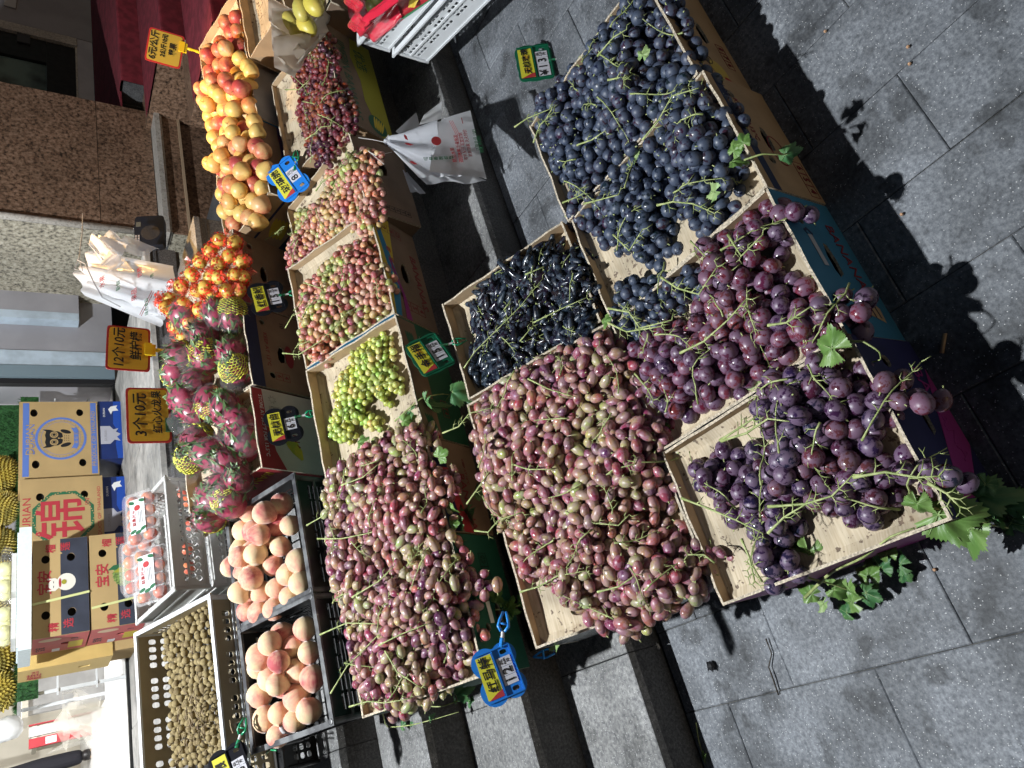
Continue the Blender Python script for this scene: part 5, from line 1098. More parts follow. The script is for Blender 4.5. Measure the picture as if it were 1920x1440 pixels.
ROSE = mat('rose_red_board', (.50, .10, .10), .6, var=.05); DGREY = mat('slate_print', (.035, .04, .06), .6, var=.15)
def baoan(label, x0, y0, z0, cat_, H=.245):
    t = carton(label, x0, x0 + .505, y0, y0 + .36, z0, z0 + H, KRAFT, ROSE, KRAFT, holes=[ell(.40, .19, .022, .019), ell(.40, .078, .022, .019), ell(.11, .19, .022, .019), ell(.11, .078, .022, .019)], shole=[blob(.17, .10, .022, .020, 12, 4)])
    printed(t, FR(), [(0.001, .001), (.504, .001), (.504, .125), (.435, .125), (.425, .115)] + [(.42, .125)] + [(.001, .125)], DGREY, 'printed_band', .0009, [ell(.40, .078, .022, .019), ell(.11, .078, .022, .019)])
    for ch, x, z in (('宝', .245, .19), ('安', .31, .19)): fl(t, ch, .066, ink, x, z, .0016, bold=.001)
    for ch, x, z in (('精', .045, .155), ('选', .055, .09), ('榴', .455, .165), ('莲', .46, .10)): fl(t, ch, .048, ink, x, z, .002, bold=.0006)
    if cat_:  # waving cat figure made plain: a pale sitting cat
        CW = mat('cat_cream', (.72, .68, .60), .6)
        printed(t, FR(), [(.262 + .034 * c, .160 + .028 * d) for c, d in [(-1, -.4), (-.95, .1), (-1.0, .95), (-.55, .62), (.0, .66), (.55, .62), (1.0, .95), (.95, .1), (1, -.4), (.6, -.95), (-.6, -.95)]], CW, 'printed_cat_head', .002); printed(t, FR(), blob(.27, .10, .045, .042, 18), CW, 'printed_cat_body', .0016)
        for s in (-1, 1): printed(t, FR(), [(.262 + s * .026, .165), (.262 + s * .012, .178), (.262 + s * .024, .193)], ink, 'printed_ear', .0024); printed(t, FR(), ell(.262 + s * .012, .156, .006, .0015, 10), INK, 'printed_eye', .003)
        printed(t, FR(), ell(.268, .128, .024, .005, 14), ink, 'printed_collar', .003); printed(t, FR(), ell(.27, .11, .013, .011, 14), LIME, 'printed_coin', .003)
    else:
        GD = mat('printed_durian_green', (.16, .24, .06), .6, var=.4, nscale=90); c_ = [(.27 + .062 * (1 + .10 * (k % 2)) * math.cos(2 * math.pi * k / 40), .085 + .058 * (1 + .10 * (k % 2)) * math.sin(2 * math.pi * k / 40)) for k in range(40)]
        printed(t, FR(), c_, GD, 'printed_durian', .0016); printed(t, FR(), [(.30, .17), (.325, .14), (.33, .09), (.315, .04), (.30, .09)], GREENINK, 'printed_leaf', .0022); printed(t, FR(), [(.285, .14), (.31, .115), (.30, .05), (.28, .08)], LIME, 'printed_flesh', .0026)
    SM = sheetM((0, .36, 0), (0, -1, 0), (0, 0, 1)); SI = lambda o: SM @ Matrix.Translation((0, 0, o))
    for ch, z in (('宝', .215), ('安', .215)): text(ch, .048, DGREY, t, SI(.0012) @ Matrix.Translation((.085 if ch == '宝' else .135, z - .01, 0)))
    printed(t, SM, blob(.29, .17, .03, .05, 14), mat('cat_tan', (.60, .45, .30), .6), 'printed_figure', .001); printed(t, SM, rect(.06, .19, .02, .085), YEL, 'printed_panel', .001); text('3', .045, DGREY, t, SI(.002) @ Matrix.Translation((.26, .06, 0)))
    printed(t, SM, rect(.02, .08, .12, .155), PAPER, 'paper_label', .0014)
    return t
baoan('kraft and slate carton with a pale cat and red characters, upper of its stack', .985, 4.30, 1.188, True)
baoan('kraft and slate carton with a printed green durian, lower of its stack', .985, 4.295, .931, False, .25)
STRAP = mat('yellow_strap', (.60, .62, .28), .5)
for z, nm in ((1.19, 'pale yellow strap round the upper cat carton'), (.935, 'pale yellow strap round the lower durian carton')):
    x = 1.17 if z > 1 else 1.11; b = MB(); b.box((x, 4.288, z + .12), (.012, .002, .25), rot=Matrix.Rotation(R(-7), 3, 'Y')); tag(b.build('strap', STRAP), nm, 'strap')
sty = thing('foam_lid', 'long white foam box lid lying on the cat carton', 'foam lid', (.93, 4.24, 1.437)); MB().bx(0, .62, 0, .40, .002, .055).build('lid_slab', mat('styrofoam', (.68, .76, .78), .8, var=.04, nscale=60, bump=.3, bscale=200), sty); MB().bx(.02, .60, .02, .38, .0555, .062).build('lid_lip', MATS['styrofoam'], sty)
FLESH = mat('durian_flesh', (.72, .70, .36), .4, var=.1, nscale=20)
for i, x in enumerate((1.10, 1.33)):
    t = thing('durian_pack', ['film wrapped tray of pale durian flesh, left of the two on the foam lid', 'film wrapped tray of pale durian flesh, right of the two on the foam lid'][i], 'fruit pack', (x, 4.42, 1.50)); MB().bx(-.10, .10, -.14, .14, .001, .022).build('foam_tray', WHITEB, t)
    for dx, dy in ((-.045, -.06), (.045, -.06), (-.045, .06), (.045, .06)): MB().lathe([(.001, 0), (.034, .006), (.040, .03), (.03, .055), (.001, .066)], 12, (dx, dy, .022)).build('durian_flesh', FLESH, t, True)
    ob('plastic_wrap', film_mesh(.09, 30 + i, .55, tail=True, amp=.08), t, (0, 0, .045), scale=(1.02, 1.4, .8))
yb = carton('yellow carton with red brushed lettering behind the striped cartons', .925, 1.40, 4.72, 5.02, 1.05, 1.49, mat('yellow_board', (.55, .38, .13), .65, var=.06), mat('yellow_board_lit', (.66, .47, .17), .65), shole=[blob(.14, .13, .022, .03, 12, 4)])  # side board is a lit copy: light on it is in the paler yellow
SM = sheetM((0, .28, 0), (0, -1, 0), (0, 0, 1)) @ Matrix.Translation((0, 0, .0012))
text('榴莲', .075, ink, yb, SM @ Matrix.Translation((.07, .36, 0)), shear=.2); text('之恋', .04, ink, yb, SM @ Matrix.Translation((.18, .36, 0)))
tag(MB().bx(.95, 1.45, 4.73, 5.01, .931, 1.048).build('carton_below', KRAFT), 'plain kraft carton standing under the yellow carton', 'carton')
# white shapes and goods at the left of the shop
b = MB(); b.lathe([(.03, 0), (.07, .03), (.085, .09), (.075, .15), (.05, .2), (.02, .21)], 14, wob=lambda a, z: 1 + .15 * math.sin(3 * a + z * 30))
tag(b.build('white_bag_bundle', mat('white_bag', (.80, .80, .80), .5), None, True, loc=(.735, 5.3, 1.46), scale=.8), 'bulging white bag on the counter at the top left edge of the shop', 'bag')
for i, (x, c, l) in enumerate([(.90, REDB, 'red and white packet, nearest the black trousers'), (.99, WHITEB, 'white packet standing between two red packets'), (1.08, REDB, 'red packet at the right of the little row')]):
    t = thing('snack_packet', l, 'packet', (x, 7.9, .94)); MB().bx(0, .075, 0, .05, 0.001, .46).build('packet_body', c, t); MB().bx(.01, .065, -.002, -.0005, .26, .34).build('packet_label', PAPER, t)
b = MB(); rr = random.Random(8)
for i in range(9):
    n = 8; pts = [(rr.uniform(-.22, .22), rr.uniform(-.1, .1), rr.uniform(0, .4)) for _ in range(4)]; b.add(pts, [(0, 1, 2, 3)])
tag(b.build('clear_bag_heap', mat('clear_bag_film', (.85, .82, .74), .25, alpha=.35, spec=.8), loc=(.78, 5.9, .94)), 'heap of crumpled clear bags standing on the bright shop floor', 'bags')
# shopkeeper: only the lower leg is inside the frame
per = thing('person', 'person in black trousers and dark shoes standing at the left edge of the shop', 'person', (.74, 8.1, .937))
bm_v = [(.02, .0, .05), (.02, 0, .12), (.015, 0, .40), (0, 0, .50), (-.03, .02, .88), (-.10, .02, .98), (-.10, .02, 1.15), (-.10, .02, 1.38), (-.10, .02, 1.50), (-.10, .01, 1.60), (-.10, 0, 1.72), (-.22, 0, .05), (-.22, 0, .12), (-.21, 0, .40), (-.20, 0, .50), (-.17, .02, .88), (.06, .02, 1.40), (.12, .0, 1.15), (.12, -.10, .95), (.12, -.14, .88), (-.26, .02, 1.40), (-.32, 0, 1.15), (-.32, -.10, .95), (-.32, -.14, .88)]
rad = [.075, .082, .092, .095, .11, .15, .13, .15, .06, .075, .085, .075, .082, .092, .095, .11, .06, .045, .035, .04, .06, .045, .035, .04]
eds = [(0, 1), (1, 2), (2, 3), (3, 4), (4, 5), (5, 6), (6, 7), (7, 8), (8, 9), (9, 10), (11, 12), (12, 13), (13, 14), (14, 15), (15, 5), (7, 16), (16, 17), (17, 18), (18, 19), (7, 20), (20, 21), (21, 22), (22, 23)]
d = bpy.data.meshes.new('body'); d.from_pydata(bm_v, eds, []); d.materials.append(mat('black_cloth', (.012, .012, .018), .85, bump=.3, bscale=30)); bo = ob('body', d, per)
sm = bo.modifiers.new('s', 'SKIN'); 
for i, q in enumerate(rad): d.skin_vertices[0].data[i].radius = (q, q * .85)
d.skin_vertices[0].data[5].use_root = True
bo.modifiers.new('u', 'SUBSURF').levels = 2; bo.modifiers['u'].render_levels = 2
for x in (.02, -.22):
    b = MB(); b.lathe([(.040, 0), (.046, .012), (.044, .045), (.03, .07), (.005, .078)], 14, wob=lambda a, z: 1 + .75 * max(0, -math.sin(a)) ** 2 * (1 if z < .05 else .4)); b.build('shoe', mat('shoe_dark', (.02, .018, .018), .4), per, True, loc=(x, -.01, .002))
    MB().bx(x - .038, x + .038, -.075, .045, .0, .006).build('shoe_sole', mat('shoe_sole', (.35, .26, .18), .7), per)

# ------------------------------------------------------------------ packs of apricots standing in the lattice crate
APR = fruit_mat('apricot_skin', (.62, .22, .10), (.60, .16, .08), (.52, .11, .07), 14, .4, pos=(.4, .5, .6)); APRM = fruit_mesh('apricot', .021, APR, .95, .15, .06, False, 14, 10)
PET = mat('clear_pack', (.95, .96, .98), .05, alpha=.12, spec=1., bump=.5, bscale=70, bdist=.004)
def pack_of(label, c, xd, up, rows=2, cols=4, card=True):
    m = frame(c, xd, up); m = m @ Matrix.Rotation(0, 4, 'X')
    t = thing('fruit_pack', label, 'fruit pack', group='clear packs of apricots', mtx=m)
    W, H, Dp = .205, .125, .052      # local: x width, z height(up), y depth (front is -y)
    b = MB(); b.prism(blob(0, 0, W / 2, H / 2, 20, 8), (), Dp * .5, M=sheetM((0, -Dp * .62, 0), (1, 0, 0), (0, 0, 1))); b.prism(blob(0, 0, W / 2 + .006, H / 2 + .006, 20, 10), [blob(0, 0, W / 2 - .002, H / 2 - .002, 20, 8)], .003, M=sheetM((0, -Dp * .1, 0), (1, 0, 0), (0, 0, 1)))
    b.prism(blob(0, 0, W / 2 - .008, H / 2 - .008, 20, 8), (), .004, M=sheetM((0, Dp * .5, 0), (1, 0, 0), (0, 0, 1)))
    for sx in (-1, 1):
        for k in range(5): b.box((sx * (W / 2 - .003), -Dp * .35, -H / 2 + H * (k + .5) / 5), (.004, Dp * .5, .006))
    b.build('clear_box', PET, t)
    for i in range(cols):
        for j in range(rows): 
            o = tag(ob('apricot', APRM, None, m @ Vector((-W / 2 + W * (i + .5) / cols, -.008, -H / 2 + H * (j + .5) / rows * 1. + .0)), (random.uniform(0, 6), random.uniform(0, 6), 0), random.uniform(1.08, 1.22)), 'orange red apricot inside the ' + label.replace('clear pack of orange red apricots ', 'clear pack '), 'apricot', group='apricots in the ' + label)
    if card:
        PM = sheetM((0, -Dp * .65, 0), (1, 0, 0), (0, 0, 1))
        printed(t, PM, rect(-.072, .072, -.03, .03), PAPER, 'printed_card', .001); 
        for cx, cz in ((-.06, .02), (-.055, -.02), (.06, .022), (.062, -.02), (-.066, 0)): printed(t, PM, ell(cx, cz, .013, .007, 10, cx * 20), GREENINK, 'printed_leaf', .0018)
        printed(t, PM, ell(.035, .0, .012, .012, 12), REDINK, 'printed_fruit', .002); text('鲜果时光', .017, REDINK, t, PM @ Matrix.Translation((-.005, .013, .002))); 
        for k in range(3): printed(t, PM, rect(-.03, .02, -.006 - k * .006, -.0045 - k * .006), MATS['grey_ink'], 'printed_line', .002)
    return t
xd1 = (1, .05, 0); up1 = (0.0, .62, .78)
pack_of('clear pack of orange red apricots at the right of the lattice crate', at(268, 972, Y=2.98), xd1, up1)
pack_of('clear pack of orange red apricots at the left of the lattice crate', at(285, 1078, Y=2.96), xd1, up1)
pack_of('clear pack of orange red apricots behind the left pack', at(262, 1062, Y=3.02), xd1, up1, card=False)
for i, (x, y) in enumerate([(352, 940), (358, 985), (352, 1030), (355, 1065), (345, 925), (372, 960)]):
    tag(ob('apricot', APRM, None, at(x, y, Y=2.87), (i, 1, 0), 1.15), 'orange red apricot seen through the lattice of the upper crate', 'apricot', group='apricots seen through the crate lattice')

# ------------------------------------------------------------------ price tags
YCARD = mat('yellow_card', (.66, .62, .045), .55); NUM = mat('number_strip', (.62, .62, .68), .5); STAR = mat('amber_star', (.70, .42, .03), .55)
def tagM(px, Y, tilt=25, yaw=0, roll=0):
    c = at(*px, Y=Y)
    return Matrix.Translation(c) @ Matrix.Rotation(R(yaw), 4, 'Z') @ Matrix.Rotation(R(90 - tilt), 4, 'X') @ Matrix.Rotation(R(roll), 4, 'Z')
def price_tag(label, M, name_, digits, pm, shape='round', w_=.125, unit='元/斤', clip=(0, -.075), clipm=None, yen=False, stars=False, clipang=0.):
    t = thing('price_tag', label, 'price tag', group='price tags clipped to the fruit boxes', mtx=M)
    I = Matrix.Identity(4); s = w_ / .125
    if shape == 'round': outline = [(x * s, y * s) for x, y in blob(0, .0, .001, .001, 4)][:0] + [((.044 * c_ + .036 * math.cos(a)) * s, (yy + .034 * math.sin(a)) * s) for c_, yy, a0 in ((1, .026, -60), (-1, .026, 45), (-1, -.026, 125), (1, -.026, -140)) for a in [R(a0 + k * 22) for k in range(9)]][:0]
    if shape == 'round':
        pts = []
        for k in range(72):
            a = 2 * math.pi * k / 72; best = 0
            for cx, cy, rr_ in ((.034, .024, .036), (-.034, .024, .036), (.036, -.026, .032), (-.036, -.026, .032), (0, 0, .045)):
                B_ = cx * math.cos(a) + cy * math.sin(a); D_ = B_ * B_ - (cx * cx + cy * cy - rr_ * rr_)
                if D_ >= 0: best = max(best, B_ + math.sqrt(D_))
            pts.append((best * math.cos(a) * s, best * math.sin(a) * s))
    else:
        pts = []
        for k in range(96):
            a = 2 * math.pi * k / 96; c_, s_ = math.cos(a), math.sin(a); q = (abs(c_ / .062) ** 6 + abs(s_ / .052) ** 6) ** (-1 / 6); q *= 1 + .055 * abs(math.sin(a * 4.5 + .3)); pts.append((q * c_ * s, q * s_ * s))
    slots = [blob(.045 * s, -.027 * s, .0055 * s, .009 * s, 10, 3)] + ([] if yen else [blob(-.045 * s, -.027 * s, .0055 * s, .009 * s, 10, 3)])
    b = MB(); b.prism(pts, slots, .003, M=I); b.build('tag_board', pm, t)
    b = MB(); b.bx(-.056 * s, .056 * s, .000, .003, .0005, .004); b.bx(-.056 * s, .056 * s, -.048 * s, -.045 * s, .0005, .004); b.bx(.056 * s, .0585 * s, -.047 * s, .047 * s, .0005, .004); b.bx(-.0585 * s, -.056 * s, -.047 * s, .047 * s, .0005, .004)
    b.build('tag_frame', pm, t)
    nc = printed(t, I, [(-.052 * s, .005 * s), (.052 * s, .005 * s), (.052 * s, .045 * s), (-.05 * s, .047 * s)], YCARD, 'name_card', .001)
    printed(t, I, [(-.052 * s, .005 * s), (-.036 * s, .005 * s), (-.040 * s, .020 * s), (-.0515 * s, .045 * s)], REDINK, 'card_corner', .0017)
    if stars:
        for cx in (-.025, .022): printed(t, I, [((cx + .014 * (1 if k % 2 == 0 else .4) * math.cos(k * math.pi / 5 + .3)) * s, (.024 + .014 * (1 if k % 2 == 0 else .4) * math.sin(k * math.pi / 5 + .3)) * s) for k in range(10)], STAR, 'printed_star', .0016)
    n = len(name_); text(name_, (.105 / max(3.4, n + .6)) * s, INK, nc, Matrix.Translation((.006 * s, .024 * s, .0024)) @ Matrix.Rotation(.03, 4, 'Z'), bold=.0005, shear=.12, name='handwriting')
    cells = (['¥'] if yen else []) + list(digits) + [unit]
    cw = .0225 * s; x0 = -cw * (len(cells) - 1) / 2 - (.008 * s if yen else 0)
    for i, c_ in enumerate(cells):
        kc = printed(t, Matrix.Translation((x0 + i * cw, -.022 * s, 0)), rect(-cw * .48, cw * .48, -.018 * s, .018 * s), NUM, 'number_card', .0012)
        if len(c_) > 1: 
            a_, b_ = c_.split('/'); text(a_, .014 * s, INK, kc, Matrix.Translation((x0 + i * cw, -.0135 * s, .0022))); text(b_, .012 * s, INK, kc, Matrix.Translation((x0 + i * cw, -.031 * s, .0022))); printed(kc, Matrix.Translation((x0 + i * cw, -.022 * s, 0)), rect(-.008 * s, .008 * s, -.0005, .0005), INK, 'number_line', .002)
        else: text(c_, .034 * s, INK, kc, Matrix.Translation((x0 + i * cw, -.022 * s, .0022)), bold=.0004)
    CM = clipm or mat('clip_green', (.01, .22, .10), .25, spec=.7); cx, cy = clip
    d_ = Vector((math.sin(clipang), -math.cos(clipang), 0)); p0 = Vector((cx, cy + .03, -.002))
    b = MB(); b.tube([p0, p0 + d_ * .022], [.007, .005], 8); b.build('clip_neck', CM, t); b = MB(); b.tube([p0 + d_ * .0215, p0 + d_ * .036], [.004, .004], 8); b.build('clip_joint', WPL, t)
    e = p0 + d_ * .036; sd = Vector((d_.y, -d_.x, 0)); b = MB()
    for sg in (-1, 1): b.tube([e + sd * sg * .004, e + d_ * .012 + sd * sg * .012, e + d_ * .026 + sd * sg * .010, e + d_ * .046 + sd * sg * .003], [.0035, .004, .0035, .003], 6)
    b.tube([e + sd * .009 + d_ * .018, e - sd * .009 + d_ * .018], .003, 6); b.build('clip_jaws', CM, t, True)
    return t
TGREEN = mat('tag_green', (.008, .12, .06), .28, spec=.6); TBLUE = mat('tag_blue', (.02, .20, .66), .28, spec=.6); TBLACK = mat('tag_black', (.010, .010, .014), .28, spec=.6); CBLUE = mat('clip_blue', (.03, .25, .70), .25)
price_tag('green scalloped price tag reading 13 above the black grapes', tagM((1003, 117), 1.15, 35, -8, -3), '无核玫瑰', '13', TGREEN, 'scallop', .146, yen=True, stars=True, clip=(0, -.078), clipang=.1)
price_tag('green scalloped price tag reading 15 beside the finger grapes', tagM((806, 664), 1.60, 25, 6, 14), '金手指', '15', TGREEN, 'scallop', .132, stars=True, clip=(.01, -.074), clipang=-.2)
price_tag('bright blue price tag reading 12 at the left end of the red grapes', tagM((936, 1263), 1.50, 30, 0, 6), '红马特', '12', TBLUE, 'round', .115, clip=(.05, -.055), clipm=CBLUE, clipang=1.1)
price_tag('bright blue price tag reading 8 between apples and pink grapes', tagM((540, 335), 2.02, 42, -26, 34), '玻璃脆', '8', TBLUE, 'round', .150, clip=(.01, -.07), clipang=.9)
price_tag('black price tag reading 15 in front of the KEEP AT 13 C box', tagM((502, 558), 2.16, 20, 4, 4), '红香妃', '15', TBLACK, 'round', .138, clip=(.0, -.07))
price_tag('black price tag reading 6 in front of the STORE AT box', tagM((532, 797), 2.16, 20, 0, 4), '无核白', '6', TBLACK, 'round', .125, clip=(.02, -.07))
price_tag('black price tag at the left picture edge, clipped to the peach crate', tagM((436, 1444), 2.45, 30, 0, 14), '龙眼', '8', TBLACK, 'round', .125, clip=(.05, -.06), clipang=.9)
SIGNY = mat('sign_orange_yellow', (.62, .36, .03), .5, var=.05, nscale=12); SIGNR = mat('sign_red_border', (.42, .03, .03), .45); YCL = mat('clip_yellow', (.75, .50, .02), .3)
def sign(label, px, W, H, M, lines, cm, clipx=.03, tilt=0, cl=.16, sm=SIGNY, bend=0.):
    t = thing('price_sign', label, 'price sign', mtx=M, group='red bordered price signs')
    b = MB(); b.prism(blob(0, 0, W / 2, H / 2, 24, 14), (), .0025, M=Matrix()); b.build('sign_board', SIGNR, t); sf_ = printed(t, Matrix(), blob(0, 0, W / 2 - .008, H / 2 - .008, 24, 14), sm, 'sign_face', .001)
    for (s, sz, x, y) in lines: text(s, sz, INK, sf_, Matrix.Translation((x, y, .0022)), bold=.0007, shear=.1, name='handwriting')
    b = MB(); b.bx(clipx - .028, clipx + .028, -H / 2 - .006, -H / 2 + .020, .003, .009); b.bx(clipx - .028, clipx + .028, -H / 2 - .006, -H / 2 + .020, -.009, -.003); b.bx(clipx - .024, clipx + .024, -H / 2 - .018, -H / 2 - .0062, -.006, .006); b.build('clip_head', cm, t)
    b = MB(); z = -H / 2 - .018; 
    pr = []
    for k in range(9): b.lathe([(.007, 0), (.010, .004), (.010, .010), (.006, .014)], 8, (0, 0, 0)) if 0 else None
    pts = [(clipx + .004 * math.sin(k * .8), z - cl * k / 10, bend * k * k * .01) for k in range(11)]; b.tube(pts, [.009 if k % 2 else .0065 for k in range(11)], 8); b.build('clip_stem', cm, t, True)
    return t
def signM(px, Y, tilt, yaw, roll): return tagM(px, Y, tilt, yaw, roll)
sign('orange yellow sign reading 12 for 10 yuan, with a yellow clip', None, .205, .15, signM((241, 653), 2.60, 0, 3, -4), [('12个10元', .046, 0, .030), ('鲜柠檬', .044, .012, -.028)], YCL, .0, cl=.10)
sign('orange yellow sign reading 3 for 10 yuan, with a dark green clip', None, .232, .148, signM((279, 778), 2.60, 0, 1, -1), [('3个10元', .052, .0, .026), ('红心火龙果', .036, .012, -.030)], mat('clip_dark_green', (.005, .07, .03), .3), -.045, cl=.14)
sign('dim yellow sign reading 6 yuan per kilo above the apples', None, .185, .165, signM((309, 90), 2.62, 10, -22, -8), [('6元/公斤', .042, 0, .05), ('2公斤10元', .028, .01, .005), ('苹果', .036, .0, -.038)], YCL, .03, cl=.16, sm=mat('sign_yellow', (.46, .33, .05), .5))
# ------------------------------------------------------------------ thin plastic: bags and cloth
def sheet_patch(corners, nu, nv, amp, seed, fold=(0, 0), th=0., sag=0.):
    """crumpled quad between four world points (a b c d)"""
    a, b_, c, d = [Vector(p) for p in corners]; n_ = (b_ - a).cross(d - a).normalized(); off = Vector((seed * 1.7, seed * .3, seed)); v = []
    for j in range(nv + 1):
        for i in range(nu + 1):
            u, w_ = i / nu, j / nv; p = a.lerp(b_, u).lerp(d.lerp(c, u), w_)
            q = mnoise.noise(p * 9 + off) * amp + mnoise.noise(p * 24 + off) * amp * .4 + fold[0] * math.sin(u * fold[1] + w_ * 2) * amp
            e = min(1, 4 * min(u, 1 - u) + .3)
            v.append(p + n_ * q * e + Vector((0, 0, -sag * 4 * u * (1 - u))))
    f = [(j * (nu + 1) + i, j * (nu + 1) + i + 1, (j + 1) * (nu + 1) + i + 1, (j + 1) * (nu + 1) + i) for j in range(nv) for i in range(nu)]
    return v, f, n_
def film_bag(name, a, tr, base):
    m = bpy.data.materials.new(name); m.use_nodes = True; nt = m.node_tree; b = nt.nodes['Principled BSDF']; L = nt.links.new
    b.inputs['Base Color'].default_value = (*base, 1); b.inputs['Roughness'].default_value = .2; b.inputs['Specular IOR Level'].default_value = .7; b.inputs['Alpha'].default_value = a
    tc = _nd(nt, 'ShaderNodeTexCoord'); n2 = _nd(nt, 'ShaderNodeTexNoise'); n2.inputs['Scale'].default_value = 38; n2.inputs['Detail'].default_value = 4; L(tc.outputs['Object'], n2.inputs['Vector'])
    bp = _nd(nt, 'ShaderNodeBump'); bp.inputs['Strength'].default_value = .35; bp.inputs['Distance'].default_value = .004; L(n2.outputs[0], bp.inputs['Height']); L(bp.outputs[0], b.inputs['Normal'])
    t = _nd(nt, 'ShaderNodeBsdfTranslucent'); t.inputs[0].default_value = (*base, 1); mx = _nd(nt, 'ShaderNodeMixShader'); mx.inputs[0].default_value = tr
    L(b.outputs[0], mx.inputs[1]); L(t.outputs[0], mx.inputs[2]); L(mx.outputs[0], nt.nodes['Material Output'].inputs[0]); MATS[name] = m
    return m
BAG = film_bag('white_bag_film', .97, .58, (.90, .91, .94))
BAGT = film_bag('thin_bag_film', .5, .30, (.84, .86, .92))
CHARS = '鲜果水品新生活天然健康好味道专卖店欢迎光临'
def bag_print(t, org, ux, uy, rows, cols, s, mm, seed, loc0, n_):
    """rows of printed characters lying on a patch; world axes"""
    rr = random.Random(seed); M0 = sheetM(Vector(org) - loc0 + n_ * .004, ux, uy)
    for r_ in range(rows):
        st = ''.join(rr.choice(CHARS) for _ in range(cols)); text(st, s, mm, t, M0 @ Matrix.Translation((0, -r_ * s * 1.25, 0)), bold=.0004)
# 1) bundle of bags tied on a string, hanging in front of the plain brown box
Yb = 1.62
hb = thing('bag_bundle', 'bundle of white printed plastic bags hanging by a string on the plain brown box', 'plastic bags', at(728, 268, Y=Yb), group=None); L0 = Vector(hb.location)
def layer(name, quad, Ys, seed, m, parent=hb, amp=.008, nu=14, nv=16, fold=(1.2, 9)):
    cs = [at(x, y, Y=Y_) for (x, y), Y_ in zip(quad, Ys)]
    v, f, n_ = sheet_patch(cs, nu, nv, amp, seed, fold); return ob(name, me(name, [p - Vector(parent.location) for p in v], f, m, True), parent), cs, n_
layer('bag_layer', [(728, 262), (728, 274), (800, 345), (912, 340)], [1.63, 1.63, 1.60, 1.55], 1, BAG)
layer('bag_layer', [(730, 258), (728, 276), (912, 335), (880, 212)], [1.62, 1.62, 1.40, 1.40], 2, BAG)
layer('bag_layer', [(728, 262), (731, 276), (785, 333), (905, 328)], [1.60, 1.61, 1.50, 1.42], 3, BAG, amp=.006, fold=(2.2, 22))
layer('bag_layer', [(730, 258), (728, 272), (805, 320), (822, 226)], [1.60, 1.60, 1.42, 1.42], 4, BAGT, amp=.010)
_, cs, nb = layer('bag_layer', [(828, 224), (805, 322), (911, 332), (882, 208)], [1.38, 1.38, 1.32, 1.32], 5, BAG, amp=.007)
layer('bag_tail', [(795, 215), (785, 235), (828, 222), (829, 190)], [1.58, 1.58, 1.58, 1.58], 6, BAG, amp=.004, nu=6, nv=6)
layer('bag_tail', [(765, 325), (755, 318), (770, 360), (798, 363)], [1.63, 1.63, 1.63, 1.63], 7, BAGT, amp=.004, nu=6, nv=6)
layer('bag_tail', [(742, 246), (775, 292), (805, 290), (780, 212)], [1.585, 1.585, 1.56, 1.56], 8, BAGT, amp=.006, nu=8, nv=8)
b = MB(); c0 = Vector((0, 0, 0)); rr = random.Random(4)
for k in range(26):
    p = [Vector((rr.gauss(0, .012), rr.gauss(-.01, .008), rr.gauss(0, .010))) for _ in range(3)]; b.add(p, [(0, 1, 2)])
b.lathe([(.008, -.02), (.014, -.01), (.010, .0), (.013, .01), (.006, .018)], 9, (0, -.004, 0))
b.build('bag_knot', BAG, hb)
b = MB(); b.tube([at(728, 268, Y=1.62) - L0, at(700, 262, Y=1.64) - L0, at(672, 258, Y=1.66) - L0], .0016, 5); b.tube([at(735, 285, Y=1.6) - L0, at(705, 292, Y=1.60) - L0, at(690, 283, Y=1.62) - L0, at(720, 308, Y=1.6) - L0], .0013, 4)
b.build('string', mat('white_string', (.6, .58, .54), .8), hb)
# print on the front bag: u runs to the photo's top, i.e. towards +x
bagY = lambda x: 1.366 - .06 * (x - 816) / 81
ux = (at(880, 215, Y=1.32) - at(908, 330, Y=1.32)).normalized(); uy = (at(820, 270, Y=bagY(820)) - at(900, 270, Y=bagY(900))).normalized(); nn = ux.cross(uy)
def mark(chars, px, s, mm, Y_=None, roll=0., **k):
    Y_ = bagY(px[0])
    p = at(*px, Y=Y_) - L0; text(chars, s, mm, hb, sheetM(p, ux, uy) @ Matrix.Rotation(roll, 4, 'Z'), **k)
for i, (st, x, y0, mm, s) in enumerate([('精品水果', 851, 290, REDINK, .016), ('进口水果 干果批发', 860, 278, REDINK, .015), ('零售配送 礼盒定制', 869, 274, REDINK, .015), ('新鲜到家 天天特价', 877, 268, REDINK, .015), ('订货电话 1385', 893, 262, GREENINK, .016), ('地址 水果街', 901, 270, GREENINK, .015), ('一', 868, 226, REDINK, .03)]): mark(st, (x, y0), s, mm)
for k in range(3):
    b = MB(); b.tube([at(842 + k * 3 + 0, 226, Y=bagY(842)) - L0, at(855 + k * 3, 252, Y=bagY(857)) - L0, at(862 + k * 3, 304, Y=bagY(864)) - L0], .0008, 4); b.build('printed_line', REDINK, hb)
mark('绿色健康食品', (822, 296), .016, GREENINK, 1.465, roll=R(88))
b = MB(); b.prism(ell(0, 0, .020, .016, 18), (), .0006, M=sheetM(at(818, 264, Y=bagY(818)) - L0, ux, uy)); b.build('printed_disc', REDINK, hb)
for (x, y, a) in [(762, 258, .3), (768, 270, 1.2), (776, 305, .9)]:
    b = MB(); b.prism([(-.014, 0), (-.004, .006), (.010, .005), (.018, -.001), (.006, -.004), (-.004, -.002)], (), .0006, M=sheetM(at(x, y, Y=1.50) - L0, ux, uy) @ Matrix.Rotation(a, 4, 'Z')); b.build('printed_figure', REDINK, hb)
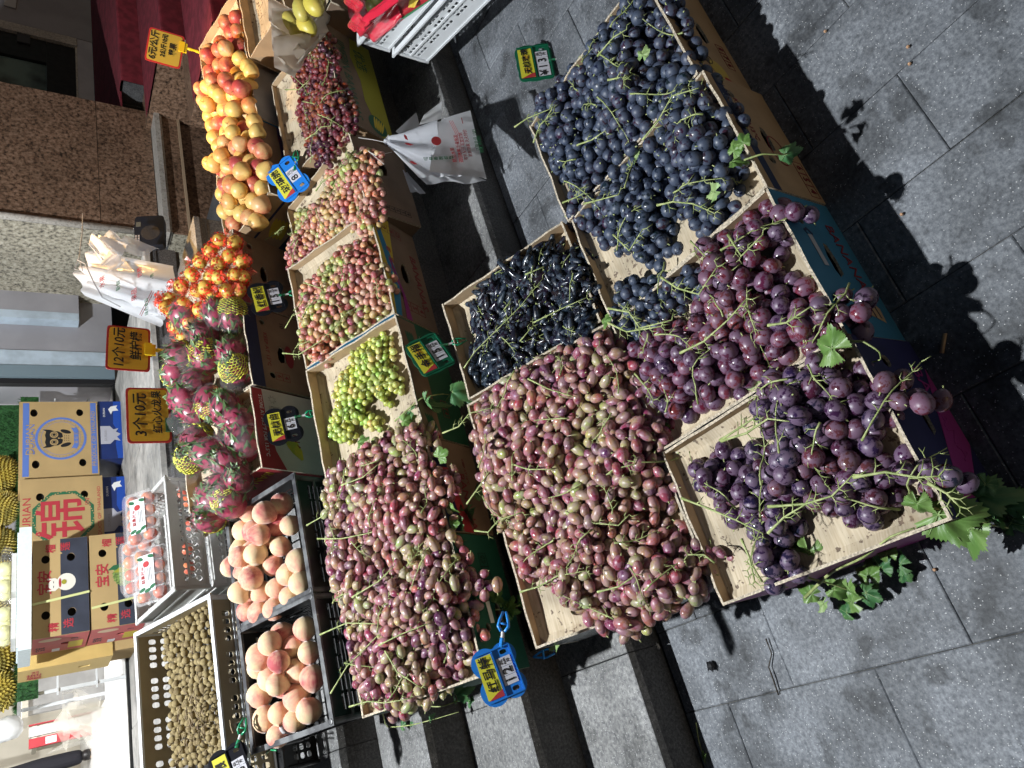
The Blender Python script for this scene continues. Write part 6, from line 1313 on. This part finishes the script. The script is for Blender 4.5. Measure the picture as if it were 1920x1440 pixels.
# 2) roll of bags standing against the stone plinth, behind the lemons
b2_ = thing('bag_bundle', 'bright white bundle of printed plastic bags behind the wrapped lemons', 'plastic bags', at(230, 520, Y=3.1)); L1 = Vector(b2_.location)
def lay2(name, quad, Ys, seed, m, amp=.012, fold=(1.2, 9), nu=16, nv=16): return layer(name, quad, Ys, seed, m, b2_, amp, nu, nv, fold)
lay2('bag_layer', [(140, 508), (160, 555), (298, 612), (322, 545)], [3.25, 3.2, 2.75, 2.8], 11, BAG, .016)
lay2('bag_layer', [(150, 498), (172, 540), (305, 600), (325, 530)], [3.2, 3.15, 2.72, 2.75], 12, BAG, .016)
lay2('bag_layer', [(165, 470), (160, 520), (318, 565), (326, 500)], [3.2, 3.2, 2.9, 2.95], 13, BAG, .018)
lay2('bag_fold', [(160, 450), (185, 440), (240, 460), (205, 500)], [3.15, 3.15, 3.1, 3.1], 14, BAG, .02)
lay2('bag_fold', [(178, 442), (235, 440), (300, 470), (190, 480)], [3.25, 3.25, 3.15, 3.15], 15, BAGT, .02)
lay2('bag_fold', [(205, 470), (235, 490), (215, 508), (188, 495)], [3.05, 3.05, 3.05, 3.05], 16, BAG, .012)
b = MB(); b.tube([at(145, 487, Y=3.1) - L1, at(160, 495, Y=3.08) - L1, at(176, 530, Y=2.98) - L1, at(192, 558, Y=2.9) - L1, at(225, 575, Y=2.8) - L1], .0028, 5); b.tube([at(155, 130 + 270, Y=3.3) - L1, at(154, 440, Y=3.25) - L1, at(148, 485, Y=3.12) - L1, at(140, 505, Y=3.12) - L1, at(155, 508, Y=3.08) - L1, at(150, 490, Y=3.1) - L1], .0022, 5)
b.build('string', mat('grey_string', (.35, .35, .36), .8), b2_)
ux2 = (at(230, 520, Y=2.9) - at(230, 570, Y=2.9)).normalized(); up2 = (at(200, 540, Y=2.95) - at(280, 575, Y=2.75)).normalized()
for st, px, Y_, mm, s, ro in [('水果', (192, 528), 2.955, REDINK, .035, 0), ('新鲜', (222, 535), 2.90, GREENINK, .028, 0), ('果品', (252, 552), 2.84, REDINK, .034, 0), ('绿色食品', (275, 575), 2.76, GREENINK, .022, 0), ('优质', (262, 510), 2.86, REDINK, .03, 0), ('零售', (285, 520), 2.86, GREENINK, .022, 0)]:
    text(st, s, mm, b2_, sheetM(at(*px, Y=Y_) - L1, ux2, up2) @ Matrix.Rotation(ro, 4, 'Z'))
for x0, y0, x1, y1, Y_ in [(262, 590, 285, 545, 2.78), (265, 592, 288, 547, 2.775)]:
    b = MB(); b.tube([at(x0, y0, Y=Y_) - L1, at(x1, y1, Y=Y_ + .02) - L1], .0012, 4); b.build('printed_line', REDINK, b2_)
# small black radio leaning by the bags
rd = thing('radio', 'small black portable radio with keys and a round speaker, beside the white bags', 'radio', mtx=Matrix.Translation(at(282, 437, Y=3.35)) @ Matrix.Rotation(R(4), 4, 'Z') @ Matrix.Rotation(R(70), 4, 'X') @ Matrix.Rotation(R(-4), 4, 'Z'))
RB = mat('radio_black', (.012, .014, .022), .3, spec=.6)
b = MB(); b.prism(blob(0, 0, .083, .113, 24, 9), (), .045, M=Matrix.Translation((0, 0, .022)) @ Matrix.Rotation(R(90), 4, 'Z') @ Matrix.Diagonal((.9, .95, 1, 1))); b.build('radio_case', RB, rd)
printed(rd, Matrix.Translation((-.018, -.005, .022)), ell(0, 0, .052, .048, 28), mat('speaker_grille', (.02, .02, .024), .7, bump=.8, bscale=500), 'speaker_grille', .0012, [])
printed(rd, Matrix.Translation((.03, .055, .022)), rect(-.0, .034, -.012, .012), mat('radio_screen', (.08, .09, .09), .2), 'screen', .0012)
b = MB()
for i in range(2):
    for j in range(3): b.box((-.075 + .018 * j * 1. , .052 + .0 + i * .014, .0235), (.012, .009, .003))
b.build('keys', mat('key_grey', (.25, .25, .28), .5), rd)
b = MB(); b.lathe([(.010, 0), (.010, .012), (.004, .013)], 12, (0, 0, 0)); o = b.build('knob', RB, rd, True, loc=(.04, .075, 0), rot=(R(-90), 0, 0))
# cloth in the mango box
CLO = film_bag('cream_cloth', 1., .5, (.74, .66, .57)); CLO.node_tree.nodes['Principled BSDF'].inputs['Roughness'].default_value = .8
cl = thing('cloth', 'cream cloth hanging over the front of the mango box, beside the small dark grapes', 'cloth', at(560, 90, Y=1.72)); L2 = Vector(cl.location)
for qd, Ys, s in [([(500, -10), (512, 95), (545, 140), (600, 60)], [1.78, 1.72, 1.68, 1.72], 1), ([(508, 15), (515, 125), (552, 150), (608, 20)], [1.74, 1.70, 1.66, 1.70], 2), ([(502, -10), (520, 40), (545, -10), (530, -30)], [2.0, 1.8, 2.0, 2.0], 3), ([(575, 75), (552, 120), (600, 75), (622, -10)], [1.69, 1.675, 1.66, 1.68], 4)]:
    cs = [at(x, y, Y=Y_) for (x, y), Y_ in zip(qd, Ys)]; v, f, n_ = sheet_patch(cs, 14, 14, .016, s + 40, (1.5, 12)); ob('cloth_fold', me('cloth_fold', [p - L2 for p in v], f, CLO, True), cl)
# red bag liner and contents in the upper white crate
RBG = mat('red_bag_film', (.62, .02, .05), .18, alpha=.80, spec=.9, bump=.8, bscale=30, bdist=.006)
rb = thing('red_bag', 'shiny red plastic liner hanging over the upper white crate', 'plastic bag', at(690, 40, z=.66)); L3 = Vector(rb.location)
def zl(qd, zs, s, m, amp=.010, nm='bag_layer', par=rb):
    cs = [at(x, y, z=z_) for (x, y), z_ in zip(qd, zs)]; v, f, n_ = sheet_patch(cs, 14, 12, amp, s, (1, 9)); return ob(nm, me(nm, [p - Vector(par.location) for p in v], f, m, True), par)
zl([(643, -10), (668, 62), (705, 78), (690, -10)], [.70, .68, .60, .62], 51, RBG); zl([(668, 60), (705, 80), (760, 35), (735, -5)], [.68, .60, .60, .66], 52, RBG); zl([(645, -10), (667, 60), (690, 45), (668, -10)], [.71, .69, .72, .74], 53, RBG, .014); zl([(668, 60), (690, 45), (745, 0), (735, -12)], [.69, .72, .72, .70], 54, RBG, .014)
pr_ = zl([(712, 38), (745, 38), (850, -30), (760, -30)], [.625, .605, .62, .66], 55, mat('red_printed_leaflet', (.30, .012, .02), .4), .002, 'printed_leaflet'); zl([(744, 30), (757, 36), (860, -35), (850, -45)], [.61, .605, .61, .62], 56, GREENINK, .001, 'printed_strip')
zl([(765, 14), (778, 14), (790, -12), (770, -12)], [.632, .628, .63, .64], 57, mat('gold_print', (.5, .36, .04), .5), .001, 'printed_flourish')
for i, (x, y, l) in enumerate([(702, 8, 'green fruit in the red bag, lower one'), (712, -6, 'brown green fruit at the picture edge in the red bag')]):
    tag(ob('green_fruit', fruit_mesh('green_fruit', .03, mat('green_fruit_skin', (.16, .20, .04), .5, col2=(.10, .06, .03), nscale=30), .9, .2, 0, True), None, at(x, y, z=.63)), l, 'fruit')
# ------------------------------------------------------------------ vine leaves and sprigs
LEAFM = mat('leaf_green', (.10, .20, .045), .42, col2=(.17, .28, .08), nscale=16, bump=.4, bscale=60, sss=0.); LEAFD = mat('leaf_dark', (.04, .13, .045), .5, col2=(.08, .18, .06), nscale=18, bump=.4, bscale=60); LEAFP = mat('leaf_pale', (.27, .37, .15), .5, col2=(.24, .38, .14), nscale=14, bump=.4, bscale=60)
def leaf_mesh(seed, m, size=.05, curl=.25):
    """five pointed lobes with a toothed edge, folded along its ribs and wilted"""
    rr = random.Random(seed); n = 80; rim = []; lobes = [(90, 1.0), (32, .86), (148, .86), (-28, .62), (208, .62)]
    for k in range(n):
        a = 2 * math.pi * k / n; best = .36
        for d_, L_ in lobes:
            df = abs((a - R(d_) + math.pi) % (2 * math.pi) - math.pi); best = max(best, L_ * (1 - .62 * df) if df < .50 else 0, .60 if df < .75 else 0)
        if abs((a - 3 * math.pi / 2)) < .30: best = .14
        best *= 1 + (.07 if k % 2 else -.05) + rr.uniform(-.03, .03); rim.append((best * size * math.cos(a), best * size * math.sin(a) + size * .12))
    ph = rr.uniform(0, 6); cf = curl * rr.uniform(.6, 1.4)
    def hz(x, y):
        q = math.hypot(x, y) / size; an = math.atan2(y, x + 1e-9)
        return size * (-cf * q * q * (.7 + .5 * math.sin(2 * an + ph)) + .10 * q * math.cos(5 * (an - R(90)) * 1.2) + .07 * math.sin(9 * q + 3 * an + ph) * q)
    v = [(0, size * .1, 0)]
    for f_ in (.25, .5, .75, 1.): v += [(x * f_, y * f_ + size * .1 * (1 - f_), hz(x * f_, y * f_)) for x, y in rim]
    f = [(0, 1 + k, 1 + (k + 1) % n) for k in range(n)]
    for r_ in range(3): f += [(1 + r_ * n + k, 1 + (r_ + 1) * n + k, 1 + (r_ + 1) * n + (k + 1) % n, 1 + r_ * n + (k + 1) % n) for k in range(n)]
    b = MB(); b.add(v, f)
    for d_, L_ in lobes:
        a = R(d_); b.tube([(math.cos(a) * L_ * size * .9 * t, math.sin(a) * L_ * size * .9 * t + size * .1, hz(math.cos(a) * L_ * size * .9 * t, math.sin(a) * L_ * size * .9 * t + size * .1) + .0006) for t in (0, .35, .7, .95)], [.0009, .0008, .0006, .0003], 4, k=1)
    return b.mesh('grape_leaf', [m, LEAFP], True)
LV = {'m': [leaf_mesh(i, LEAFM, curl=.55) for i in range(4)], 'd': [leaf_mesh(i + 5, LEAFD, curl=.8) for i in range(3)], 'p': [leaf_mesh(i + 9, LEAFP, curl=.18) for i in range(2)]}
def leaf(p, s, k, rot, parent=None):
    return ob('grape_leaf', random.choice(LV[k]), parent, p, rot, s / .043)
single = [  # px, height, size, kind, tilt, label
    ((1565, 655), .27, .048, 'm', 'fresh green leaf hanging at the front edge between the blue and purple boxes'),
    ((1412, 718), .20, .030, 'p', 'pale green leaf on the tray floor between the two front bunches'),
    ((1750, 965), .22, .062, 'm', 'large bright green leaf over the front left corner of the purple box'),
    ((1822, 985), .10, .045, 'm', 'bright green leaf low beside the magenta corner'),
    ((1898, 985), .03, .034, 'd', 'dark green leaf on the paving at the right picture edge'),
    ((1516, 1032), .21, .045, 'm', 'green leaf lying on the card at the end of the purple box'),
    ((1450, 870), .22, .038, 'd', 'dark leaf under the purple grapes near the box wall'),
    ((1232, 800), .22, .032, 'm', 'torn green leaf between oval grapes and blue box'),
    ((1185, 300), .22, .030, 'p', 'small pale leaf among the black grapes, near the bare card'),
    ((1342, 358), .27, .028, 'p', 'small faded leaf at the lower edge of the black grapes'),
    ((1205, 105), .28, .022, 'p', 'tiny pale leaf high in the black grapes'),
    ((1132, 606), .27, .024, 'm', 'small leaf at the corner of the finger grape box'),
    ((1165, 1145), .27, .034, 'm', 'green leaf lying by the front wall of the second row'),
    ((1020, 1165), .36, .045, 'p', 'big pale leaf on the tray floor at the left of the second row'),
    ((1040, 1195), .30, .038, 'p', 'pale leaf overlapping the big one in the second row'),
    ((880, 1225), .50, .040, 'p', 'pale leaf in the front left corner of the third row tray'),
    ((822, 858), .60, .028, 'm', 'curled leaf standing at the front rim by the green tray'),
    ((885, 1110), .48, .030, 'm', 'green leaf over the rim above the dark green box'),
    ((945, 1140), .38, .034, 'd', 'leaf lying on the front of the dark green box'),
    ((840, 950), .50, .030, 'm', 'wilted leaf at the rim beside the blue corner print'),
    ((860, 975), .47, .028, 'd', 'dark wilted leaf below the rim in the gap'),
    ((855, 1305), .50, .030, 'd', 'curled leaf hanging outside the left end of the third row'),
    ((672, 832), .66, .028, 'm', 'small ivy shaped leaf on the empty card of the green grape tray'),
    ((1450, 1090), .21, .020, 'm', 'tiny leaf at the tip of the lowest purple bunch'),
    ((690, 1065), .66, .022, 'm', 'tiny leaf tucked in the third row oval grapes'),
]
for px, z_, s, k, l in single:
    tag(leaf(at(*px, z=z_), s, k, (random.uniform(-.5, .3), random.uniform(-.4, .4), random.uniform(0, 6.28))), l, 'leaf')
def sprig(label, px, zs, leaves, r=.0028, cat='vine sprig'):
    P = [at(x, y, z=z_) for (x, y), z_ in zip(px, zs)]; t = thing('vine_sprig', label, cat, P[0]); b = MB(); Q = []
    for i in range(len(P) - 1):
        for k in range(4): Q.append(P[i].lerp(P[i + 1], k / 4) - P[0])
    Q.append(P[-1] - P[0])
    for i in range(1, len(Q) - 1): Q[i] = (Q[i - 1] + Q[i] * 2 + Q[i + 1]) / 4
    b.tube(Q, [r * (1.1 - .7 * i / len(Q)) for i in range(len(Q))], 6); b.build('sprig_stem', STEM, t, True)
    for (x, y), z_, s, k in leaves: leaf(at(x, y, z=z_) - P[0], s * .84, k, (random.uniform(-.7, .5), random.uniform(-.6, .6), random.uniform(0, 6.28)), t)
    return t
sprig('leafy vine sprig lying on the paving at the left of the purple box', [(1475, 1068), (1520, 1085), (1560, 1095), (1600, 1110)], [.20, .14, .09, .05], [((1560, 1105), .07, .040, 'm'), ((1590, 1100), .10, .036, 'm'), ((1600, 1130), .04, .042, 'm'), ((1630, 1085), .06, .036, 'm'), ((1655, 1070), .05, .038, 'd'), ((1690, 1060), .04, .036, 'd'), ((1525, 1115), .06, .034, 'm'), ((1590, 1150), .02, .030, 'd'), ((1620, 1110), .03, .036, 'd'), ((1665, 1040), .10, .030, 'm'), ((1695, 1075), .02, .026, 'd'), ((1545, 1130), .04, .026, 'p')])
sprig('long bare vine twig crossing the left wall of the purple box', [(1510, 1120), (1560, 1070), (1620, 1045), (1670, 1005), (1715, 990)], [.10, .15, .20, .25, .24], [], .0035)
sprig('vine sprig with green leaves trailing past the front left corner', [(1700, 945), (1760, 955), (1810, 965), (1860, 985), (1890, 990)], [.24, .22, .16, .08, .04], [((1720, 940), .25, .036, 'm'), ((1775, 985), .17, .048, 'm'), ((1828, 930), .10, .050, 'd'), ((1850, 965), .08, .040, 'd'), ((1835, 985), .09, .034, 'm'), ((1880, 950), .04, .040, 'd'), ((1898, 970), .03, .034, 'd'), ((1850, 905), .12, .034, 'd')])
sprig('thin curling tendril with a leaf at the end of the black grapes', [(1395, 300), (1430, 288), (1460, 290), (1480, 288)], [.25, .24, .21, .18], [((1470, 290), .18, .030, 'd'), ((1375, 285), .27, .028, 'm'), ((1372, 305), .26, .026, 'm'), ((1395, 270), .27, .024, 'm')], .0022)
sprig('curved tendril looping over the purple box front', [(1590, 640), (1620, 640), (1650, 660), (1652, 675), (1622, 682)], [.24, .24, .23, .21, .20], [], .0022)
sprig('vine sprig with big grey green leaves between the green grapes and finger grapes', [(740, 790), (790, 745), (830, 738), (870, 745)], [.56, .50, .42, .36], [((798, 752), .49, .055, 'd'), ((845, 735), .42, .055, 'd'), ((770, 770), .53, .040, 'd'), ((870, 748), .36, .034, 'd'), ((755, 790), .55, .034, 'm')], .0026)
sprig('leafy sprig lying in the gap before the dark green box', [(815, 930), (835, 990), (850, 1020), (890, 1020)], [.52, .48, .44, .40], [((860, 960), .44, .035, 'd'), ((890, 920), .40, .034, 'd'), ((845, 985), .50, .032, 'm'), ((850, 1010), .48, .030, 'm'), ((880, 955), .42, .036, 'd')], .002)
sprig('vine sprig with small leaves across the front of the dark green box', [(880, 1130), (920, 1145), (960, 1140), (985, 1130)], [.46, .40, .34, .30], [((930, 1130), .40, .036, 'm'), ((955, 1148), .36, .034, 'm'), ((975, 1125), .32, .030, 'd'), ((905, 1150), .43, .030, 'm')], .0022)
sprig('withered vine twig hanging at the left end of the third row', [(715, 1330), (725, 1365), (770, 1360), (810, 1350), (860, 1335)], [.62, .50, .47, .44, .40], [((755, 1362), .48, .026, 'd'), ((770, 1358), .46, .022, 'd'), ((805, 1350), .45, .018, 'd')], .0022)
sprig('pale hooked vine stalk with a curled leaf by the crate end', [(803, 1300), (800, 1325), (830, 1325), (870, 1310)], [.58, .52, .50, .47], [((850, 1310), .49, .028, 'd'), ((880, 1312), .46, .024, 'd')], .0024)
sprig('dry leaf sprig lying at the foot of the lowest step', [(1305, 1355), (1310, 1390), (1322, 1430)], [.006, .006, .006], [((1318, 1415), .012, .020, 'm')], .0015)
# loose clips
b = MB(); p = at(1015, 1225, z=.30)
for sg in (-1, 1): b.tube([at(1000, 1232, z=.31), at(1012, 1228 + sg * 5, z=.30), at(1025, 1225 + sg * 8, z=.29), at(1040, 1222 + sg * 3, z=.28)], .003, 6)
b.tube([at(1018, 1218, z=.30), at(1020, 1236, z=.30)], .003, 6); tag(b.build('clip', CBLUE, None, True), 'bright blue plastic clip on the rim left of the second row', 'clip')
b = MB()
for sg in (-1, 1): b.tube([at(500, 1412, z=.80), at(508, 1402 + sg * 4, z=.80), at(518, 1402 + sg * 5, z=.80)], .003, 6)
tag(b.build('clip', mat('clip_bright_green', (.02, .30, .12), .3), None, True), 'bright green plastic clip on the corner of the left peach crate', 'clip')
cs = [at(512, 1365, z=.86), at(540, 1352, z=.84), at(560, 1375, z=.80), at(528, 1395, z=.82)]; v, f, n_ = sheet_patch(cs, 8, 8, .012, 77, (1, 8)); tag(ob('tissue', me('tissue', v, f, mat('tissue_white', (.7, .7, .72), .6), True)), 'crumpled white tissue in the front corner of the left peach crate', 'tissue')
# a few single berries hanging over rims, each with its stalk
for px, z_, m_, l, g in [((920, 1098), .42, M_red[0], 'lone oval grape hanging before the dark green box', 'x'), ((735, 1345), .55, M_red[1], 'lone oval grape hanging outside the left end of the third row', 'x')]:
    o = tag(ob('loose_grape', m_, None, at(*px, z=z_), (1.2, 0, random.random() * 6)), l, 'grape'); o.color = (.20, .05, .065, 1)
